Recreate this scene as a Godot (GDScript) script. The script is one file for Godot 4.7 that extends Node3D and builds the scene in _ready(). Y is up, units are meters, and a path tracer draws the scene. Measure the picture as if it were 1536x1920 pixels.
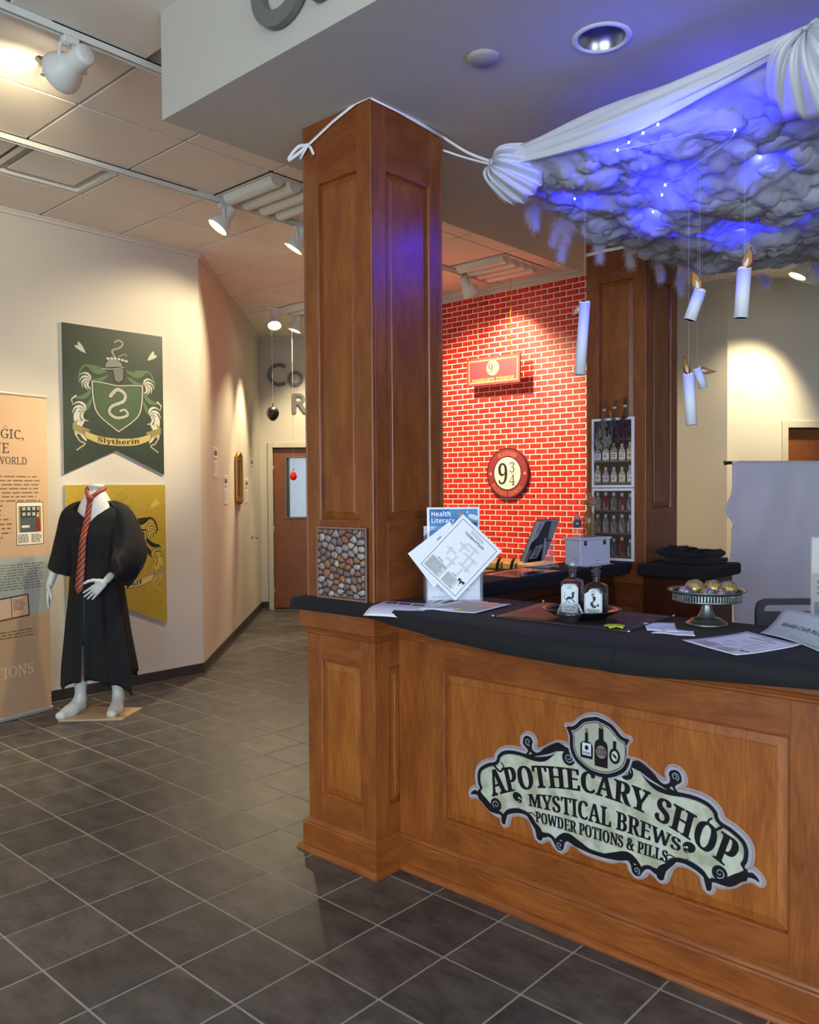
extends Node3D

var M := {}
var rng := RandomNumberGenerator.new()
var used := {}


# ---------- mesh builder: corners are given counter-clockwise seen from outside ----------
class MB:
	var st := SurfaceTool.new()
	var smooth := false

	func _init(sm := false) -> void:
		st.begin(Mesh.PRIMITIVE_TRIANGLES)
		smooth = sm

	func v(p: Vector3, uv: Vector2) -> void:
		st.set_smooth_group(0 if smooth else -1)
		st.set_uv(uv)
		st.add_vertex(p)

	func tri(a: Vector3, b: Vector3, c: Vector3, ua := Vector2.ZERO, ub := Vector2.ZERO, uc := Vector2.ZERO) -> void:
		v(a, ua)
		v(c, uc)
		v(b, ub)

	func quad(a: Vector3, b: Vector3, c: Vector3, d: Vector3, ua := Vector2(0, 1), ub := Vector2(1, 1), uc := Vector2(1, 0), ud := Vector2(0, 0)) -> void:
		tri(a, b, c, ua, ub, uc)
		tri(a, c, d, ua, uc, ud)

	func box(lo: Vector3, hi: Vector3, ch := 0.0) -> MB:
		# chamfered box
		var c := (lo + hi) / 2.0
		var h := (hi - lo) / 2.0
		var k := minf(ch, minf(h.x, minf(h.y, h.z)) * 0.9)
		if k <= 0.0:
			k = 0.0
		for ax in 3:
			for s in [-1.0, 1.0]:
				var n := Vector3.ZERO
				n[ax] = s
				var a := Vector3.ZERO
				var b := Vector3.ZERO
				a[(ax + 1) % 3] = 1.0
				b[(ax + 2) % 3] = 1.0
				if s < 0:
					var t := a
					a = b
					b = t
				var ha := absf(a.dot(h)) - k
				var hb := absf(b.dot(h)) - k
				var o := c + n * absf(n.dot(h))
				quad(o - a * ha - b * hb, o + a * ha - b * hb, o + a * ha + b * hb, o - a * ha + b * hb)
		if k > 0.0:
			for ax in 3:
				for s in [-1.0, 1.0]:
					for t in [-1.0, 1.0]:
						var i := (ax + 1) % 3
						var j := (ax + 2) % 3
						var e := Vector3.ZERO
						e[ax] = h[ax] - k
						var p := Vector3.ZERO
						p[i] = s * h[i]
						p[j] = t * (h[j] - k)
						var q := Vector3.ZERO
						q[i] = s * (h[i] - k)
						q[j] = t * h[j]
						if s * t > 0:
							quad(c + p - e, c + q - e, c + q + e, c + p + e)
						else:
							quad(c + q - e, c + p - e, c + p + e, c + q + e)
			for sx in [-1.0, 1.0]:
				for sy in [-1.0, 1.0]:
					for sz in [-1.0, 1.0]:
						var s := Vector3(sx, sy, sz)
						var pa := c + s * Vector3(h.x, h.y - k, h.z - k)
						var pb := c + s * Vector3(h.x - k, h.y, h.z - k)
						var pc := c + s * Vector3(h.x - k, h.y - k, h.z)
						if sx * sy * sz > 0:
							tri(pa, pb, pc)
						else:
							tri(pa, pc, pb)
		return self

	func lathe(prof: Array, seg := 24, o := Vector3.ZERO, ax := Vector3.UP, full := TAU) -> MB:
		# prof: Vector2(radius, height) from bottom to top, outside to the right
		var bs := basis_y(ax)
		for k in prof.size() - 1:
			var p: Vector2 = prof[k]
			var q: Vector2 = prof[k + 1]
			for i in seg:
				var a0 := full * i / seg
				var a1 := full * (i + 1) / seg
				var d0 := bs * Vector3(cos(a0), 0, -sin(a0))
				var d1 := bs * Vector3(cos(a1), 0, -sin(a1))
				var u := bs * Vector3.UP
				var A := o + d0 * p.x + u * p.y
				var B := o + d1 * p.x + u * p.y
				var C := o + d1 * q.x + u * q.y
				var D := o + d0 * q.x + u * q.y
				var u0 := float(i) / seg
				var u1 := float(i + 1) / seg
				var v0 := 1.0 - float(k) / (prof.size() - 1)
				var v1 := 1.0 - float(k + 1) / (prof.size() - 1)
				if p.x > 1e-6:
					tri(A, B, C, Vector2(u0, v0), Vector2(u1, v0), Vector2(u1, v1))
				if q.x > 1e-6:
					tri(A, C, D, Vector2(u0, v0), Vector2(u1, v1), Vector2(u0, v1))
		return self

	static func basis_y(ax: Vector3) -> Basis:
		var y := ax.normalized()
		var x := (Vector3.RIGHT if absf(y.x) < 0.9 else Vector3.BACK).cross(y).normalized()
		if absf(y.dot(Vector3.UP)) > 0.9999 and y.y > 0:
			return Basis()
		return Basis(x, y, x.cross(y))

	func tube(path: Array, r, seg := 8, caps := true) -> MB:
		# r: number or Array of radii
		var n := path.size()
		var rings := []
		var up := Vector3.ZERO
		for i in n:
			var t: Vector3
			if i == 0:
				t = path[1] - path[0]
			elif i == n - 1:
				t = path[n - 1] - path[n - 2]
			else:
				t = (path[i + 1] - path[i]).normalized() + (path[i] - path[i - 1]).normalized()
			t = t.normalized()
			if up == Vector3.ZERO:
				up = Vector3.UP if absf(t.y) < 0.9 else Vector3.RIGHT
			up = (up - t * up.dot(t)).normalized()
			var sd := t.cross(up)
			var rr: float = r[i] if r is Array else r
			var ring := PackedVector3Array()
			for k in seg:
				var a := TAU * k / seg
				ring.append(path[i] + (up * cos(a) + sd * sin(a)) * rr)
			rings.append(ring)
		loft(rings, caps)
		return self

	func loft(rings: Array, caps := true, closed := true) -> MB:
		# rings turn counter-clockwise seen from the end they run towards reversed by sign test
		var m: int = rings[0].size()
		var last := m if closed else m - 1
		for i in rings.size() - 1:
			for k in last:
				var k2 := (k + 1) % m
				var u0 := float(k) / last
				var u1 := float(k + 1) / last
				var v0 := float(i) / (rings.size() - 1)
				var v1 := float(i + 1) / (rings.size() - 1)
				quad(rings[i][k], rings[i][k2], rings[i + 1][k2], rings[i + 1][k], Vector2(u0, v0), Vector2(u1, v0), Vector2(u1, v1), Vector2(u0, v1))
		if caps and closed:
			fan(rings[0], true)
			fan(rings[rings.size() - 1], false)
		return self

	func fan(ring: PackedVector3Array, flip: bool) -> void:
		var c := Vector3.ZERO
		for p in ring:
			c += p
		c /= ring.size()
		for k in ring.size():
			var k2 := (k + 1) % ring.size()
			if flip:
				tri(c, ring[k2], ring[k])
			else:
				tri(c, ring[k], ring[k2])

	func prism(poly: PackedVector2Array, z0: float, z1: float, xf := Transform3D(), uvr := Rect2(0, 0, 1, 1), sides := true) -> MB:
		# poly in the xy plane, front face at z1
		var pl := poly
		if Geometry2D.is_polygon_clockwise(pl):
			pl = pl.duplicate()
			pl.reverse()
		var idx := Geometry2D.triangulate_polygon(pl)
		for k in range(0, idx.size(), 3):
			var q := [pl[idx[k]], pl[idx[k + 1]], pl[idx[k + 2]]]
			if (q[1] - q[0]).cross(q[2] - q[0]) < 0:
				q = [q[0], q[2], q[1]]
			var uv := []
			for p in q:
				uv.append(Vector2((p.x - uvr.position.x) / uvr.size.x, 1.0 - (p.y - uvr.position.y) / uvr.size.y))
			tri(xf * Vector3(q[0].x, q[0].y, z1), xf * Vector3(q[1].x, q[1].y, z1), xf * Vector3(q[2].x, q[2].y, z1), uv[0], uv[1], uv[2])
			if z0 != z1:
				tri(xf * Vector3(q[0].x, q[0].y, z0), xf * Vector3(q[2].x, q[2].y, z0), xf * Vector3(q[1].x, q[1].y, z0), uv[0], uv[2], uv[1])
		if sides and z0 != z1:
			for k in pl.size():
				var a := pl[k]
				var b := pl[(k + 1) % pl.size()]
				var ua := Vector2((a.x - uvr.position.x) / uvr.size.x, 1.0 - (a.y - uvr.position.y) / uvr.size.y)
				quad(xf * Vector3(a.x, a.y, z0), xf * Vector3(b.x, b.y, z0), xf * Vector3(b.x, b.y, z1), xf * Vector3(a.x, a.y, z1), ua, ua, ua, ua)
		return self

	func grid(nu: int, nv: int, f: Callable, flip := false) -> MB:
		var p := []
		for j in nv + 1:
			var row := PackedVector3Array()
			for i in nu + 1:
				row.append(f.call(float(i) / nu, float(j) / nv))
			p.append(row)
		for j in nv:
			for i in nu:
				var u0 := Vector2(float(i) / nu, 1.0 - float(j) / nv)
				var u1 := Vector2(float(i + 1) / nu, 1.0 - float(j) / nv)
				var u2 := Vector2(float(i + 1) / nu, 1.0 - float(j + 1) / nv)
				var u3 := Vector2(float(i) / nu, 1.0 - float(j + 1) / nv)
				if flip:
					quad(p[j][i + 1], p[j][i], p[j + 1][i], p[j + 1][i + 1], u1, u0, u3, u2)
				else:
					quad(p[j][i], p[j][i + 1], p[j + 1][i + 1], p[j + 1][i], u0, u1, u2, u3)
		return self

	func sheet(nu: int, nv: int, f: Callable, th: float) -> MB:
		# a thin sheet with two faces and an edge; f gives the upper face, the thickness goes along -normal
		var top := []
		var bot := []
		for j in nv + 1:
			var a := PackedVector3Array()
			for i in nu + 1:
				a.append(f.call(float(i) / nu, float(j) / nv))
			top.append(a)
		for j in nv + 1:
			var b := PackedVector3Array()
			for i in nu + 1:
				var du: Vector3 = top[j][mini(i + 1, nu)] - top[j][maxi(i - 1, 0)]
				var dv: Vector3 = top[mini(j + 1, nv)][i] - top[maxi(j - 1, 0)][i]
				b.append(top[j][i] - du.cross(dv).normalized() * th)
			bot.append(b)
		for j in nv:
			for i in nu:
				var u0 := Vector2(float(i) / nu, 1.0 - float(j) / nv)
				var u1 := Vector2(float(i + 1) / nu, 1.0 - float(j) / nv)
				var u2 := Vector2(float(i + 1) / nu, 1.0 - float(j + 1) / nv)
				var u3 := Vector2(float(i) / nu, 1.0 - float(j + 1) / nv)
				quad(top[j][i], top[j][i + 1], top[j + 1][i + 1], top[j + 1][i], u0, u1, u2, u3)
				quad(bot[j][i + 1], bot[j][i], bot[j + 1][i], bot[j + 1][i + 1], Vector2(0.002, 0.002), Vector2(0.002, 0.002), Vector2(0.002, 0.002), Vector2(0.002, 0.002))
		for i in nu:
			quad(bot[0][i], bot[0][i + 1], top[0][i + 1], top[0][i], Vector2.ZERO, Vector2.ZERO, Vector2.ZERO, Vector2.ZERO)
			quad(bot[nv][i + 1], bot[nv][i], top[nv][i], top[nv][i + 1], Vector2.ZERO, Vector2.ZERO, Vector2.ZERO, Vector2.ZERO)
		for j in nv:
			quad(bot[j + 1][0], bot[j][0], top[j][0], top[j + 1][0], Vector2.ZERO, Vector2.ZERO, Vector2.ZERO, Vector2.ZERO)
			quad(bot[j][nu], bot[j + 1][nu], top[j + 1][nu], top[j][nu], Vector2.ZERO, Vector2.ZERO, Vector2.ZERO, Vector2.ZERO)
		return self

	func moulding(prof: Array, path: Array, closed := false) -> MB:
		# prof: Vector2(out, height), from bottom to top; path: Vector2(x, z), the outside lies to the right of the run (seen from above, z towards the viewer)
		var n := path.size()
		var lines := []
		for i in n:
			var d0 := Vector2.ZERO
			var d1 := Vector2.ZERO
			if i > 0 or closed:
				d0 = (path[i] - path[(i - 1 + n) % n]).normalized()
			if i < n - 1 or closed:
				d1 = (path[(i + 1) % n] - path[i]).normalized()
			if d0 == Vector2.ZERO:
				d0 = d1
			if d1 == Vector2.ZERO:
				d1 = d0
			var n0 := Vector2(-d0.y, d0.x)
			var n1 := Vector2(-d1.y, d1.x)
			var m := (n0 + n1).normalized()
			m /= maxf(m.dot(n0), 0.2)
			var line := PackedVector3Array()
			for q in prof:
				line.append(Vector3(path[i].x + m.x * q.x, q.y, path[i].y + m.y * q.x))
			lines.append(line)
		var cnt := n if closed else n - 1
		for i in cnt:
			var A: PackedVector3Array = lines[i]
			var B: PackedVector3Array = lines[(i + 1) % n]
			for k in prof.size() - 1:
				quad(A[k], B[k], B[k + 1], A[k + 1])
		if not closed:
			fan(lines[0], true)
			fan(lines[n - 1], false)
		return self

	func add(mesh: Mesh, xf := Transform3D()) -> MB:
		for s in mesh.get_surface_count():
			st.append_from(mesh, s, xf)
		return self

	func done() -> ArrayMesh:
		st.generate_normals()
		return st.commit()


# ---------- naming and placing ----------
func numbered(called: String) -> String:
	if not used.has(called):
		used[called] = 0
		return called
	used[called] += 1
	return "%s_%03d" % [called, used[called]]


func tag(o: Node3D, label: String, category: String, group := "", kind := "") -> Node3D:
	if label:
		o.set_meta("label", label)
	if category:
		o.set_meta("category", category)
	if group:
		o.set_meta("group", group)
	if kind:
		o.set_meta("kind", kind)
	return o


func thing(called: String, label: String, category: String, at := Vector3.ZERO, turn := 0.0, group := "") -> Node3D:
	var o := Node3D.new()
	o.name = numbered(called)
	add_child(o)
	o.position = at
	o.rotation.y = turn
	tag(o, label, category, group)
	return o


func obj(called: String, mesh: Mesh, mat: Material, parent: Node3D = null, at := Vector3.ZERO) -> MeshInstance3D:
	var o := MeshInstance3D.new()
	o.mesh = mesh
	o.material_override = mat
	o.position = at
	if parent == null:
		o.name = numbered(called)
		add_child(o)
	else:
		var key := str(parent.get_instance_id()) + called
		var k: int = used.get(key, 0)
		used[key] = k + 1
		o.name = called if k == 0 else "%s_%03d" % [called, k]
		parent.add_child(o, true)
	return o


func struct(called: String, mesh: Mesh, mat: Material, parent: Node3D = null) -> MeshInstance3D:
	var o := obj(called, mesh, mat, parent)
	if parent == null:
		o.set_meta("kind", "structure")
	return o


func dup(src: Node3D, at: Vector3, turn: float, label: String) -> Node3D:
	var c: Node3D = src.duplicate()
	var base := str(src.name)
	c.name = numbered(base)
	add_child(c)
	c.position = at
	c.rotation.y = turn
	c.set_meta("label", label)
	return c


func bx(lo: Vector3, hi: Vector3, ch := 0.0) -> ArrayMesh:
	return MB.new().box(lo, hi, ch).done()


func mat(col: Color, rough := 0.6, metal := 0.0, spec := 0.5) -> StandardMaterial3D:
	var m := StandardMaterial3D.new()
	m.albedo_color = col
	m.roughness = rough
	m.metallic = metal
	m.metallic_specular = spec
	return m


func hexm(h: String, rough := 0.6, metal := 0.0) -> StandardMaterial3D:
	return mat(Color.html(h), rough, metal)


func glass(tint: Color, alpha := 0.1) -> StandardMaterial3D:
	var m := StandardMaterial3D.new()
	m.albedo_color = Color(tint, alpha)
	m.roughness = 0.03
	m.transparency = BaseMaterial3D.TRANSPARENCY_ALPHA
	return m


func emit(col: Color, e: float) -> StandardMaterial3D:
	var m := mat(col, 0.5)
	m.emission_enabled = true
	m.emission = col
	m.emission_energy_multiplier = e
	return m


func tex(im: Image) -> ImageTexture:
	return ImageTexture.create_from_image(im)


func printed(im: Image, rough := 0.55) -> StandardMaterial3D:
	var m := mat(Color.WHITE, rough)
	m.albedo_texture = tex(im)
	m.texture_repeat = false
	return m


# ---------- painter: polygons, strokes and lettering into images (drawn at double size, then shrunk) ----------
func canvas(w: int, h: int, bg: Color) -> Image:
	var im := Image.create(w * 2, h * 2, false, Image.FORMAT_RGBA8)
	im.fill(bg)
	return im


func finish(im: Image) -> Image:
	im.shrink_x2()
	return im


func fill_tri(im: Image, a: Vector2, b: Vector2, c: Vector2, col: Color) -> void:
	fill_poly(im, PackedVector2Array([a, b, c]), col, 1.0)


func fill_poly(im: Image, poly: PackedVector2Array, col: Color, s := 2.0) -> void:
	var n := poly.size()
	var y0 := 1e9
	var y1 := -1e9
	for p in poly:
		y0 = minf(y0, p.y * s)
		y1 = maxf(y1, p.y * s)
	for y in range(maxi(0, floori(y0)), mini(im.get_height() - 1, ceili(y1)) + 1):
		var yc := y + 0.5
		var xs := PackedFloat32Array()
		for i in n:
			var p := poly[i] * s
			var q := poly[(i + 1) % n] * s
			if (p.y <= yc) != (q.y <= yc):
				xs.append(p.x + (yc - p.y) / (q.y - p.y) * (q.x - p.x))
		xs.sort()
		for k in range(0, xs.size() - 1, 2):
			var x0 := maxi(0, roundi(xs[k]))
			var x1 := mini(im.get_width(), roundi(xs[k + 1]))
			if x1 > x0:
				im.fill_rect(Rect2i(x0, y, x1 - x0, 1), col)


func rectf(im: Image, x: float, y: float, w: float, h: float, col: Color) -> void:
	im.fill_rect(Rect2i(roundi(x * 2), roundi(y * 2), maxi(1, roundi(w * 2)), maxi(1, roundi(h * 2))), col)


func ellipse(c: Vector2, rx: float, ry: float, n := 40, rot := 0.0, a0 := 0.0, a1 := TAU) -> PackedVector2Array:
	var p := PackedVector2Array()
	for i in n:
		var a := a0 + (a1 - a0) * i / (n if a1 - a0 >= TAU - 0.01 else n - 1)
		p.append(c + Vector2(cos(a) * rx, sin(a) * ry).rotated(rot))
	return p


func stroke(im: Image, pts: PackedVector2Array, w0: float, w1: float, col: Color, closed := false) -> void:
	# a line whose width runs from w0 to w1
	var n := pts.size()
	var m := n if closed else n - 1
	for i in m:
		var a := pts[i]
		var b := pts[(i + 1) % n]
		var d := (b - a)
		if d.length() < 1e-5:
			continue
		var nn := Vector2(-d.y, d.x).normalized()
		var wa := lerpf(w0, w1, float(i) / m) / 2.0
		var wb := lerpf(w0, w1, float(i + 1) / m) / 2.0
		fill_poly(im, PackedVector2Array([a + nn * wa, b + nn * wb, b - nn * wb, a - nn * wa]), col)
		fill_poly(im, ellipse(b, wb, wb, 10), col)
		if i == 0:
			fill_poly(im, ellipse(a, wa, wa, 10), col)


func leafstroke(im: Image, pts: PackedVector2Array, w: float, col: Color) -> void:
	# swells in the middle, pointed at both ends
	var n := pts.size()
	var l := PackedVector2Array()
	var r := PackedVector2Array()
	for i in n:
		var d := pts[mini(i + 1, n - 1)] - pts[maxi(i - 1, 0)]
		var nn := Vector2(-d.y, d.x).normalized()
		var k := w / 2.0 * sin(PI * clampf((i + 0.15) / (n - 0.7), 0, 1))
		l.append(pts[i] + nn * k)
		r.append(pts[i] - nn * k)
	r.reverse()
	l.append_array(r)
	fill_poly(im, l, col)


func curve(ctrl: Array, n := 24) -> PackedVector2Array:
	# smooth line through the points
	var out := PackedVector2Array()
	var m := ctrl.size()
	for i in m - 1:
		var p0: Vector2 = ctrl[maxi(i - 1, 0)]
		var p1: Vector2 = ctrl[i]
		var p2: Vector2 = ctrl[i + 1]
		var p3: Vector2 = ctrl[mini(i + 2, m - 1)]
		var steps := maxi(2, n / (m - 1))
		for k in steps:
			out.append(p1.cubic_interpolate(p2, p0, p3, float(k) / steps))
	out.append(ctrl[m - 1])
	return out


func curve3(ctrl: Array, n := 24) -> Array:
	var out := []
	var m := ctrl.size()
	for i in m - 1:
		var p0: Vector3 = ctrl[maxi(i - 1, 0)]
		var p1: Vector3 = ctrl[i]
		var p2: Vector3 = ctrl[i + 1]
		var p3: Vector3 = ctrl[mini(i + 2, m - 1)]
		var steps := maxi(2, n / (m - 1))
		for k in steps:
			out.append(p1.cubic_interpolate(p2, p0, p3, float(k) / steps))
	out.append(ctrl[m - 1])
	return out


func spiral(c: Vector2, r0: float, r1: float, a0: float, a1: float, n := 24) -> PackedVector2Array:
	var p := PackedVector2Array()
	for i in n + 1:
		var t := float(i) / n
		var a := lerpf(a0, a1, t)
		var r := lerpf(r0, r1, t)
		p.append(c + Vector2(cos(a), sin(a)) * r)
	return p


func poly(flat: Array) -> PackedVector2Array:
	var p := PackedVector2Array()
	for i in range(0, flat.size(), 2):
		p.append(Vector2(flat[i], flat[i + 1]))
	return p


var glyphs := {}


func letters(txt: String, font := "Droid Serif", bold := false, depth := 0.0, spacing := 0.0, italic := false) -> Dictionary:
	# triangles (y up) of one line of text, em about 1; box of what is inked
	var key := "%s|%s|%s|%s" % [txt, font, bold, italic]
	if glyphs.has(key):
		return glyphs[key]
	var sf := SystemFont.new()
	sf.font_names = PackedStringArray([font])
	sf.font_weight = 700 if bold else 400
	var t := TextMesh.new()
	t.font = sf
	t.font_size = 64
	t.pixel_size = 1.0 / 64.0
	t.depth = depth
	t.text = txt
	t.curve_step = 1.0
	var pts := PackedVector2Array()
	for s in t.get_surface_count():
		var a := t.surface_get_arrays(s)
		var vs: PackedVector3Array = a[Mesh.ARRAY_VERTEX]
		if a[Mesh.ARRAY_INDEX] != null and a[Mesh.ARRAY_INDEX].size():
			for i in a[Mesh.ARRAY_INDEX]:
				pts.append(Vector2(vs[i].x, vs[i].y))
		else:
			for q in vs:
				pts.append(Vector2(q.x, q.y))
	var lo := Vector2(1e9, 1e9)
	var hi := -lo
	for q in pts:
		lo = lo.min(q)
		hi = hi.max(q)
	if pts.is_empty():
		lo = Vector2.ZERO
		hi = Vector2.ONE
	glyphs[key] = {"pts": pts, "lo": lo, "hi": hi}
	return glyphs[key]


func text_into(im: Image, txt: String, rect: Rect2, col: Color, font := "Droid Serif", bold := false, warp = null) -> void:
	# fits the ink of the text to the rectangle (pixels of the finished image), then bends it with warp(Vector2) if given
	var g := letters(txt, font, bold)
	var pts: PackedVector2Array = g.pts
	var size: Vector2 = g.hi - g.lo
	for i in range(0, pts.size() - 2, 3):
		var t := PackedVector2Array()
		for k in 3:
			var q: Vector2 = (pts[i + k] - g.lo) / size
			var p := rect.position + Vector2(q.x, 1.0 - q.y) * rect.size
			if warp != null:
				p = warp.call(p)
			t.append(p)
		fill_poly(im, t, col)


func lines_into(im: Image, rect: Rect2, rows: int, col: Color, fill := 0.5, ragged := 0.2) -> void:
	# rows of small print too fine to read in the photograph
	var h := rect.size.y / rows
	for r in rows:
		var x := rect.position.x
		var end := rect.end.x - rng.randf() * ragged * rect.size.x
		while x < end:
			var w := minf(h * (0.6 + rng.randf() * 2.4), end - x)
			rectf(im, x, rect.position.y + r * h + h * (1 - fill) / 2, maxf(w, 0.5), h * fill, col)
			x += w + h * 0.45


const WALL_X := -5.966
const CEIL := 3.5
const SOFFIT := 3.064


func _ready() -> void:
	rng.seed = 7
	# camera
	var cam := Camera3D.new()
	cam.name = "camera"
	cam.fov = 63.06
	cam.near = 0.05
	cam.far = 60.0
	add_child(cam)
	cam.position = Vector3(0, 1.54, 0)
	cam.rotation = Vector3(-0.0270273, 0.7378936, -0.0069012)
	cam.current = true
	# sky and exposure
	var env := Environment.new()
	env.background_mode = Environment.BG_SKY
	var sky := Sky.new()
	var sm := ProceduralSkyMaterial.new()
	sm.sky_top_color = Color(0.35, 0.52, 0.8)
	sm.sky_horizon_color = Color(0.75, 0.83, 0.92)
	sm.ground_bottom_color = Color(0.25, 0.25, 0.24)
	sm.ground_horizon_color = Color(0.55, 0.58, 0.6)
	sky.sky_material = sm
	env.sky = sky
	env.background_energy_multiplier = 1.0
	env.tonemap_mode = Environment.TONE_MAPPER_LINEAR
	env.tonemap_exposure = 1.2
	env.sdfgi_enabled = true
	env.ssao_enabled = true
	env.ssil_enabled = true
	var we := WorldEnvironment.new()
	we.name = "world_environment"
	we.environment = env
	add_child(we)
	# daylight through the two windows behind the camera
	var cool := Color(0.86, 0.93, 1.0)
	window_light("window_daylight", Vector3(4.42, 1.75, 0.95), Vector3(-1, 0, 0), Vector2(3.4, 2.3), cool, 12.0)
	window_light("window_daylight_rear", Vector3(0.5, 1.75, 3.52), Vector3(0, 0, -1), Vector2(4.6, 2.3), cool, 24.0)

	materials()
	shell()
	floor_tiles()
	ceiling_tiles()
	pillars()
	counters()
	wall_pieces()
	fittings()
	banners()
	mannequin()
	apothecary_sign()
	counter_things()
	back_counter_things()
	canopy()
	candles()
	right_side()


func window_light(called: String, at: Vector3, dir: Vector3, size: Vector2, col: Color, e: float) -> void:
	var a := AreaLight3D.new()
	a.name = called
	a.area_size = size
	a.light_color = col
	a.light_energy = e
	a.area_normalize_energy = true
	a.shadow_enabled = true
	a.set("area_range", 30.0)
	add_child(a)
	a.position = at
	a.look_at_from_position(at, at + dir, Vector3.UP)


func noise(freq: float, oct := 4, sd := 1, kind := FastNoiseLite.TYPE_SIMPLEX_SMOOTH) -> FastNoiseLite:
	var n := FastNoiseLite.new()
	n.noise_type = kind
	n.seed = sd
	n.frequency = freq
	n.fractal_octaves = oct
	return n


func wood_image(w: int, h: int, dark: Color, light: Color, sd: int) -> Image:
	# grain runs along the image's height
	var im := Image.create(w, h, false, Image.FORMAT_RGB8)
	var a := noise(0.011, 3, sd)
	var b := noise(0.5, 2, sd + 5)
	var c := noise(0.02, 2, sd + 9)
	for y in h:
		for x in w:
			var warp := a.get_noise_2d(x * 1.0, y * 0.22)
			var ring := sin((x * 0.055 + warp * 9.0) * 2.2) * 0.5 + 0.5
			var fine := b.get_noise_2d(x * 0.75, y * 0.03)
			var blot := c.get_noise_2d(x * 0.7, y * 0.25)
			var t := clampf(0.52 + 0.16 * (ring - 0.5) + 0.26 * fine + 0.3 * blot, 0, 1)
			im.set_pixel(x, y, dark.lerp(light, t))
	return im


func tri_mat(im: Image, scale: float, rough: float, off := Vector3.ZERO, world := true) -> StandardMaterial3D:
	var m := mat(Color.WHITE, rough)
	m.albedo_texture = tex(im)
	m.uv1_triplanar = true
	m.uv1_world_triplanar = world
	m.uv1_triplanar_sharpness = 8.0
	m.uv1_scale = Vector3.ONE * scale
	m.uv1_offset = off
	return m


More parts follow.
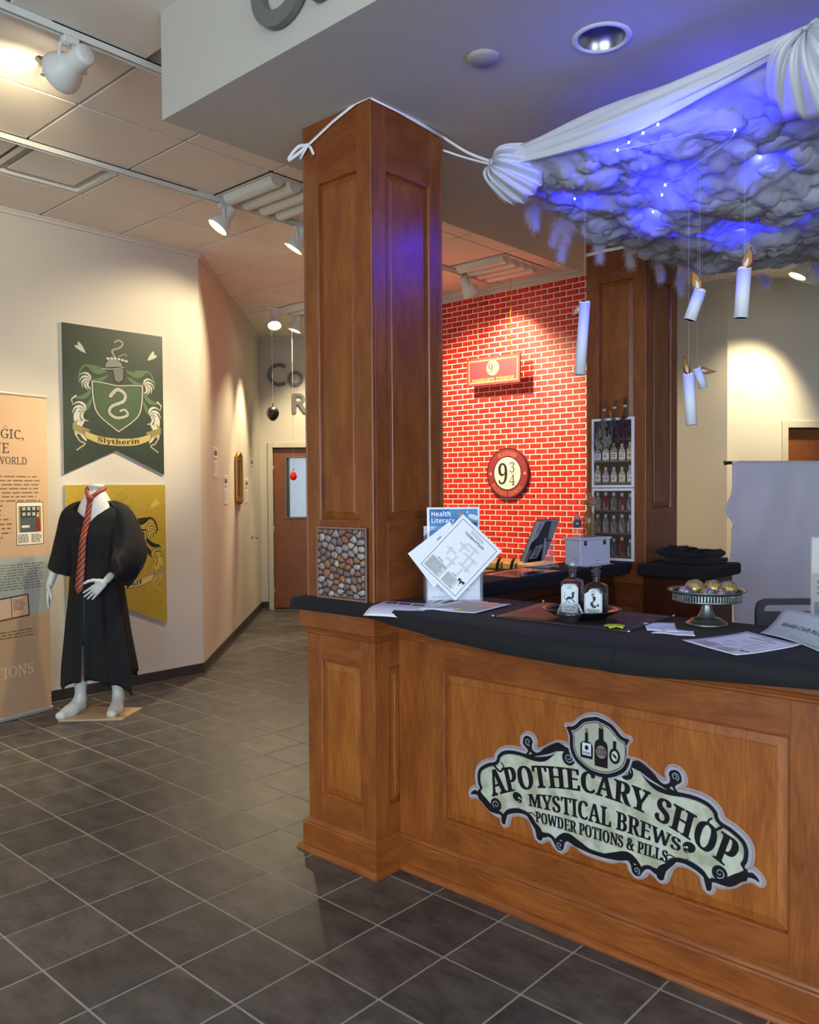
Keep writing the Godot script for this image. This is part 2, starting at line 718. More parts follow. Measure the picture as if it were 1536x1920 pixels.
func materials() -> void:
	var wv := wood_image(512, 1024, Color.html("7b3f17"), Color.html("b3702f"), 3)
	M.wood_v = tri_mat(wv, 0.9, 0.38)
	M.wood_v.uv1_scale = Vector3(1.1, 0.55, 1.1)
	M.wood_panel = tri_mat(wv, 0.9, 0.36, Vector3(0.37, 0.2, 0.61))
	M.wood_panel.uv1_scale = Vector3(1.1, 0.5, 1.1)
	M.wood_panel.albedo_color = Color(1.0, 1.0, 0.93)
	var wh: Image = wv.duplicate()
	wh.rotate_90(CLOCKWISE)
	M.wood_h = tri_mat(wh, 0.9, 0.38, Vector3(0.1, 0.3, 0.2))
	M.wood_h.uv1_scale = Vector3(0.55, 1.1, 0.55)
	M.wood_h.albedo_color = Color(0.97, 0.93, 0.9)
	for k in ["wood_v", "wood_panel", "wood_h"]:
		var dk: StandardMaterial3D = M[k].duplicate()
		dk.albedo_color = M[k].albedo_color * Color(0.86, 0.8, 0.74)  # same wood for the pillars, their dimmer light put into the colour
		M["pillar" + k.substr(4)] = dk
		var rd: StandardMaterial3D = M[k].duplicate()
		rd.albedo_color = M[k].albedo_color * Color(0.52, 0.38, 0.34)
		M["dark" + k.substr(4)] = rd
	M.wood_panel.albedo_color = Color(1.02, 0.99, 0.92)
	M.wood_v.albedo_color = Color(0.93, 0.88, 0.84)
	M.wood_h.albedo_color = Color(0.92, 0.86, 0.82)
	for k in ["wood_v", "wood_panel", "wood_h", "pillar_v", "pillar_panel", "pillar_h", "dark_v", "dark_panel", "dark_h"]:
		M[k].clearcoat_enabled = true
		M[k].clearcoat = 0.25
		M[k].clearcoat_roughness = 0.25
	# slate-look floor tiles
	var fim := Image.create(1024, 1024, false, Image.FORMAT_RGB8)
	var bump := Image.create(1024, 1024, false, Image.FORMAT_RGB8)
	var n1 := noise(0.006, 5, 11)
	var n2 := noise(0.02, 4, 12)
	var n3 := noise(0.012, 5, 13)
	n3.fractal_type = FastNoiseLite.FRACTAL_RIDGED
	for y in 1024:
		for x in 1024:
			var q := n1.get_noise_2d(x * 0.8, y * 1.5)
			var r := n2.get_noise_2d(x + q * 60.0, y * 2.0)
			var t := clampf(0.5 + 0.75 * q + 0.35 * r, 0, 1)
			var col := Color.html("423f3e").lerp(Color.html("66615d"), t)
			col = col.lerp(Color.html("5b5048"), clampf(r * 0.8, 0, 0.6))
			fim.set_pixel(x, y, col)
			var hgt := clampf(0.5 + 0.4 * n3.get_noise_2d(x * 0.6, y * 1.3) * (0.4 + q), 0, 1)
			bump.set_pixel(x, y, Color(hgt, hgt, hgt))
	M.tiles = []
	for k in 5:
		var m := tri_mat(fim, 0.8, 0.42, Vector3(0.23 * k, 0, 0.31 * k))
		m.albedo_color = Color(1, 1, 1).lerp(Color(0.82, 0.83, 0.86), k / 5.0)
		m.heightmap_enabled = true
		m.heightmap_texture = tex(bump) if k == 0 else M.tiles[0].heightmap_texture
		m.albedo_texture = m.albedo_texture if k == 0 else M.tiles[0].albedo_texture
		m.heightmap_scale = 0.12
		M.tiles.append(m)
	M.grout = hexm("a39b8c", 0.9)
	M.wall = hexm("cbc5b9", 0.85)
	M.soffit = hexm("bdb7aa", 0.9)
	M.ctile = hexm("e4ddd2", 0.95)
	M.cgrid = hexm("b9b4aa", 0.7)
	M.base = hexm("34302e", 0.5)
	M.trim = hexm("cfcac0", 0.5)
	M.frame = hexm("c7c0ae", 0.5)
	M.white = hexm("e9e7e2", 0.5)
	M.paper = hexm("eef0f2", 0.6)
	M.lamp = hexm("dcdad2", 0.35)
	M.black = hexm("1a1a1c", 0.5)
	M.cloth = mat(Color.html("111012"), 0.9)
	M.cloth.rim_enabled = true
	M.cloth.rim = 0.1
	M.chrome = mat(Color(0.8, 0.8, 0.82), 0.2, 1.0)
	M.brass = mat(Color.html("b48a3c"), 0.3, 1.0)
	M.glow = emit(Color(1.0, 0.93, 0.8), 9.0)
	M.ribbon = hexm("f2f2f4", 0.6)
	M.reflector = mat(Color(0.72, 0.72, 0.74), 0.28, 1.0)
	M.door = tri_mat(wood_image(256, 512, Color.html("6b3a1c"), Color.html("8f5428"), 21), 0.7, 0.45)
	M.dark_pane = glass(Color(0.35, 0.42, 0.45), 0.25)
	M.bead = hexm("6e6258", 0.5)
	M.corridor = hexm("6d7a80", 0.8)


func wall_seg(called: String, a: Vector2, b: Vector2, nrm: Vector2, y0: float, y1: float, m: Material, th := 0.15, parent: Node3D = null) -> MeshInstance3D:
	var n := nrm.normalized() * th
	var p := [Vector3(a.x, 0, a.y), Vector3(b.x, 0, b.y), Vector3(b.x - n.x, 0, b.y - n.y), Vector3(a.x - n.x, 0, a.y - n.y)]
	var mb := MB.new()
	var pl := PackedVector2Array([Vector2(p[0].x, -p[0].z), Vector2(p[1].x, -p[1].z), Vector2(p[2].x, -p[2].z), Vector2(p[3].x, -p[3].z)])
	mb.prism(pl, y0, y1, Transform3D(Basis(Vector3.RIGHT, Vector3.FORWARD, Vector3.UP), Vector3.ZERO))
	return struct(called, mb.done(), m, parent)


func shell() -> void:
	wall_seg("wall_left", Vector2(WALL_X, 3.75), Vector2(WALL_X, -3.98), Vector2(1, 0), 0, 3.75, M.wall)
	wall_seg("wall_hall", Vector2(WALL_X, -3.98), Vector2(-8.77, -6.784), Vector2(1, -1), 0, 3.75, M.wall)
	# end wall with the door opening left free
	var e0 := Vector2(-8.66, -6.674)
	var ed := Vector2(1, -1).normalized()
	var en := Vector2(1, 1)
	wall_seg("wall_end", e0, e0 + ed * 0.145, en, 0, 3.75, M.wall)
	wall_seg("wall_end_side", e0 + ed * 1.10, e0 + ed * 3.75, en, 0, 3.75, M.wall)
	wall_seg("wall_end_top", e0 + ed * 0.145, e0 + ed * 1.10, en, 2.11, 3.75, M.wall)
	wall_seg("wall_red_side", Vector2(-6.1, -9.35), Vector2(-6.1, -6.575), Vector2(-1, 0), 0, 3.75, M.wall)
	wall_seg("wall_red", Vector2(-6.1, -6.56), Vector2(-3.75, -6.56), Vector2(0, 1), 0, 3.75, M.wall)
	wall_seg("wall_return", Vector2(-3.75, -6.575), Vector2(-3.75, -7.88), Vector2(1, 0), 0, 3.75, M.wall)
	wall_seg("wall_back", Vector2(-3.75, -7.88), Vector2(-3.095, -7.88), Vector2(0, 1), 0, 3.75, M.wall)
	var r0 := Vector2(-3.095, -7.88)
	wall_seg("wall_right", r0, r0 + ed * 0.575, en, 0, 3.75, M.wall)
	wall_seg("wall_right_top", r0 + ed * 0.575, r0 + ed * 1.53, en, 2.12, 3.75, M.wall)
	wall_seg("wall_right_side", r0 + ed * 1.53, r0 + ed * 3.6, en, 0, 3.75, M.wall)
	wall_seg("wall_far", r0 + ed * 3.55, Vector2(4.65, -10.39), Vector2(0, 1), 0, 3.75, M.wall)
	# the walls behind the camera, each with a window
	wall_seg("wall_window", Vector2(4.5, -10.5), Vector2(4.5, -0.8), Vector2(-1, 0), 0, 3.75, M.wall)
	wall_seg("wall_window_end", Vector2(4.5, 2.7), Vector2(4.5, 3.75), Vector2(-1, 0), 0, 3.75, M.wall)
	wall_seg("wall_window_sill", Vector2(4.5, -0.8), Vector2(4.5, 2.7), Vector2(-1, 0), 0, 0.55, M.wall)
	wall_seg("wall_window_top", Vector2(4.5, -0.8), Vector2(4.5, 2.7), Vector2(-1, 0), 2.95, 3.75, M.wall)
	wall_seg("wall_rear", Vector2(-6.1, 3.6), Vector2(-1.8, 3.6), Vector2(0, -1), 0, 3.75, M.wall)
	wall_seg("wall_rear_end", Vector2(3.0, 3.6), Vector2(4.65, 3.6), Vector2(0, -1), 0, 3.75, M.wall)
	wall_seg("wall_rear_sill", Vector2(-1.8, 3.6), Vector2(3.0, 3.6), Vector2(0, -1), 0, 0.55, M.wall)
	wall_seg("wall_rear_top", Vector2(-1.8, 3.6), Vector2(3.0, 3.6), Vector2(0, -1), 2.95, 3.75, M.wall)
	# panes
	var w1 := struct("window_1", bx(Vector3(4.56, 0.55, -0.8), Vector3(4.60, 2.95, 2.7)), glass(Color(0.9, 0.95, 1.0), 0.08))
	var wf := MB.new()
	for z in [-0.8, 0.35, 1.5, 2.64]:
		wf.box(Vector3(4.53, 0.55, z), Vector3(4.62, 2.95, z + 0.06), 0.005)
	struct("window_frame", wf.done(), M.trim, w1)
	var w2 := struct("window_2", bx(Vector3(-1.8, 0.55, 3.66), Vector3(3.0, 2.95, 3.70)), glass(Color(0.9, 0.95, 1.0), 0.08))
	wf = MB.new()
	for x in [-1.8, -0.22, 1.36, 2.94]:
		wf.box(Vector3(x, 0.55, 3.63), Vector3(x + 0.06, 2.95, 3.72), 0.005)
	struct("window_frame", wf.done(), M.trim, w2)
	# bulkhead over the counters
	var bh := MB.new()
	var hc := Vector2(-1.44, -2.568)
	var q := 0.15
	bh.box(Vector3(-3.08, SOFFIT, -5.53), Vector3(hc.x - q, CEIL + 0.1, -1.893))
	bh.box(Vector3(hc.x + q, SOFFIT, -5.53), Vector3(4.5, CEIL + 0.1, -1.893))
	bh.box(Vector3(hc.x - q, SOFFIT, -5.53), Vector3(hc.x + q, CEIL + 0.1, hc.y - q))
	bh.box(Vector3(hc.x - q, SOFFIT, hc.y + q), Vector3(hc.x + q, CEIL + 0.1, -1.893))
	# the square round the recessed light, cut out in a circle
	for k in 48:
		var a0 := TAU * k / 48.0
		var a1 := TAU * (k + 1) / 48.0
		var sq := func(a: float):
			var d := Vector2(cos(a), sin(a))
			return d * q / maxf(absf(d.x), absf(d.y))
		var c0 := Vector2(cos(a0), sin(a0)) * 0.084
		var c1 := Vector2(cos(a1), sin(a1)) * 0.084
		var s0: Vector2 = sq.call(a0)
		var s1: Vector2 = sq.call(a1)
		bh.quad(Vector3(hc.x + c0.x, SOFFIT, hc.y + c0.y), Vector3(hc.x + s0.x, SOFFIT, hc.y + s0.y), Vector3(hc.x + s1.x, SOFFIT, hc.y + s1.y), Vector3(hc.x + c1.x, SOFFIT, hc.y + c1.y))
	struct("ceiling_bulkhead", bh.done(), M.soffit)
	# baseboards
	var prof := [Vector2(0.001, 0.0), Vector2(0.018, 0.0), Vector2(0.012, 0.012), Vector2(0.006, 0.02), Vector2(0.006, 0.098), Vector2(0.001, 0.1)]
	struct("baseboard_left", MB.new().moulding(prof, [Vector2(WALL_X, 3.6), Vector2(WALL_X, -3.98), Vector2(-8.66, -6.674), e0 + ed * 0.09]).done(), M.base)
	struct("baseboard_right", MB.new().moulding(prof, [Vector2(-3.75, -7.88), r0, r0 + ed * 0.52]).done(), M.base)
	# wall angle under the ceiling
	var tr := [Vector2(0.0, CEIL - 0.035), Vector2(0.016, CEIL - 0.035), Vector2(0.016, CEIL - 0.012), Vector2(0.026, CEIL - 0.012), Vector2(0.026, CEIL), Vector2(0.0, CEIL)]
	struct("trim_1", MB.new().moulding(tr, [Vector2(WALL_X, 3.6), Vector2(WALL_X, -3.98), Vector2(-8.66, -6.674), e0 + ed * 3.6]).done(), M.trim)
	struct("trim_2", MB.new().moulding(tr, [Vector2(-6.1, -9.2), Vector2(-6.1, -6.56), Vector2(-3.75, -6.56), Vector2(-3.75, -7.88), r0, r0 + ed * 3.5]).done(), M.trim)
	# doors
	door("door_1", e0, ed, 0.145, 1.10, 2.11, true)
	door("door_2", r0, ed, 0.575, 1.53, 2.12, false)


func door(called: String, e0: Vector2, ed: Vector2, s0: float, s1: float, h: float, lite: bool) -> void:
	# local axes: x along the wall, y up, z out of the wall
	var n2 := Vector2(-ed.y, ed.x)
	var xf := Transform3D(Basis(Vector3(ed.x, 0, ed.y), Vector3.UP, Vector3(n2.x, 0, n2.y)), Vector3(e0.x, 0, e0.y))
	var w := s1 - s0
	var leaf := MB.new()
	var a := s0 + 0.02
	var b := s1 - 0.02
	if lite:
		var l0 := s0 + 0.175
		var l1 := l0 + 0.62
		leaf.box(Vector3(a, 0.012, -0.09), Vector3(l0, h - 0.03, -0.045), 0.002)
		leaf.box(Vector3(l1, 0.012, -0.09), Vector3(b, h - 0.03, -0.045), 0.002)
		leaf.box(Vector3(l0, 0.012, -0.09), Vector3(l1, 1.185, -0.045))
		leaf.box(Vector3(l0, 1.965, -0.09), Vector3(l1, h - 0.03, -0.045))
	else:
		leaf.box(Vector3(a, 0.012, -0.09), Vector3(b, h - 0.03, -0.045), 0.002)
	var d := struct(called, leaf.done(), M.door)
	d.transform = xf
	var fr := MB.new()
	fr.box(Vector3(s0 - 0.05, 0, -0.12), Vector3(s0 + 0.012, h + 0.045, 0.018), 0.003)
	fr.box(Vector3(s1 - 0.012, 0, -0.12), Vector3(s1 + 0.05, h + 0.045, 0.018), 0.003)
	fr.box(Vector3(s0 + 0.012, h - 0.02, -0.12), Vector3(s1 - 0.012, h + 0.045, 0.018), 0.003)
	struct("door_frame", fr.done(), M.frame, d)
	for y in [0.22, 1.02, 1.81]:
		var hg := MB.new(true)
		hg.lathe([Vector2(0.0, -0.05), Vector2(0.009, -0.05), Vector2(0.009, 0.05), Vector2(0.0, 0.05)], 10, Vector3(s0 + 0.016, y, -0.036))
		struct("hinge", hg.done(), M.chrome, d)
	if lite:
		var l0 := s0 + 0.175
		var l1 := l0 + 0.62
		struct("door_pane", bx(Vector3(l0, 1.185, -0.072), Vector3(l1, 1.965, -0.066)), M.dark_pane, d)
		var st := MB.new()
		st.box(Vector3(l0 - 0.015, 1.17, -0.05), Vector3(l0 + 0.008, 1.98, -0.036), 0.002)
		st.box(Vector3(l1 - 0.008, 1.17, -0.05), Vector3(l1 + 0.015, 1.98, -0.036), 0.002)
		st.box(Vector3(l0 + 0.008, 1.17, -0.05), Vector3(l1 - 0.008, 1.193, -0.036), 0.002)
		st.box(Vector3(l0 + 0.008, 1.957, -0.05), Vector3(l1 - 0.008, 1.98, -0.036), 0.002)
		struct("glazing_bead", st.done(), M.bead, d)
	# lever
	var lv := MB.new(true)
	lv.lathe([Vector2(0, 0), Vector2(0.026, 0), Vector2(0.026, 0.008), Vector2(0.01, 0.012), Vector2(0.01, 0.045), Vector2(0, 0.048)], 14, Vector3(b - 0.07, 0.98, -0.045), Vector3(0, 0, 1))
	lv.tube([Vector3(b - 0.07, 0.98, -0.005), Vector3(b - 0.18, 0.98, -0.005)], 0.008)
	struct("door_handle", lv.done(), M.chrome, d)
	# what lies behind: a dark corridor wall so that the pane does not look into the sky
	var cb := MB.new().box(Vector3(s0 - 0.3, 0, -1.0), Vector3(s1 + 0.3, 2.5, -0.9)).box(Vector3(s0 - 0.3, 0, -0.9), Vector3(s0 - 0.2, 2.5, -0.15)).box(Vector3(s1 + 0.2, 0, -0.9), Vector3(s1 + 0.3, 2.5, -0.15)).box(Vector3(s0 - 0.3, 2.4, -0.9), Vector3(s1 + 0.3, 2.5, -0.15))
	struct("corridor_back", cb.done(), M.corridor, d)


func floor_ok(x: float, z: float) -> bool:
	if x < WALL_X and (x - WALL_X) - (z + 3.98) < -0.25:
		return false
	if (x + 8.66) + (z + 6.674) < -0.25:
		return false
	if z < -6.7 and x > -6.0:
		return false
	return x > WALL_X - 3.0 and not (x > -2.62 and z < -2.75)


func floor_tiles() -> void:
	var f := struct("floor", bx(Vector3(-9.5, -0.15, -10.6), Vector3(4.7, -0.0009, 3.8)), M.grout)
	var p := 0.3048
	var g := 0.0032
	var shapes := []
	for k in 3:
		var h: float = [0.0, 0.0004, 0.0008][k]
		shapes.append(bx(Vector3(-p / 2 + g, -0.02, -p / 2 + g), Vector3(p / 2 - g, h, p / 2 - g), 0.0015))
	var rest := MB.new()
	for i in range(-23, 24):
		for j in range(-30, 23):
			var x := -2.66 + p * (i + 0.5)
			var z := -1.4615 + p * (j + 0.5)
			if z > 3.55 or x > 4.4 or not floor_ok(x, z):
				continue
			var near := x > -9 and x < 0.4 and z < -0.25 and (x < -0.75 or z < -0.9) and x - z < 6.0
			if near:
				var t := struct("tile", shapes[rng.randi() % 3], M.tiles[rng.randi() % 5], f)
				t.position = Vector3(x, 0, z)
			elif z > -0.3:
				rest.box(Vector3(x - p / 2 + g, -0.004, z - p / 2 + g), Vector3(x + p / 2 - g, 0, z + p / 2 - g))
	var tf := struct("tile_field", rest.done(), M.tiles[0], f)
	tf.set_meta("kind", "stuff")


func ceiling_tiles() -> void:
	var c := struct("ceiling", bx(Vector3(-9.5, CEIL + 0.02, -10.6), Vector3(4.7, CEIL + 0.2, 3.8)), M.cgrid)
	var p := 0.6125
	var g := 0.0075
	var sh := bx(Vector3(-p / 2 + g, 0, -p / 2 + g), Vector3(p / 2 - g, 0.02, p / 2 - g), 0.003)
	for i in range(-8, 14):
		for j in range(-13, 10):
			var x := -4.725 + p * (i + 0.5)
			var z := -2.665 + p * (j + 0.5)
			if x > -3.2 and z > -5.3 and z < -1.95:
				continue
			if (i == 0 and j in [-2, -6]) or (i == -4 and j == -6) or (i == -1 and j == 0):
				continue
			var t := struct("ceiling_tile", sh, M.ctile, c)
			t.position = Vector3(x, CEIL, z)


func panel_set(parent: Node3D, xf: Transform3D, w: float, y0: float, y1: float, a: float, b: float, oy0: float, oy1: float, th := 0.018, w_ := "wood") -> void:
	# a framed face: local x runs 0..w, y up, z out; the opening is a..b by oy0..oy1
	var add_part := func(called: String, mesh: ArrayMesh, m: Material):
		var o := obj(called, mesh, m, parent)
		o.transform = xf
	add_part.call("stile", bx(Vector3(0, y0, 0), Vector3(a, y1, th), 0.0008), M[w_ + "_v"])
	add_part.call("stile", bx(Vector3(b, y0, 0), Vector3(w, y1, th), 0.0008), M[w_ + "_v"])
	add_part.call("rail", bx(Vector3(a + 0.0004, y0, 0), Vector3(b - 0.0004, oy0, th), 0.0008), M[w_ + "_h"])
	add_part.call("rail", bx(Vector3(a + 0.0004, oy1, 0), Vector3(b - 0.0004, y1, th), 0.0008), M[w_ + "_h"])
	# raised panel: a sunk margin, a bevel, a flat field
	var mb := MB.new()
	var rings := []
	for q in [[0.0, 0.002], [0.006, 0.002], [0.036, 0.011], [0.038, 0.0135]]:
		var d: float = q[0]
		rings.append(PackedVector3Array([Vector3(a + d, oy0 + d, q[1]), Vector3(b - d, oy0 + d, q[1]), Vector3(b - d, oy1 - d, q[1]), Vector3(a + d, oy1 - d, q[1])]))
	mb.loft(rings, false)
	var r: PackedVector3Array = rings[3]
	mb.quad(r[0], r[1], r[2], r[3])
	add_part.call("raised_panel", mb.done(), M[w_ + "_panel"])
	# bead round the opening
	var bd := MB.new()
	var br := []
	for q in [[0.0, 0.002], [0.0, th], [0.004, th - 0.001], [0.007, th - 0.006], [0.008, 0.002]]:
		var d: float = q[0]
		br.append(PackedVector3Array([Vector3(a + d, oy0 + d, q[1]), Vector3(b - d, oy0 + d, q[1]), Vector3(b - d, oy1 - d, q[1]), Vector3(a + d, oy1 - d, q[1])]))
	bd.loft(br, false)
	add_part.call("bead", bd.done(), M[w_ + "_v"])


const BASE_PROF := [Vector2(-0.02, 0.0), Vector2(0.04, 0.0), Vector2(0.04, 0.006), Vector2(0.036, 0.016), Vector2(0.028, 0.023), Vector2(0.02, 0.026), Vector2(0.02, 0.112), Vector2(0.017, 0.118), Vector2(0.011, 0.121), Vector2(0.008, 0.130), Vector2(0.002, 0.136), Vector2(-0.02, 0.137)]
const CAP_PROF := [Vector2(-0.02, 0.930), Vector2(0.004, 0.931), Vector2(0.009, 0.937), Vector2(0.009, 0.943), Vector2(0.014, 0.947), Vector2(0.017, 0.956), Vector2(0.024, 0.962), Vector2(0.024, 1.044), Vector2(-0.02, 1.044)]


func pillar(z1: float, label: String) -> Node3D:
	# square pillar, 0.40 wide, whose front corner towards the camera is at x -2.32, z z1
	var x0 := -2.722
	var x1 := -2.32
	var z0 := z1 - 0.43
	var t := thing("pillar", label, "pillar", Vector3((x0 + x1) / 2, 0, (z0 + z1) / 2))
	var o := t.position
	var w := x1 - x0
	var d := z1 - z0
	var th := 0.018
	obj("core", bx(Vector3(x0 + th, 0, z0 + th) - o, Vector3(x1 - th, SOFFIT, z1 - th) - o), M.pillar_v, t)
	var front := Transform3D(Basis(), Vector3(x0, 0, z1 - th) - o)
	var right := Transform3D(Basis(Vector3(0, 0, -1), Vector3.UP, Vector3(1, 0, 0)), Vector3(x1 - th, 0, z1 - th) - o)
	var back := Transform3D(Basis(Vector3(-1, 0, 0), Vector3.UP, Vector3(0, 0, -1)), Vector3(x1, 0, z0 + th) - o)
	var left := Transform3D(Basis(Vector3(0, 0, 1), Vector3.UP, Vector3(-1, 0, 0)), Vector3(x0 + th, 0, z0 + th) - o)
	var i := 0
	for xf in [front, right, back, left]:
		var ww := w if i % 2 == 0 else d - 2 * th
		var e := 0.0 if i % 2 == 0 else th
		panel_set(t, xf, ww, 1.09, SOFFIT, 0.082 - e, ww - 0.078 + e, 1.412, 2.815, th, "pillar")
		panel_set(t, xf, ww, 0.13, 0.94, 0.082 - e, ww - 0.078 + e, 0.253, 0.825, th, "pillar" if z1 < -3.0 else "wood")  # near pedestal keeps the lit wood tone, the far one the shaded copy
		i += 1
	obj("base_moulding", MB.new().moulding(BASE_PROF, ring(x0 - o.x, x1 - o.x, z0 - o.z, z1 - o.z), true).done(), M.wood_h, t)
	obj("cap_moulding", MB.new().moulding(CAP_PROF, ring(x0 - o.x, x1 - o.x, z0 - o.z, z1 - o.z), true).done(), M.wood_h, t)
	# bead on the near corner
	var cb := MB.new(true)
	for c in [Vector2(x1, z1), Vector2(x0, z1), Vector2(x1, z0), Vector2(x0, z0)]:
		cb.lathe([Vector2(0.006, 1.09), Vector2(0.006, SOFFIT)], 10, Vector3(c.x - signf(c.x + 2.52) * 0.004, 0, c.y - signf(c.y - (z0 + z1) / 2) * 0.004) - o)
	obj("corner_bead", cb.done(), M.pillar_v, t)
	return t


func ring(x0: float, x1: float, z0: float, z1: float) -> Array:
	# the outside lies to the right of the run
	return [Vector2(x1, z1), Vector2(x1, z0), Vector2(x0, z0), Vector2(x0, z1)]


func pillars() -> void:
	pillar(-2.34, "panelled cherry wood pillar at the left end of the front counter")
	pillar(-4.66, "panelled cherry wood pillar behind the counter with jar prints and dried herbs")


func counters() -> void:
	# front counter: z -2.48 face, running right from the first pillar
	var t := thing("front_counter", "panelled cherry wood counter front carrying the cream shop sign", "counter", Vector3(-0.9, 0, -2.6))
	var o := t.position
	obj("carcass", bx(Vector3(-2.32, 0.0, -2.74) - o, Vector3(0.9, 1.04, -2.498) - o), M.wood_v, t)
	var f := -2.498
	var spans := [[-2.32, -0.69, 0.235, 1.53], [-0.69, 0.9, 0.10, 1.49]]
	for s in spans:
		panel_set(t, Transform3D(Basis(), Vector3(s[0], 0, f) - o), s[1] - s[0], 0.13, 0.94, s[2], s[3], 0.244, 0.826)
	obj("base_moulding", MB.new().moulding(BASE_PROF, [Vector2(-2.31 - o.x, -2.48 - o.z), Vector2(0.9 - o.x, -2.48 - o.z)].duplicate(), false).done(), M.wood_h, t)
	obj("cap_moulding", MB.new().moulding(CAP_PROF, [Vector2(-2.31 - o.x, -2.48 - o.z), Vector2(0.9 - o.x, -2.48 - o.z)], false).done(), M.wood_h, t)
	# side counter: runs back from the first pillar to the second
	var s2 := thing("side_counter", "dark wood side counter joining the two pillars", "counter", Vector3(-2.6, 0, -3.7))
	o = s2.position
	obj("carcass", bx(Vector3(-2.70, 0, -4.64) - o, Vector3(-2.52, 1.035, -2.79) - o, 0.002), M.dark_v, s2)
	for k in 3:
		obj("door_panel", bx(Vector3(-2.515, 0.12, -4.62 + k * 0.61) - o, Vector3(-2.503, 0.95, -4.03 + k * 0.61) - o, 0.003), M.dark_v, s2)
	# return counter to the right of the second pillar
	var s3 := thing("return_counter", "short dark wood return counter under the black fur", "counter", Vector3(-2.1, 0, -4.8))
	o = s3.position
	obj("carcass", bx(Vector3(-2.315, 0, -5.0) - o, Vector3(-1.93, 1.035, -4.62) - o, 0.002), M.dark_v, s3)
	obj("door_panel", bx(Vector3(-2.29, 0.12, -4.618) - o, Vector3(-1.955, 0.95, -4.605) - o, 0.003), M.dark_v, s3)
	covers()


func front_edge(x: float) -> float:
	# how far the covered top of the front counter comes forward
	var k := clampf((x + 2.3) / 1.7, 0.0, 1.6)
	return -2.272 + 0.115 * sin(clampf(k, 0, 1) * PI) ** 1.0 * 1.0 + (0.045 * clampf(k, 0, 1))


func covers() -> void:
	# black cloth stretched over the front top, hanging a little over its edge
	var x0 := -2.755
	var x1 := 0.95
	var n := 74
	var mb := MB.new(true)
	var rings := []
	for i in n + 1:
		var x := lerpf(x0, x1, float(i) / n)
		var fe := front_edge(x)
		var low := 1.042 - 0.026 * smoothstep(-2.3, -1.4, x) + 0.02 * smoothstep(-1.2, -0.6, x)
		if x > -1.17:
			low -= 0.004
		var wob := 0.003 * sin(x * 9.0) + 0.002 * sin(x * 23.0)
		var back := -2.785
		rings.append(PackedVector3Array([Vector3(x, 1.05, back), Vector3(x, 1.082, back), Vector3(x, 1.09, back + 0.012), Vector3(x, 1.09, fe - 0.09), Vector3(x, 1.0885, fe - 0.03), Vector3(x, 1.083, fe - 0.012), Vector3(x, 1.073, fe - 0.003), Vector3(x, 1.06, fe + wob), Vector3(x, low, fe + 0.003 + wob * 1.6), Vector3(x, low, fe - 0.012), Vector3(x, 1.05, fe - 0.03)]))
	mb.loft(rings, true)
	var c := obj("counter_cover", mb.done(), M.cloth)
	tag(c, "black cloth over the front counter top, bowed towards the room", "tablecloth")
	# the seam of the front cloth is a fold of its own
	var sx := -1.165
	var sm := MB.new(true)
	sm.tube([Vector3(sx, 1.081, front_edge(sx) - 0.008), Vector3(sx, 1.06, front_edge(sx) + 0.0025), Vector3(sx + 0.004, 1.018, front_edge(sx) + 0.005)], 0.0022, 6)
	obj("seam", sm.done(), M.cloth, c)
	var b := MB.new().box(Vector3(-2.735, 1.02, -4.655), Vector3(-2.405, 1.09, -2.792), 0.012)
	tag(obj("counter_cover", b.done(), M.cloth), "black cloth over the side counter between the two pillars", "tablecloth")
	b = MB.new().box(Vector3(-2.318, 1.02, -5.03), Vector3(-1.885, 1.09, -4.535), 0.012)
	tag(obj("counter_cover", b.done(), M.cloth), "black cloth over the short return counter under the fur", "tablecloth")


func ring_arc(r0: float, r1: float, a0: float, a1: float, n := 36) -> PackedVector2Array:
	# outline of a ring segment (degrees)
	var p := PackedVector2Array()
	for i in n + 1:
		var a := deg_to_rad(lerpf(a0, a1, float(i) / n))
		p.append(Vector2(cos(a), sin(a)) * r1)
	for i in n + 1:
		var a := deg_to_rad(lerpf(a1, a0, float(i) / n))
		p.append(Vector2(cos(a), sin(a)) * r0)
	return p


func cut_letter(shapes: Array, xf: Transform3D, label: String, depth := 0.02) -> void:
	var mb := MB.new()
	for s in shapes:
		mb.prism(s, 0.012, 0.012 + depth)
	# two studs carry the letter
	var lo := Vector2(1e9, 1e9)
	for q in shapes[0]:
		lo = lo.min(q)
	var o := obj("wall_letter", mb.done(), M.letter)
	o.transform = xf
	tag(o, label, "letter")


func rectp(x: float, y: float, w: float, h: float) -> PackedVector2Array:
	return PackedVector2Array([Vector2(x, y), Vector2(x + w, y), Vector2(x + w, y + h), Vector2(x, y + h)])


func track(a: Vector3, b: Vector3, label: String) -> void:
	var t := thing("light_track", label, "light track", a)
	var d := (b - a)
	var len := d.length()
	t.rotation.y = atan2(d.x, d.z)
	var w := 0.018
	var rail := MB.new()
	rail.box(Vector3(-w, -0.034, 0), Vector3(-w + 0.006, 0, len))
	rail.box(Vector3(w - 0.006, -0.034, 0), Vector3(w, 0, len))
	rail.box(Vector3(-w, -0.006, 0), Vector3(w, 0, len))
	obj("rail", rail.done(), M.lamp, t)
	obj("slot", bx(Vector3(-w + 0.006, -0.02, 0.005), Vector3(w - 0.006, -0.006, len - 0.005)), M.black, t)
	obj("end_cap", bx(Vector3(-w - 0.002, -0.036, -0.012), Vector3(w + 0.002, 0, 0.004), 0.003), M.lamp, t)
	obj("end_cap", bx(Vector3(-w - 0.002, -0.036, len - 0.004), Vector3(w + 0.002, 0, len + 0.012), 0.003), M.lamp, t)


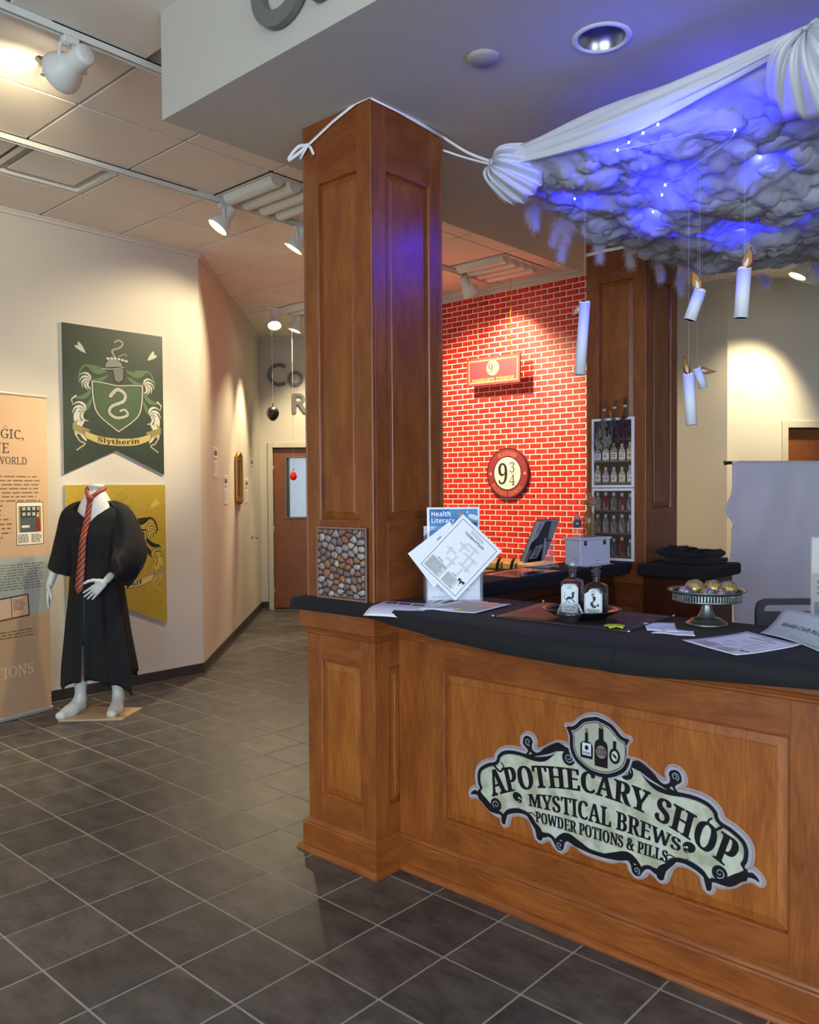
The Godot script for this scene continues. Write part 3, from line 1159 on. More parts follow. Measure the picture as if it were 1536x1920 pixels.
func head(mount: Vector3, target: Vector3, energy: float, angle: float, label: String, group := "", sz := 1.0, col := Color(1.0, 0.92, 0.74)) -> void:
	# a track light: adapter, yoke, bell, glowing lens and the spot of light in front of it
	var t := thing("track_light", label, "spotlight", mount, 0.0, group)
	var piv := Vector3(0, -0.105 * sz, 0)
	var dir := (target - mount - piv).normalized()
	obj("adapter", bx(Vector3(-0.019, -0.03, -0.035), Vector3(0.019, 0.0, 0.035), 0.004), M.lamp, t)
	var side := dir.cross(Vector3.UP).normalized()
	var y := MB.new()
	for s in [-1.0, 1.0]:
		var sd: Vector3 = side * s
		var top := Vector3(0, -0.03, 0)
		y.tube([top + sd * 0.006, top + sd * 0.042 * sz + Vector3(0, -0.014, 0), piv + sd * 0.05 * sz, piv + sd * 0.05 * sz + Vector3(0, -0.012, 0)], [0.008, 0.009, 0.009, 0.006], 8)
	obj("yoke", y.done(), M.lamp, t)
	var k := sz
	var bell := MB.new(true)
	bell.lathe([Vector2(0.0, -0.105 * k), Vector2(0.03 * k, -0.105 * k), Vector2(0.038 * k, -0.1 * k), Vector2(0.04 * k, -0.09 * k), Vector2(0.041 * k, -0.028 * k), Vector2(0.047 * k, -0.012 * k), Vector2(0.066 * k, 0.022 * k), Vector2(0.076 * k, 0.05 * k), Vector2(0.078 * k, 0.066 * k), Vector2(0.075 * k, 0.07 * k), Vector2(0.071 * k, 0.066 * k), Vector2(0.062 * k, 0.05 * k), Vector2(0.0, 0.046 * k)], 28, piv, dir)
	obj("bell", bell.done(), M.lamp, t)
	var lens := MB.new(true)
	lens.lathe([Vector2(0.061 * k, 0.0515 * k), Vector2(0.045 * k, 0.056 * k), Vector2(0.02 * k, 0.059 * k), Vector2(0.0, 0.06 * k)], 24, piv, dir)
	obj("lens", lens.done(), M.glow, t)
	var knob := MB.new(true)
	knob.lathe([Vector2(0, 0), Vector2(0.009, 0.001), Vector2(0.01, 0.012), Vector2(0.0, 0.015)], 12, piv + side * 0.055 * k, side)
	obj("knob", knob.done(), M.lamp, t)
	var s := SpotLight3D.new()
	s.name = "spot"
	s.light_color = col
	s.light_energy = energy
	s.spot_angle = angle
	s.spot_angle_attenuation = 0.75
	s.spot_range = 30.0
	s.spot_attenuation = 2.0
	s.light_size = 0.05
	s.shadow_enabled = true
	t.add_child(s)
	s.look_at_from_position(mount + piv + dir * 0.085 * k, target, Vector3.UP if absf(dir.y) < 0.99 else Vector3.RIGHT)


func ribbed_panel(x0: float, z0: float, x1: float, z1: float, label: String) -> void:
	# a square fitting with four deep rounded ribs across
	var t := thing("ribbed_ceiling_panel", label, "ceiling panel", Vector3((x0 + x1) / 2, CEIL, (z0 + z1) / 2))
	var hx := (x1 - x0) / 2 - 0.004
	var hz := (z1 - z0) / 2 - 0.004
	var fr := MB.new()
	fr.box(Vector3(-hx, -0.002, -hz), Vector3(-hx + 0.02, 0.03, hz))
	fr.box(Vector3(hx - 0.02, -0.002, -hz), Vector3(hx, 0.03, hz))
	fr.box(Vector3(-hx + 0.02, -0.002, -hz), Vector3(hx - 0.02, 0.03, -hz + 0.015))
	fr.box(Vector3(-hx + 0.02, -0.002, hz - 0.015), Vector3(hx - 0.02, 0.03, hz))
	obj("frame", fr.done(), M.lamp, t)
	obj("back", bx(Vector3(-hx, 0.0, -hz), Vector3(hx, 0.018, hz)), M.lamp, t)
	var n := 4
	var step := (hz * 2 - 0.03) / n
	for k in n:
		var z := -hz + 0.015 + step * (k + 0.5)
		var pr := PackedVector2Array()
		for i in 9:
			var a := PI * i / 8.0
			pr.append(Vector2(-cos(a) * step * 0.36, -sin(a) * 0.055))
		var b := MB.new()
		b.prism(pr, -(hx - 0.05), hx - 0.05, Transform3D(Basis(Vector3(0, 0, 1), Vector3.UP, Vector3(-1, 0, 0)), Vector3(0, 0.001, z)))
		obj("rib", b.done(), M.lamp, t)


func fittings() -> void:
	M.letter = hexm("6a6964", 0.5)
	track(Vector3(-4.73, CEIL, 3.4), Vector3(-4.73, CEIL, -6.42), "long white light track running over the left aisle to the red brick wall")
	track(Vector3(-3.475, CEIL, 3.4), Vector3(-3.475, CEIL, -2.62), "white light track beside the bulkhead corner carrying the nearest spotlight")
	track(Vector3(-7.14, CEIL, -5.62), Vector3(-7.14, CEIL, -7.9), "short white light track near the end of the hall")
	track(Vector3(-2.3, CEIL, -6.9), Vector3(-2.3, CEIL, -8.5), "white light track on the right behind the hanging cloud")
	head(Vector3(-3.475, 3.466, -1.70), Vector3(-5.966, 2.95, -1.35), 1.4, 50, "large white spotlight nearest the camera, turned away to the left wall", "", 1.12)
	head(Vector3(-4.73, 3.466, -3.36), Vector3(-5.55, 0.9, -1.75), 3.2, 34, "lit white spotlight left of the near pillar, third rib panel behind it")
	head(Vector3(-4.73, 3.466, -4.01), Vector3(-5.75, 0.9, -2.95), 3.2, 34, "lit white spotlight half touching the near pillar's left edge")
	head(Vector3(-4.73, 3.466, -4.62), Vector3(-5.966, 2.5, -3.62), 4.0, 30, "white spotlight hidden behind the near pillar lighting the wall corner")
	head(Vector3(-4.70, 3.466, -5.97), Vector3(-4.62, 2.72, -6.56), 2.0, 36, "white spotlight pointing at the red brick wall above the hanging sign")
	head(Vector3(-7.14, 3.466, -5.71), Vector3(-6.2, 1.4, -5.1), 6.0, 36, "lit spotlight at the start of the hall track, lens turned right", "", 1.0)
	head(Vector3(-7.14, 3.466, -6.02), Vector3(-7.5, 1.6, -5.55), 5.0, 30, "lit spotlight second along the hall track, lens turned down", "", 1.0)
	head(Vector3(-2.3, 3.466, -7.42), Vector3(-3.3, 0.8, -6.7), 4.0, 36, "upper lit spotlight at the right edge below the cloud", "", 1.0)
	head(Vector3(-2.3, 3.466, -7.72), Vector3(-3.35, 1.1, -7.88), 5.0, 40, "lower lit spotlight at the right edge below the cloud, shining down", "", 1.0)
	head(Vector3(-4.73, 3.466, -5.1), Vector3(-4.85, 1.5, -6.56), 9.0, 48, "white spotlight hidden behind the near pillar washing the red brick wall")
	head(Vector3(-7.14, 3.466, -6.6), Vector3(-8.0, 1.7, -7.33), 4.0, 46, "added white spotlight hidden behind the near pillar to brighten the hall end wall")  # unseen head, added to brighten the end wall
	# unseen heads added on the long track to warm the left wall and floor
	head(Vector3(-4.73, 3.466, -0.6), Vector3(-5.9, 1.0, -0.9), 3.0, 36, "added white spotlight on the long track out of view over the exhibit banner")
	head(Vector3(-4.73, 3.466, 1.2), Vector3(-4.2, 0.0, 0.2), 4.0, 42, "added white spotlight on the long track out of view over the near floor")

	ribbed_panel(-4.725, -3.89, -4.1125, -3.2775, "ribbed square ceiling panel left of the near pillar top")
	ribbed_panel(-7.175, -6.34, -6.5625, -5.7275, "ribbed square ceiling panel at the hall end beside the far spotlights")
	ribbed_panel(-4.725, -6.34, -4.1125, -5.7275, "ribbed square ceiling panel in front of the red brick wall")

	# plaque diffuser
	var d := thing("air_diffuser", "square white air diffuser with dark gaps in the ceiling at upper left", "air vent", Vector3(-5.031, CEIL, -2.359))
	var h := 0.298
	var cone := MB.new()
	var rings := []
	for q in [[h, 0.0], [h - 0.035, -0.003], [h - 0.04, 0.075], [h - 0.05, 0.08]]:
		rings.append(PackedVector3Array([Vector3(-q[0], q[1], -q[0]), Vector3(-q[0], q[1], q[0]), Vector3(q[0], q[1], q[0]), Vector3(q[0], q[1], -q[0])]))
	cone.loft(rings, false)
	obj("frame", cone.done(), M.lamp, d)
	obj("throat", bx(Vector3(-h + 0.042, 0.06, -h + 0.042), Vector3(h - 0.042, 0.075, h - 0.042)), M.black, d)
	obj("plaque", bx(Vector3(-0.205, 0.004, -0.205), Vector3(0.205, 0.014, 0.205), 0.003), M.lamp, d)

	# sprinkler
	var sp := thing("sprinkler", "chrome fire sprinkler hanging from the ceiling beside the nearest spotlight", "sprinkler", Vector3(-3.80, CEIL, -1.735))
	obj("escutcheon", MB.new(true).lathe([Vector2(0, -0.012), Vector2(0.02, -0.012), Vector2(0.036, -0.005), Vector2(0.038, 0.0)], 24, Vector3.ZERO).done(), M.chrome, sp)
	var fr := MB.new(true)
	fr.lathe([Vector2(0.009, -0.035), Vector2(0.011, -0.03), Vector2(0.011, -0.01)], 12)
	for s in [-1.0, 1.0]:
		fr.tube([Vector3(0.008 * s, -0.03, 0), Vector3(0.016 * s, -0.042, 0), Vector3(0.013 * s, -0.055, 0), Vector3(0.0, -0.066, 0)], 0.0028, 6)
	obj("frame_arms", fr.done(), M.chrome, sp)
	obj("bulb", MB.new(true).lathe([Vector2(0, -0.062), Vector2(0.003, -0.06), Vector2(0.003, -0.036), Vector2(0, -0.034)], 8).done(), hexm("a8321e", 0.2), sp)
	obj("deflector", MB.new(true).lathe([Vector2(0, -0.07), Vector2(0.016, -0.069), Vector2(0.017, -0.066), Vector2(0, -0.066)], 20).done(), M.chrome, sp)

	# round plates on the ceilings
	var disc := [Vector2(0, -0.014), Vector2(0.05, -0.013), Vector2(0.056, -0.008), Vector2(0.058, 0.0)]
	tag(obj("ceiling_plate", MB.new(true).lathe(disc, 32, Vector3(-1.81, SOFFIT, -2.395)).done(), hexm("a5a29b", 0.8)), "small round grey cover plate on the bulkhead near the recessed light", "cover plate")
	for q in [[Vector3(-3.78, CEIL, -2.78), "round ceiling speaker half hidden by the bulkhead edge left of the near pillar"], [Vector3(-3.75, CEIL, -5.45), "round ceiling speaker half hidden by the bulkhead above the red wall"]]:
		var c := thing("ceiling_speaker", q[1], "speaker", q[0])
		obj("rim", MB.new(true).lathe([Vector2(0.13, -0.012), Vector2(0.145, -0.012), Vector2(0.15, 0.0)], 32).done(), M.lamp, c)
		obj("grille", MB.new(true).lathe([Vector2(0, -0.012), Vector2(0.13, -0.012)], 32).done(), hexm("7d7a72", 0.7), c)
	# recessed can light in the bulkhead: unlit reflector
	for q in [[Vector3(-1.44, SOFFIT, -2.568), "round recessed ceiling light with a silver reflector above the cloud"], [Vector3(-2.52, SOFFIT, -3.62), "round recessed ceiling light half hidden behind the cloud's tied corner"]]:
		var c := thing("recessed_light", q[1], "ceiling light", q[0])
		obj("trim_ring", MB.new(true).lathe([Vector2(0.079, -0.001), Vector2(0.083, -0.006), Vector2(0.095, -0.006), Vector2(0.1, 0.0)], 40).done(), M.lamp, c)
		if q[0].z > -3.0:
			obj("reflector", MB.new(true).lathe([Vector2(0.0, 0.15), Vector2(0.03, 0.149), Vector2(0.05, 0.14), Vector2(0.064, 0.11), Vector2(0.073, 0.06), Vector2(0.08, 0.0), Vector2(0.083, -0.003)], 48).done(), M.reflector, c)
			obj("lamp_base", MB.new(true).lathe([Vector2(0.0, 0.075), Vector2(0.02, 0.08), Vector2(0.03, 0.1), Vector2(0.03, 0.148)], 24).done(), M.lamp, c)
		else:
			obj("reflector", MB.new(true).lathe([Vector2(0.0, -0.0005), Vector2(0.02, -0.0008), Vector2(0.045, -0.0015), Vector2(0.066, -0.003), Vector2(0.079, -0.004)], 40).done(), M.reflector, c)

	# letters: on the bulkhead and over the hall door
	var L := Transform3D(Basis(), Vector3(-2.285, 3.288, -1.893))
	cut_letter([ring_arc(0.092, 0.148, 0, 360)], L, "grey cut-out round letter on the bulkhead face, cut by the top of the photo", 0.025)
	cut_letter([rectp(0.0, 0.0, 0.055, 0.29)], Transform3D(Basis(), Vector3(-2.105, 3.15, -1.893)), "grey cut-out letter stem right of the round letter on the bulkhead", 0.025)
	var B := Basis(Vector3(0.7071, 0, -0.7071), Vector3.UP, Vector3(0.7071, 0, 0.7071))
	var P := func(s: float, y: float): return Transform3D(B, Vector3(-8.66 + s * 0.7071, y, -6.674 - s * 0.7071))
	cut_letter([ring_arc(0.103, 0.148, 52, 308)], P.call(0.255, 3.022), "grey cut-out letter C high on the hall end wall")
	cut_letter([ring_arc(0.06, 0.1, 0, 360)], P.call(0.463, 2.972), "grey cut-out small letter o beside the C on the hall end wall")
	var bowl := ring_arc(0.03, 0.073, -90, 90, 16)
	for i in bowl.size():
		bowl[i] += Vector2(0.085, 0.177)
	cut_letter([rectp(0, 0, 0.045, 0.25), rectp(0.045, 0.207, 0.042, 0.043), rectp(0.045, 0.104, 0.042, 0.043), bowl, PackedVector2Array([Vector2(0.07, 0.106), Vector2(0.145, 0.0), Vector2(0.2, 0.0), Vector2(0.122, 0.112)])], P.call(0.425, 2.532), "grey cut-out capital letter R in the lower line on the hall end wall")
	cut_letter([ring_arc(0.06, 0.1, 0, 360)], P.call(0.75, 2.632), "grey cut-out letter after the R, hidden behind the near pillar")

	# balloons hung in the hall
	M.thread = hexm("d8d2c0", 0.6)
	for q in [[Vector3(-7.17, 2.37, -5.70), 0.068, "1c1b1a", "black hanging balloon in front of the letter C in the hall", 1.0], [Vector3(-6.86, 2.21, -5.98), 0.066, "1a181c", "black hanging balloon cut off by the near pillar's left edge", 1.0], [Vector3(-7.22, 1.692, -6.02), 0.04, "e22317", "small red hanging balloon in front of the door pane", 0.85]]:
		var c: Vector3 = q[0]
		var r: float = q[1]
		var o := thing("balloon", q[3], "balloon", c)
		var pr := []
		for i in 17:
			var a := -PI / 2 + PI * i / 16.0
			var k := 1.0 if a > 0 else 1.0 + 0.06 * sin(-a)
			if q[4] < 0.9:
				pr.append(Vector2(cos(a) * r * (1.0 - 0.22 * maxf(0.0, sin(a))), sin(a) * r * (1.6 if a > 0 else 1.1)))
			else:
				pr.append(Vector2(cos(a) * r * (1.0 - 0.12 * maxf(0.0, -sin(a))), sin(a) * r * 1.12 * k))
		obj("body", MB.new(true).lathe(pr, 24).done(), hexm(q[2], 0.35), o)
		var top: float = pr[16].y
		obj("knot", MB.new(true).tube([Vector3(0, top - 0.003, 0), Vector3(0.006, top + 0.014, 0), Vector3(0.002, top + 0.024, 0), Vector3(0.014, top + 0.03, 0)], [0.006, 0.004, 0.006, 0.003], 8).done(), hexm(q[2], 0.4), o)
		obj("string", MB.new().tube([Vector3(0.004, top + 0.02, 0), Vector3(0, CEIL - c.y, 0)], 0.0016, 5).done(), M.thread, o)


func wall_xf(e0: Vector2, ed: Vector2, s: float, y: float, out: float) -> Transform3D:
	# axes on a wall: x along it, y up, z out into the room; ed runs to the right seen from the room
	var n := Vector2(-ed.y, ed.x)
	return Transform3D(Basis(Vector3(ed.x, 0, ed.y), Vector3.UP, Vector3(n.x, 0, n.y)), Vector3(e0.x + ed.x * s + n.x * out, y, e0.y + ed.y * s + n.y * out))


func wall_pieces() -> void:
	brick_backdrop()
	red_wall_signs()
	hall_wall()


func brick_backdrop() -> void:
	M.mortar = hexm("f4dcd2", 0.6)
	var t := thing("brick_backdrop", "bright red brick backdrop with pale joints covering the back wall", "backdrop", Vector3(-4.9, 0, -6.56))
	var o := t.position
	obj("sheet", bx(Vector3(-6.05, 0.02, -6.559) - o, Vector3(-3.77, 3.425, -6.5565) - o), M.mortar, t)
	var im := canvas(96, 32, Color.html("d92a1e"))
	for k in 40:
		var y := rng.randf() * 32.0
		var x := rng.randf() * 80.0
		rectf(im, x, y, 10 + rng.randf() * 26, 0.7, Color.html("c62218") if k % 2 else Color.html("e0382a"))
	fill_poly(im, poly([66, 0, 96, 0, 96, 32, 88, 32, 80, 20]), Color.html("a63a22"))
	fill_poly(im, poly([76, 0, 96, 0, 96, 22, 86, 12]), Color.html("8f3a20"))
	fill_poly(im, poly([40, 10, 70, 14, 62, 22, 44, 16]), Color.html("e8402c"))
	finish(im)
	var mats := []
	for c in ["ffffff", "f6e9e6", "ffece4", "e2d0cc"]:
		var m := mat(Color.html(c), 0.45)
		m.albedo_texture = tex(im) if mats.is_empty() else mats[0].albedo_texture
		mats.append(m)
	var px := 0.133
	var py := 0.0522
	var full := brick_mesh(px - 0.0088, py - 0.0088)
	var rest := []
	for m in 4:
		rest.append(MB.new())
	var n := 0
	var row := 0
	var y := 3.425 - py
	while y > 0.05:
		var x := -6.03 + (px / 2 if row % 2 else 0.0)
		while x < -3.78:
			var w := minf(px, -3.775 - x)
			if w > 0.03:
				var seen := x > -5.62 and y > 0.85
				var k := rng.randi() % 4
				var ctr := Vector3(x + w / 2, y + py / 2, -6.5565) - o
				if seen and n < 300 and y > 1.0:
					var b := obj("brick", full if w > px - 0.001 else brick_mesh(w - 0.0088, py - 0.0088), mats[k], t, ctr)
					n += 1
				else:
					brick_into(rest[k], ctr, w - 0.0088, py - 0.0088)
			x += px
		y -= py
		row += 1
	for m in 4:
		var r := obj("brick_field", rest[m].done(), mats[m], t)
		r.set_meta("kind", "stuff")


func brick_mesh(w: float, h: float) -> ArrayMesh:
	var mb := MB.new()
	brick_into(mb, Vector3.ZERO, w, h)
	return mb.done()


func brick_into(mb: MB, c: Vector3, w: float, h: float) -> void:
	var d := 0.0022
	var k := 0.0015
	var a := [c + Vector3(-w / 2, -h / 2, 0), c + Vector3(w / 2, -h / 2, 0), c + Vector3(w / 2, h / 2, 0), c + Vector3(-w / 2, h / 2, 0)]
	var b := [c + Vector3(-w / 2 + k, -h / 2 + k, d), c + Vector3(w / 2 - k, -h / 2 + k, d), c + Vector3(w / 2 - k, h / 2 - k, d), c + Vector3(-w / 2 + k, h / 2 - k, d)]
	mb.quad(b[0], b[1], b[2], b[3])
	var z := Vector2(0.1, 0.5)
	for i in 4:
		var j := (i + 1) % 4
		mb.quad(a[i], a[j], b[j], b[i], z, z, z, z)


func red_wall_signs() -> void:
	# the hanging board
	var W := 620
	var H := 268
	var im := canvas(W, H, Color.html("8d2b38"))
	var gold := Color.html("e6c65a")
	for q in [[24.0, 4.0], [33.0, 2.0]]:
		var d: float = q[0]
		var l: float = q[1]
		rectf(im, d, d, W - 2 * d, l, gold)
		rectf(im, d, H - d - l, W - 2 * d, l, gold)
		rectf(im, d, d, l, H - 2 * d, gold)
		rectf(im, W - d - l, d, l, H - 2 * d, gold)
	fill_poly(im, ellipse(Vector2(310, 108), 76, 76, 60), Color.html("6f1f2a"))
	fill_poly(im, ellipse(Vector2(310, 108), 72, 72, 60), Color.html("f0da78"))
	var ink := Color.html("241d18")
	text_into(im, "9", Rect2(258, 62, 52, 92), ink, "Droid Serif", true)
	text_into(im, "3", Rect2(328, 58, 26, 42), ink, "Droid Serif")
	rectf(im, 322, 106, 40, 2.5, ink)
	text_into(im, "4", Rect2(326, 114, 30, 44), ink, "Droid Serif")
	text_into(im, "HOGWARTS", Rect2(64, 202, 262, 34), gold, "Droid Serif")
	text_into(im, "EXPRESS", Rect2(350, 202, 204, 34), gold, "Droid Serif")
	finish(im)
	var t := thing("hanging_sign", "maroon rectangular railway sign with gold border hanging on two gold cords", "sign", Vector3(-4.737, 2.658, -6.40))
	t.rotation.z = deg_to_rad(-0.4)
	obj("board", MB.new().prism(rectp(-0.31, -0.132, 0.62, 0.264), -0.008, 0.008, Transform3D(), Rect2(-0.31, -0.132, 0.62, 0.264)).done(), printed(im), t)
	M.gold = mat(Color.html("d9a92c"), 0.35, 0.6)
	for x in [-0.185, 0.20]:
		var c := MB.new(true)
		c.tube([Vector3(x, 0.128, 0.0), Vector3(x, CEIL - 2.658, 0.0)], 0.0028, 6)
		obj("cord", c.done(), M.gold, t)
	# the round board on the wall
	var S := 420
	im = canvas(S, S, Color.html("7f2431"))
	var c0 := Vector2(S / 2.0, S / 2.0)
	fill_poly(im, ellipse(c0, 210, 210, 80), Color.html("2a1a1c"))
	fill_poly(im, ellipse(c0, 200, 200, 80), Color.html("8a2a38"))
	fill_poly(im, ellipse(c0, 141, 141, 70), Color.html("231a1a"))
	fill_poly(im, ellipse(c0, 133, 133, 70), Color.html("e9dfc9"))
	text_into(im, "9", Rect2(118, 124, 92, 178), ink, "Droid Serif", true)
	text_into(im, "3", Rect2(236, 118, 46, 86), ink, "Droid Serif")
	rectf(im, 230, 212, 60, 3, ink)
	text_into(im, "4", Rect2(232, 222, 56, 88), ink, "Droid Serif")
	var og := Color.html("dd8a44")
	fill_poly(im, ellipse(Vector2(38, 212), 13, 13, 20), og)
	fill_poly(im, ellipse(Vector2(384, 212), 13, 13, 20), og)
	var top_arc := func(p: Vector2):
		var a := (p.x - 210.0) / 172.0
		var r := 148.0 + (60.0 - p.y)
		return c0 + Vector2(sin(a), -cos(a)) * r
	text_into(im, "PLATFORM", Rect2(112, 26, 196, 36), og, "Droid Serif", false, top_arc)
	var low_arc := func(p: Vector2):
		var a := (p.x - 210.0) / 172.0
		var r := 150.0 + p.y
		return c0 + Vector2(sin(a), cos(a)) * r
	text_into(im, "HOGWARTS", Rect2(30, 4, 170, 34), og, "Droid Serif", false, low_arc)
	text_into(im, "EXPRESS", Rect2(222, 4, 142, 34), og, "Droid Serif", false, low_arc)
	finish(im)
	var r := 0.242
	var o := MB.new()
	o.prism(ellipse(Vector2.ZERO, r, r, 72), 0.0, 0.03, Transform3D(), Rect2(-r, -r, 2 * r, 2 * r))
	var sgn := obj("round_sign", o.done(), printed(im), null, Vector3(-4.667, 1.688, -6.553))
	tag(sgn, "round maroon platform sign with a cream centre on the red bricks", "sign")


func hall_wall() -> void:
	var e0 := Vector2(WALL_X, -3.98)
	var ed := Vector2(-1, -1).normalized()
	var im := canvas(110, 142, Color.html("eceae4"))
	rectf(im, 8, 10, 94, 2, Color.html("55534f"))
	rectf(im, 18, 18, 74, 22, Color.html("3c3a38"))
	rectf(im, 30, 22, 20, 14, Color.html("8d8a84"))
	lines_into(im, Rect2(12, 48, 86, 16), 2, Color.html("6d6b66"), 0.6, 0.1)
	lines_into(im, Rect2(14, 72, 80, 52), 8, Color.html("8a8883"), 0.45, 0.3)
	rectf(im, 8, 132, 94, 2, Color.html("77746e"))
	finish(im)
	var pm := printed(im, 0.7)
	var spots := [[0.666, 1.80, "printed notice nearest the corner on the hall wall"], [1.192, 1.55, "second printed notice along the hall wall, hung lower"], [2.565, 1.54, "printed notice on the hall wall just past the gilt mirror"], [3.02, 1.795, "farthest printed notice, high on the hall wall near the end"]]
	for q in spots:
		var xf := wall_xf(e0, ed, q[0], q[1], 0.001)
		var o := obj("notice", MB.new().prism(rectp(-0.108, -0.14, 0.216, 0.28), 0, 0.0015, Transform3D(), Rect2(-0.108, -0.14, 0.216, 0.28)).done(), pm)
		o.transform = xf
		tag(o, q[2], "notice", "notices on the hall wall")
	# gilt framed mirror with a carved crest
	var t := thing("gilt_mirror", "gilt framed mirror with carved crest and foot on the hall wall", "mirror")
	t.transform = wall_xf(e0, ed, 1.93, 1.665, 0.002)
	var outer := rectp(-0.19, -0.24, 0.38, 0.48)
	var fr := MB.new()
	fr.box(Vector3(-0.19, -0.24, 0), Vector3(-0.15, 0.24, 0.03), 0.008)
	fr.box(Vector3(0.15, -0.24, 0), Vector3(0.19, 0.24, 0.03), 0.008)
	fr.box(Vector3(-0.15, 0.19, 0), Vector3(0.15, 0.24, 0.03), 0.008)
	fr.box(Vector3(-0.15, -0.24, 0), Vector3(0.15, -0.19, 0.03), 0.008)
	obj("frame", fr.done(), M.brass, t)
	obj("glass", bx(Vector3(-0.15, -0.19, 0.004), Vector3(0.15, 0.19, 0.01)), mat(Color(0.55, 0.55, 0.56), 0.08, 1.0), t)
	var cr := MB.new(true)
	for k in 7:
		var a := PI * k / 6.0
		cr.lathe([Vector2(0, -0.02), Vector2(0.024, -0.012), Vector2(0.028, 0.0), Vector2(0.02, 0.016), Vector2(0, 0.022)], 10, Vector3(cos(a) * 0.09, 0.235 + sin(a) * 0.03, 0.02), Vector3(0, 0.3, 1))
	obj("crest", cr.done(), M.brass, t)
	var ft := MB.new(true)
	for k in 5:
		ft.lathe([Vector2(0, -0.02), Vector2(0.022, -0.01), Vector2(0.024, 0.0), Vector2(0.016, 0.016), Vector2(0, 0.02)], 10, Vector3(-0.1 + 0.05 * k, -0.24 - 0.008 * (k % 2), 0.02), Vector3(0, 0, 1))
	obj("foot", ft.done(), M.brass, t)
	# coat hook
	var h := thing("wall_hook", "small chrome hook low on the hall wall near the end", "hook")
	h.transform = wall_xf(e0, ed, 2.94, 0.985, 0.001)
	obj("rose", MB.new(true).lathe([Vector2(0.026, 0), Vector2(0.024, 0.006), Vector2(0.01, 0.01), Vector2(0, 0.011)], 16, Vector3.ZERO, Vector3(0, 0, 1)).done(), M.chrome, h)
	obj("peg", MB.new(true).lathe([Vector2(0.008, 0.008), Vector2(0.008, 0.05), Vector2(0.02, 0.055), Vector2(0.022, 0.066), Vector2(0.012, 0.074), Vector2(0, 0.075)], 14, Vector3.ZERO, Vector3(0, 0, 1)).done(), M.chrome, h)


# ---------- heraldic banners: a plain shield with foliage ----------
func foliage(im: Image, c: Vector2, s: float, flip: float, fillc: Color, edge: Color) -> void:
	# one clump of curling leaves, drawn from c outwards
	for k in 5:
		var a0 := -1.9 + k * 0.62
		var p := []
		for i in 6:
			var t := i / 5.0
			var a := a0 + t * t * 1.5
			p.append(c + Vector2(cos(a) * flip, sin(a)) * s * t * (1.0 - 0.08 * k))
		var cv := curve(p, 20)
		leafstroke(im, cv, s * 0.30, edge)
		leafstroke(im, cv, s * 0.20, fillc)


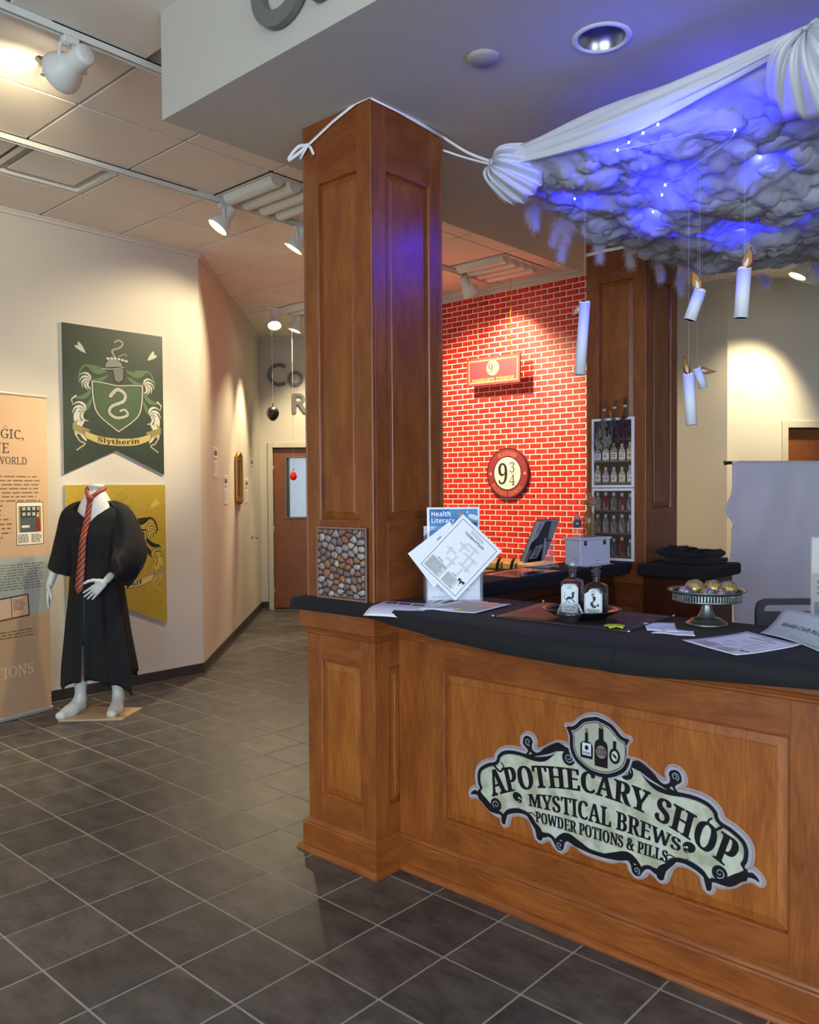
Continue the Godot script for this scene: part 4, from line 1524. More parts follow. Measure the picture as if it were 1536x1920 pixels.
func crest(bg: Color, shade: Color, leaf: Color, pale: Color, shield: Color, rim: Color, scroll: Color, word: String, ink: Color, charge: int) -> Image:
	var W := 410
	var H := 550
	var im := canvas(W, H, bg)
	var n := noise(0.02, 4, 31)
	for y in range(0, H * 2, 3):
		for x in range(0, W * 2, 3):
			var q := n.get_noise_2d(x, y)
			if q > 0.05:
				im.fill_rect(Rect2i(x, y, 3, 3), bg.lerp(shade, clampf(q * 1.2, 0, 0.6)))
	for s in [-1.0, 1.0]:
		var m := func(u: float, v: float): return Vector2(217 + (u - 217) * s, v)
		# trailing stems
		stroke(im, curve([m.call(292, 150), m.call(352, 150), m.call(372, 200), m.call(345, 225)], 24), 9, 4, leaf)
		leafstroke(im, curve([m.call(250, 150), m.call(300, 165), m.call(345, 140)], 16), 20, leaf)
		leafstroke(im, curve([m.call(255, 175), m.call(300, 200), m.call(335, 195)], 16), 16, leaf)
		leafstroke(im, curve([m.call(320, 230), m.call(350, 262), m.call(392, 270)], 16), 18, leaf)
		leafstroke(im, curve([m.call(318, 255), m.call(340, 300), m.call(360, 320)], 16), 16, leaf)
		leafstroke(im, curve([m.call(344, 102), m.call(362, 82), m.call(372, 62)], 12), 16, pale)
		leafstroke(im, curve([m.call(350, 100), m.call(374, 84), m.call(386, 78)], 12), 11, pale)
		foliage(im, m.call(330, 205), 46, s, pale, ink.lerp(bg, 0.5 - 0.5 * charge))
		foliage(im, m.call(352, 320), 54, s, pale, ink.lerp(bg, 0.5 - 0.5 * charge))
		leafstroke(im, curve([m.call(372, 300), m.call(385, 340), m.call(362, 400), m.call(345, 428)], 18), 22, pale)
		leafstroke(im, curve([m.call(352, 350), m.call(378, 380), m.call(388, 410)], 14), 20, pale)
		stroke(im, curve([m.call(384, 262), m.call(400, 276), m.call(396, 292)], 12), 7, 2, pale)
	# shield
	var sh := PackedVector2Array()
	sh.append_array(curve([Vector2(108, 198), Vector2(160, 201), Vector2(217, 207), Vector2(274, 201), Vector2(326, 198)], 24))
	sh.append_array(curve([Vector2(326, 198), Vector2(322, 270), Vector2(300, 330), Vector2(217, 392)], 24))
	sh.append_array(curve([Vector2(217, 392), Vector2(134, 330), Vector2(112, 270), Vector2(108, 198)], 24))
	fill_poly(im, sh, ink)
	var inner := func(k: float):
		var o := PackedVector2Array()
		for p in sh:
			o.append(Vector2(217, 285) + (p - Vector2(217, 285)) * k)
		return o
	fill_poly(im, inner.call(0.975), rim)
	fill_poly(im, inner.call(0.915), ink)
	fill_poly(im, inner.call(0.895), shield)
	if charge == 0:
		# a curling silver ribbon
		var rb := curve([Vector2(186, 252), Vector2(214, 226), Vector2(244, 240), Vector2(240, 268), Vector2(190, 292), Vector2(182, 318), Vector2(212, 334), Vector2(254, 322), Vector2(246, 302), Vector2(226, 306)], 60)
		stroke(im, rb, 20, 15, ink)
		stroke(im, rb, 15, 10, rim)
		for k in range(2, rb.size() - 1, 2):
			var d := rb[mini(k + 1, rb.size() - 1)] - rb[k - 1]
			var nn := Vector2(-d.y, d.x).normalized() * 6
			stroke(im, PackedVector2Array([rb[k] - nn, rb[k] + nn]), 1.4, 1.4, ink.lerp(rim, 0.5))
	else:
		fill_poly(im, poly([128, 260, 217, 215, 306, 260, 306, 296, 217, 250, 128, 296]), rim)
	# plain closed helm over the shield
	fill_poly(im, poly([160, 140, 176, 112, 206, 104, 238, 118, 250, 150, 246, 190, 228, 206, 200, 200, 192, 160, 168, 158]), ink)
	fill_poly(im, poly([166, 138, 180, 116, 206, 110, 232, 122, 238, 136, 168, 146]), rim.darkened(0.25))
	fill_poly(im, poly([198, 152, 240, 144, 238, 186, 222, 198, 206, 192]), rim.darkened(0.38))
	stroke(im, curve([Vector2(150, 152), Vector2(196, 150), Vector2(244, 138)], 12), 3, 3, rim)
	for k in 6:
		fill_poly(im, ellipse(Vector2(178 + k * 15, 108 + absf(k - 2) * 2.0), 7, 5, 12), pale)
	stroke(im, curve([Vector2(204, 100), Vector2(196, 80), Vector2(226, 66), Vector2(240, 48), Vector2(222, 38), Vector2(206, 48)], 30), 8, 6, rim.darkened(0.2))
	stroke(im, curve([Vector2(222, 100), Vector2(248, 88), Vector2(254, 98)], 12), 6, 4, rim.darkened(0.3))
	# scroll with the word
	for s in [-1.0, 1.0]:
		var m := func(u: float, v: float): return Vector2(217 + (u - 217) * s, v - 25.0)
		fill_poly(im, PackedVector2Array([m.call(330, 410), m.call(384, 392), m.call(376, 372), m.call(398, 388), m.call(398, 412), m.call(352, 432)]), scroll.darkened(0.25))
		stroke(im, curve([m.call(352, 432), m.call(386, 424), m.call(372, 452), m.call(352, 462), m.call(372, 478), m.call(384, 486)], 30), 6, 5, pale.lerp(scroll, 0.4).darkened(0.1))
	var band := PackedVector2Array()
	band.append_array(curve([Vector2(78, 412), Vector2(140, 432), Vector2(217, 438), Vector2(294, 432), Vector2(356, 412)], 30))
	band.append_array(curve([Vector2(352, 440), Vector2(294, 462), Vector2(217, 468), Vector2(140, 462), Vector2(82, 440)], 30))
	for i in band.size():
		band[i].y -= 25.0
	fill_poly(im, band, ink)
	var b2 := PackedVector2Array()
	for p in band:
		b2.append(Vector2(217, 413) + (p - Vector2(217, 413)) * Vector2(0.985, 0.93))
	fill_poly(im, b2, scroll)
	var bend := func(p: Vector2): return Vector2(p.x, p.y - (p.x - 217) * (p.x - 217) * 0.00115)
	text_into(im, word, Rect2(132, 416, 172, 25), Color.html("1d1710"), "Droid Serif", true, bend)
	finish(im)
	if charge == 1:
		var part: Image = im.duplicate()
		part.resize(W, roundi(H * 0.9))
		im.fill(bg)
		im.blit_rect(part, Rect2i(0, 0, W, roundi(H * 0.9)), Vector2i(0, -2))
	return im


func banner(called: String, label: String, im: Image, z0: float, w: float, ytop: float, ytip: float, ynotch: float) -> void:
	# a swallow-tailed board standing a little off the left wall; x of the picture runs along -z
	var h := ytop - ytip
	var pl := PackedVector2Array([Vector2(0, ytip), Vector2(w / 2, ynotch), Vector2(w, ytip), Vector2(w, ytop), Vector2(0, ytop)])
	var xf := Transform3D(Basis(Vector3(0, 0, -1), Vector3.UP, Vector3(1, 0, 0)), Vector3(WALL_X, 0, z0))
	var t := thing(called, label, "banner", Vector3(WALL_X, 0, z0))
	xf.origin = Vector3.ZERO
	obj("board", MB.new().prism(pl, 0.003, 0.014, xf, Rect2(0, ytip, w, h)).done(), M.white, t)
	obj("face", MB.new().prism(pl, 0.0143, 0.0153, xf, Rect2(0, ytip, w, h)).done(), printed(im, 0.5), t)


func banners() -> void:
	var g := crest(Color.html("2b3a30"), Color.html("232f28"), Color.html("4d6b45"), Color.html("b9bcae"), Color.html("3a5238"), Color.html("a8aaa2"), Color.html("b5a468"), "Slytherin", Color.html("141a16"), 0)
	banner("crest_banner", "dark green swallow-tailed banner with a silver shield, above the yellow one", g, -2.808, 0.82, 2.77, 1.67, 1.852)
	var y := crest(Color.html("b49a36"), Color.html("ab9130"), Color.html("241f18"), Color.html("cdb650"), Color.html("2a2620"), Color.html("c8b25a"), Color.html("d8c88a"), "Hufflepuff", Color.html("1f1b16"), 1)
	banner("crest_banner", "mustard yellow swallow-tailed banner half hidden behind the black robe", y, -2.814, 0.82, 1.59, 0.477, 0.66)
	rollup()


func rollup() -> void:
	# the exhibit banner at the left edge: 0.85 m wide, 2.19 m high; local x runs to the right seen from the room
	var W := 425
	var H := 1090
	var peach := Color.html("c8a785")
	var im := canvas(W, H, peach)
	rectf(im, 0, 553, W, 205, Color.html("a6aca2"))
	fill_poly(im, poly([0, 765, W, 757, W, H, 0, H]), Color.html("bd9c78"))
	var ink := Color.html("2b2422")
	text_into(im, "MAGIC,", Rect2(175, 119, 160, 38), ink, "Droid Serif")
	fill_poly(im, ellipse(Vector2(269, 108), 2, 2, 8), ink)
	fill_poly(im, ellipse(Vector2(263, 113), 1.4, 1.4, 8), ink)
	fill_poly(im, ellipse(Vector2(275, 113), 1.4, 1.4, 8), ink)
	text_into(im, "MEDICINE", Rect2(48, 166, 232, 34), ink, "Droid Serif")
	text_into(im, "WORLD", Rect2(233, 212, 112, 25), ink, "Droid Serif")
	lines_into(im, Rect2(40, 272, 368, 96), 7, Color.html("7d6046"), 0.34, 0.1)
	lines_into(im, Rect2(40, 370, 250, 138), 9, Color.html("7d6046"), 0.34, 0.2)
	# framed woodcut print
	rectf(im, 302, 366, 104, 148, ink)
	rectf(im, 304, 368, 100, 144, Color.html("e6dfce"))
	rectf(im, 310, 380, 88, 90, Color.html("4c5a58"))
	rectf(im, 310, 380, 7, 90, Color.html("b08d3c"))
	rectf(im, 391, 380, 7, 90, Color.html("b08d3c"))
	for r in 2:
		for k in 11:
			rectf(im, 319 + k * 6.4, 383 + r * 19, 4.4, 11, Color.html("d9cfb4") if k % 3 else Color.html("3a352c"))
		rectf(im, 317, 396 + r * 19, 74, 4, Color.html("2f2a24"))
	fill_poly(im, poly([324, 466, 328, 430, 336, 420, 346, 432, 352, 466]), Color.html("555a64"))
	rectf(im, 322, 446, 30, 8, Color.html("e8e2d2"))
	fill_poly(im, poly([374, 468, 378, 424, 386, 418, 392, 426, 394, 468]), Color.html("7c3230"))
	fill_poly(im, ellipse(Vector2(384, 414), 5, 5, 14), Color.html("d8b894"))
	lines_into(im, Rect2(308, 476, 40, 30), 6, Color.html("3a352f"), 0.5, 0.2)
	lines_into(im, Rect2(358, 476, 40, 30), 6, Color.html("3a352f"), 0.5, 0.2)
	# grey band: text and the open notebook
	lines_into(im, Rect2(150, 574, 252, 92), 10, Color.html("6c6e66"), 0.4, 0.06)
	fill_poly(im, poly([208, 690, 342, 682, 346, 758, 212, 766]), ink)
	fill_poly(im, poly([212, 694, 276, 690, 278, 758, 215, 762]), Color.html("d9b796"))
	fill_poly(im, poly([278, 690, 338, 686, 342, 754, 280, 758]), Color.html("d3ae8c"))
	lines_into(im, Rect2(286, 696, 46, 40), 9, Color.html("5c4a40"), 0.4, 0.3)
	lines_into(im, Rect2(60, 800, 316, 30), 3, Color.html("6f543c"), 0.36, 0.1)
	text_into(im, "POTIONS", Rect2(150, 922, 206, 38), Color.html("dcc6a4"), "Droid Serif")
	rectf(im, 60, 1030, 150, 60, Color.html("8c7a64"))
	finish(im)
	var t := thing("exhibit_banner", "tall peach and grey printed exhibit banner standing at the left edge", "banner", Vector3(-5.83, 0, -2.631))
	var a := Vector3(0.208, 0, 0.978)
	t.transform.basis = Basis(-a, Vector3.UP, Vector3(0.978, 0, -0.208))
	var w := 0.85
	var xf := Transform3D(Basis(), Vector3(-w, 0, 0))
	obj("print", MB.new().prism(rectp(0, 0.03, w, 2.17), -0.001, 0.0005, xf, Rect2(0, 0.03, w, 2.17)).done(), printed(im, 0.5), t)
	obj("top_bar", MB.new(true).lathe([Vector2(0, -0.005), Vector2(0.012, -0.005), Vector2(0.012, w + 0.005), Vector2(0, w + 0.005)], 14, Vector3(-w, 2.205, -0.002), Vector3(1, 0, 0)).done(), hexm("dcdcda", 0.3, 0.4), t)
	obj("base", MB.new().box(Vector3(-w - 0.01, 0.0, -0.05), Vector3(0.01, 0.05, -0.003), 0.008).box(Vector3(-w - 0.01, 0.0, -0.003), Vector3(0.01, 0.03, 0.012), 0.006).done(), hexm("c8c8c6", 0.35, 0.5), t)
	obj("pole", MB.new(true).tube([Vector3(-w / 2, 0.04, -0.03), Vector3(-w / 2, 2.18, -0.012)], 0.008, 10).done(), hexm("b0b0ae", 0.3, 0.7), t)


# ---------- bodies: tapered capsules joined by a smooth minimum, meshed as surface nets ----------
func net(bones: Array, cell: float, blend: float) -> ArrayMesh:
	# bones: [a, ra, b, rb] or [a, ra, b, rb, blend]
	var lo := Vector3(1e9, 1e9, 1e9)
	var hi := -lo
	for q in bones:
		var r := maxf(q[1], q[3]) + cell * 3
		lo = lo.min((q[0] as Vector3).min(q[2]) - Vector3.ONE * r)
		hi = hi.max((q[0] as Vector3).max(q[2]) + Vector3.ONE * r)
	var n := Vector3i(((hi - lo) / cell).ceil()) + Vector3i.ONE
	var f := PackedFloat32Array()
	f.resize(n.x * n.y * n.z)
	f.fill(cell * 3)
	for q in bones:
		var a: Vector3 = q[0]
		var ra: float = q[1]
		var b: Vector3 = q[2]
		var rb: float = q[3]
		var k: float = q[4] if q.size() > 4 else blend
		var r := maxf(ra, rb) + cell * 2.5 + k * 0.5
		var l := Vector3i(((a.min(b) - Vector3.ONE * r - lo) / cell).floor()).clamp(Vector3i.ZERO, n - Vector3i.ONE)
		var h := Vector3i(((a.max(b) + Vector3.ONE * r - lo) / cell).ceil()).clamp(Vector3i.ZERO, n - Vector3i.ONE)
		var ab := b - a
		var l2 := maxf(ab.length_squared(), 1e-12)
		for z in range(l.z, h.z + 1):
			for y in range(l.y, h.y + 1):
				var row := (z * n.y + y) * n.x
				for x in range(l.x, h.x + 1):
					var p := lo + Vector3(x, y, z) * cell
					var t := clampf((p - a).dot(ab) / l2, 0.0, 1.0)
					var d := (p - a - ab * t).length() - lerpf(ra, rb, t)
					var e := f[row + x]
					var m := maxf(k - absf(d - e), 0.0) / k
					f[row + x] = minf(d, e) - m * m * k * 0.25
	var verts := {}
	var pts := PackedVector3Array()
	for z in n.z - 1:
		for y in n.y - 1:
			for x in n.x - 1:
				var i := (z * n.y + y) * n.x + x
				var v := [f[i], f[i + 1], f[i + n.x], f[i + n.x + 1], f[i + n.x * n.y], f[i + n.x * n.y + 1], f[i + n.x * n.y + n.x], f[i + n.x * n.y + n.x + 1]]
				var s := 0
				for q in 8:
					if v[q] < 0.0:
						s += 1
				if s == 0 or s == 8:
					continue
				var c := Vector3.ZERO
				var m := 0
				for e in [[0, 1], [2, 3], [4, 5], [6, 7], [0, 2], [1, 3], [4, 6], [5, 7], [0, 4], [1, 5], [2, 6], [3, 7]]:
					var p: float = v[e[0]]
					var w: float = v[e[1]]
					if (p < 0.0) != (w < 0.0):
						var t := p / (p - w)
						var A := Vector3(e[0] & 1, (e[0] >> 1) & 1, e[0] >> 2)
						var B := Vector3(e[1] & 1, (e[1] >> 1) & 1, e[1] >> 2)
						c += A.lerp(B, t)
						m += 1
				verts[i] = pts.size()
				pts.append(lo + (Vector3(x, y, z) + c / m) * cell)
	var mb := MB.new(true)
	var sx := 1
	var sy := n.x
	var sz := n.x * n.y
	for i in verts:
		var x: int = i % n.x
		var y: int = (i / n.x) % n.y
		var z: int = i / (n.x * n.y)
		var inside := f[i] < 0.0
		for ax in 3:
			var st: int = [sx, sy, sz][ax]
			if (f[i + st] < 0.0) == inside:
				continue
			var u: int = [sy, sz, sx][ax]
			var w: int = [sz, sx, sy][ax]
			if [y, z, x][ax] == 0 or [z, x, y][ax] == 0:
				continue
			var A: int = verts.get(i, -1)
			var B: int = verts.get(i - u, -1)
			var C: int = verts.get(i - u - w, -1)
			var D: int = verts.get(i - w, -1)
			if A < 0 or B < 0 or C < 0 or D < 0:
				continue
			if inside:
				mb.quad(pts[A], pts[B], pts[C], pts[D])
			else:
				mb.quad(pts[D], pts[C], pts[B], pts[A])
	return mb.done()


func hand_bones(wrist: Vector3, dir: Vector3, palm: Vector3, thumb_side: float, curl: float, size := 1.0) -> Array:
	# dir: where the fingers point; palm: the way the palm faces
	var out := []
	var d := dir.normalized()
	var pn := (palm - d * palm.dot(d)).normalized()
	var s := d.cross(pn).normalized() * thumb_side
	var L := size
	var base := []
	for k in 4:
		var off := (1.5 - k) * 0.0185 * L
		var kn := wrist + d * (0.088 - absf(k - 1.2) * 0.004) * L + s * off
		base.append(kn)
		out.append([wrist + s * off * 0.62 + d * 0.012, 0.0125 * L, kn, 0.0105 * L, 0.014])
	var lens := [0.068, 0.078, 0.072, 0.056]
	for k in 4:
		var spread := (1.5 - k) * 0.10
		var fd := (d + s * spread).normalized()
		var a: Vector3 = base[k]
		var prev := a
		var r := 0.0088
		for j in 3:
			fd = (fd + pn * curl * (0.5 + 0.3 * j)).normalized()
			var nx: Vector3 = prev + fd * lens[k] * L * [0.45, 0.31, 0.24][j]
			out.append([prev, r * L, nx, (r - 0.0012) * L, 0.004])
			r -= 0.0012
			prev = nx
	var tb := wrist + d * 0.022 * L + s * 0.026 * L
	var t1 := tb + (d * 0.6 + s * 0.75 + pn * 0.3).normalized() * 0.042 * L
	var t2 := t1 + (d * 0.85 + s * 0.45 + pn * 0.3).normalized() * 0.032 * L
	var t3 := t2 + (d * 0.95 + s * 0.2 + pn * 0.2).normalized() * 0.026 * L
	out.append([wrist + d * 0.008, 0.0135 * L, tb, 0.0145 * L, 0.012])
	out.append([tb, 0.0145 * L, t1, 0.0112 * L, 0.008])
	out.append([t1, 0.0108 * L, t2, 0.0096 * L, 0.004])
	out.append([t2, 0.0096 * L, t3, 0.0078 * L, 0.004])
	return out


func robe_ring(y: float) -> Array:
	# [half width, half depth, centre u, centre w] of the robe at a height
	var t := [[1.46, 0.13, 0.075, -0.01, -0.015], [1.43, 0.195, 0.095, -0.012, -0.015], [1.38, 0.215, 0.115, -0.012, -0.01], [1.25, 0.19, 0.135, -0.012, 0.0], [1.05, 0.165, 0.135, -0.012, 0.0], [0.85, 0.185, 0.15, -0.008, 0.0], [0.6, 0.215, 0.17, -0.008, 0.0], [0.35, 0.245, 0.195, -0.006, -0.005], [0.1, 0.262, 0.21, -0.004, -0.01]]
	for i in t.size() - 1:
		if y <= t[i][0] and y >= t[i + 1][0]:
			var k: float = (t[i][0] - y) / (t[i][0] - t[i + 1][0])
			var o := []
			for j in range(1, 5):
				o.append(lerpf(t[i][j], t[i + 1][j], k))
			return o
	return [0.13, 0.075, -0.01, -0.015] if y > 1.4 else [0.262, 0.21, -0.004, -0.01]


func mannequin() -> void:
	# local axes: x to the viewer's right, y up, z towards the viewer
	var t := thing("mannequin", "headless white mannequin in a long black robe with a red striped tie", "mannequin", Vector3(-5.451, 0, -2.797))
	t.transform.basis = Basis(Vector3(0.74, 0, -0.673), Vector3.UP, Vector3(0.673, 0, 0.74))
	var skin := mat(Color.html("d9dad2"), 0.3)
	skin.clearcoat_enabled = true
	skin.clearcoat = 0.3
	var black := mat(Color.html("0f0f10"), 0.85)
	black.rim_enabled = true
	black.rim = 0.12
	black.rim_tint = 0.6
	var V := func(x: float, y: float, z: float): return Vector3(x, y, z)
	# body: neck cut flat at the top, torso, arms and legs in one skin
	var b := []
	b.append([V.call(0, 1.40, -0.02), 0.055, V.call(0.0, 1.535, 0.0), 0.049])
	b.append([V.call(-0.15, 1.405, -0.015), 0.05, V.call(0.14, 1.405, -0.015), 0.05])
	b.append([V.call(-0.09, 1.28, 0.0), 0.085, V.call(0.08, 1.28, 0.0), 0.085, 0.06])
	b.append([V.call(0, 1.25, 0.0), 0.10, V.call(0, 1.02, 0.0), 0.092, 0.06])
	b.append([V.call(-0.065, 0.9, 0.0), 0.10, V.call(0.055, 0.9, 0.0), 0.10, 0.06])
	# legs
	b.append([V.call(-0.09, 0.86, 0.0), 0.088, V.call(-0.115, 0.47, 0.03), 0.052])
	b.append([V.call(-0.115, 0.47, 0.03), 0.052, V.call(-0.118, 0.36, 0.02), 0.054])
	b.append([V.call(-0.118, 0.36, 0.02), 0.054, V.call(-0.128, 0.115, 0.015), 0.034])
	b.append([V.call(0.07, 0.86, -0.02), 0.088, V.call(0.095, 0.47, -0.03), 0.052])
	b.append([V.call(0.095, 0.47, -0.03), 0.052, V.call(0.1, 0.36, -0.04), 0.053])
	b.append([V.call(0.1, 0.36, -0.04), 0.053, V.call(0.112, 0.115, -0.045), 0.033])
	# feet
	b.append([V.call(-0.13, 0.06, -0.005), 0.034, V.call(-0.165, 0.045, 0.07), 0.034])
	b.append([V.call(-0.128, 0.115, 0.015), 0.034, V.call(-0.175, 0.05, 0.08), 0.03])
	b.append([V.call(-0.165, 0.045, 0.07), 0.034, V.call(-0.222, 0.03, 0.15), 0.024])
	b.append([V.call(-0.19, 0.035, 0.09), 0.03, V.call(-0.195, 0.03, 0.155), 0.022])
	b.append([V.call(0.112, 0.06, -0.065), 0.033, V.call(0.12, 0.045, 0.02), 0.033])
	b.append([V.call(0.112, 0.115, -0.045), 0.033, V.call(0.122, 0.05, 0.03), 0.03])
	b.append([V.call(0.12, 0.045, 0.02), 0.034, V.call(0.128, 0.032, 0.105), 0.026])
	b.append([V.call(0.115, 0.04, 0.04), 0.028, V.call(0.105, 0.03, 0.1), 0.022])
	# arms
	b.append([V.call(-0.185, 1.38, -0.015), 0.048, V.call(-0.27, 1.1, -0.02), 0.038])
	b.append([V.call(-0.27, 1.1, -0.02), 0.038, V.call(-0.325, 0.9, 0.02), 0.025])
	b.append([V.call(0.175, 1.38, -0.015), 0.048, V.call(0.24, 1.12, -0.01), 0.038])
	b.append([V.call(0.24, 1.12, -0.01), 0.038, V.call(0.125, 0.945, 0.19), 0.024])
	var body := obj("body", net(b, 0.0125, 0.035), skin, t)
	obj("neck_cap", MB.new(true).lathe([Vector2(0, 0), Vector2(0.052, 0.0), Vector2(0.053, 0.02), Vector2(0.05, 0.026), Vector2(0, 0.027)], 28, V.call(0, 1.565, 0.0), Vector3(0.08, 1, 0.06)).done(), skin, t)
	var nk := MB.new(true)
	nk.lathe([Vector2(0.062, -0.16), Vector2(0.054, -0.1), Vector2(0.05, -0.05), Vector2(0.05, 0.0)], 24, V.call(0, 1.568, 0.0), Vector3(0.08, 1, 0.06))
	obj("neck", nk.done(), skin, t)
	obj("hand", net(hand_bones(V.call(-0.327, 0.905, 0.02), V.call(-0.05, -1, 0.08), V.call(0.9, 0, -0.3), 1.0, 0.10, 0.98), 0.0034, 0.012), skin, t)
	obj("hand", net(hand_bones(V.call(0.118, 0.94, 0.20), V.call(-0.8, -0.72, 0.12), V.call(0.25, 0.25, 1.0), 1.0, 0.10, 0.98), 0.0034, 0.012), skin, t)

	# shirt: a white cape collar over the chest
	var sh := MB.new(true)
	sh.grid(24, 8, func(u: float, v: float):
		var a := lerpf(-2.5, 2.5, u)
		var r := lerpf(0.056, 0.15 if absf(a) < 1.2 else 0.12, v)
		var y := lerpf(1.545, 1.40 - 0.07 * maxf(0, cos(a)), v * v * 0.4 + v * 0.6)
		return Vector3(sin(a) * r * 1.02, y, cos(a) * (r * 0.5 + 0.032) + 0.006 - 0.01 * v))
	obj("shirt", sh.done(), hexm("e9e4e0", 0.7), t)

	# robe: open at the front, falling in folds
	var folds := func(a: float, y: float):
		var low := clampf((1.25 - y) / 1.0, 0.0, 1.0)
		return low * (0.016 * sin(a * 7.0 + 0.8) + 0.012 * sin(a * 11.0 + 2.0 + y * 1.5) + 0.006 * sin(a * 19.0))
	var hem := func(a: float):
		# a: 0 at the front, turning towards the viewer's right
		var h := 0.225
		h += 0.05 * exp(-pow(a / 0.55, 2))
		h -= 0.075 * exp(-pow((a - 1.15) / 0.25, 2))
		h -= 0.055 * exp(-pow((a + 0.95) / 0.28, 2))
		h += 0.07 * exp(-pow((a - 1.75) / 0.3, 2))
		h += 0.01 * sin(a * 9.0)
		return h
	var rb := MB.new(true)
	rb.sheet(120, 48, func(u: float, v: float):
		var a := lerpf(-PI + 0.0, PI, u)
		a = lerpf(0.045, TAU - 0.035, u)
		var sa := wrapf(a, -PI, PI)
		var y := lerpf(hem.call(sa), 1.455, v)
		var q := robe_ring(y)
		var gap := 0.0
		# the opening widens towards the neck
		var neck := clampf((y - 1.30) / 0.16, 0.0, 1.0)
		var lim := lerpf(0.0, 1.05, neck * neck)
		if absf(sa) < lim:
			sa = lim * signf(sa)
		var k: float = 1.0 + folds.call(sa, y) / 0.2
		var x: float = q[2] + sin(sa) * q[0] * k
		var z: float = q[3] + cos(sa) * q[1] * k
		if absf(sa) < 0.3 and y < 1.3:
			z += 0.008
			x += -0.028
		return Vector3(x, y, z), 0.003)
	obj("robe", rb.done(), black, t)
	# shoulder yoke
	var yk := MB.new(true)
	yk.grid(30, 6, func(u: float, v: float):
		var a := lerpf(0.85, TAU - 0.85, u)
		var sa := wrapf(a, -PI, PI)
		var r := lerpf(0.075, 1.0, v)
		var x := sin(sa) * lerpf(0.085, 0.2, v)
		var z := cos(sa) * lerpf(0.06, 0.098, v) - 0.015
		var y := 1.487 - 0.05 * v * v - 0.02 * absf(x) / 0.2
		return Vector3(x, y, z))
	obj("yoke", yk.done(), black, t)
	# sleeves: wide bells, the viewer's left one hanging, the right one bent forward
	var sleeve := func(path: Array, rad: Array, open_dir: Vector3, seed: float):
		var pts := curve3(path, 24)
		var rings := []
		for i in pts.size():
			var p: Vector3 = pts[i]
			var d: Vector3 = (pts[mini(i + 1, pts.size() - 1)] - pts[maxi(i - 1, 0)]).normalized()
			var s := d.cross(open_dir).normalized()
			var w := s.cross(d).normalized()
			var f := float(i) / (pts.size() - 1) * (rad.size() - 1)
			var k := mini(int(f), rad.size() - 2)
			var rr: Vector2 = (rad[k] as Vector2).lerp(rad[k + 1], f - k)
			var ring := PackedVector3Array()
			for j in 28:
				var a := TAU * j / 28.0
				var wob := 1.0 + 0.07 * sin(a * 4.0 + seed + i * 0.22) + 0.04 * sin(a * 7.0 + i * 0.15)
				ring.append(p + s * cos(a) * rr.x * wob + w * sin(a) * rr.y * wob)
			rings.append(ring)
		var m := MB.new(true)
		m.loft(rings, false)
		var inner := []
		for r in rings:
			var c := Vector3.ZERO
			for p in r:
				c += p / 28.0
			var q := PackedVector3Array()
			for p in r:
				q.append(c + (p - c) * 0.97)
			inner.append(q)
		inner.reverse()
		m.loft(inner, false)
		return m.done()
	obj("sleeve", sleeve.call([V.call(-0.085, 1.452, -0.015), V.call(-0.165, 1.375, -0.015), V.call(-0.205, 1.18, -0.005), V.call(-0.262, 0.99, 0.0)], [Vector2(0.03, 0.04), Vector2(0.08, 0.075), Vector2(0.085, 0.1), Vector2(0.07, 0.115)], V.call(0.6, 0, 0.5), 0.4), black, t)
	obj("sleeve", sleeve.call([V.call(0.085, 1.452, -0.015), V.call(0.165, 1.37, -0.012), V.call(0.225, 1.13, 0.02), V.call(0.19, 1.01, 0.12), V.call(0.15, 0.97, 0.165)], [Vector2(0.03, 0.04), Vector2(0.078, 0.08), Vector2(0.09, 0.13), Vector2(0.052, 0.125), Vector2(0.032, 0.075)], V.call(0.35, 0.3, -0.9), 1.6), black, t)
	# the hanging bell of the right sleeve
	var hb := MB.new(true)
	hb.sheet(14, 14, func(u: float, v: float):
		var x := lerpf(0.155, 0.325, u) - 0.03 * v * (1.0 - u)
		var top := 1.2 - 0.12 * absf(u - 0.75) - 0.02 * u
		var bot := 0.885 + 0.22 * pow(absf(u - 0.42), 1.2) * 1.2
		return Vector3(x, lerpf(bot, top, v), 0.02 + 0.06 * (1.0 - u) + 0.012 * sin(u * 9.0) * (1 - v) - 0.03 * v), 0.004)
	obj("sleeve_drape", hb.done(), black, t)

	# tie
	var im := canvas(48, 256, Color.html("7d1420"))
	for k in range(-4, 40):
		var y := k * 17.0
		fill_poly(im, poly([0, y + 26, 48, y, 48, y + 2.2, 0, y + 28.2]), Color.html("d3a23a"))
		fill_poly(im, poly([0, y + 30, 48, y + 4, 48, y + 5.6, 0, y + 31.6]), Color.html("d3a23a"))
	finish(im)
	var tm := printed(im, 0.5)
	var ti := MB.new(true)
	ti.sheet(6, 40, func(u: float, v: float):
		var y := lerpf(0.85, 1.478, v)
		var w := lerpf(0.038, 0.022, v)
		if v < 0.07:
			w *= v / 0.07
		var x := -0.012 - 0.052 * (1.0 - v) + (u - 0.5) * 2.0 * w * 0.8
		var q := robe_ring(minf(y, 1.42))
		var z: float = lerpf(q[1] + 0.03, 0.092, clampf((v - 0.6) / 0.4, 0, 1))
		return Vector3(x, y, z + 0.008 * (1 - absf(u - 0.5) * 2)), 0.004)
	var tie := obj("tie", ti.done(), tm, t)
	obj("knot", MB.new(true).lathe([Vector2(0, -0.022), Vector2(0.016, -0.02), Vector2(0.022, 0.0), Vector2(0.027, 0.018), Vector2(0.018, 0.026), Vector2(0, 0.027)], 14, V.call(-0.012, 1.488, 0.085)).done(), tm, tie)
	var nb := MB.new(true)
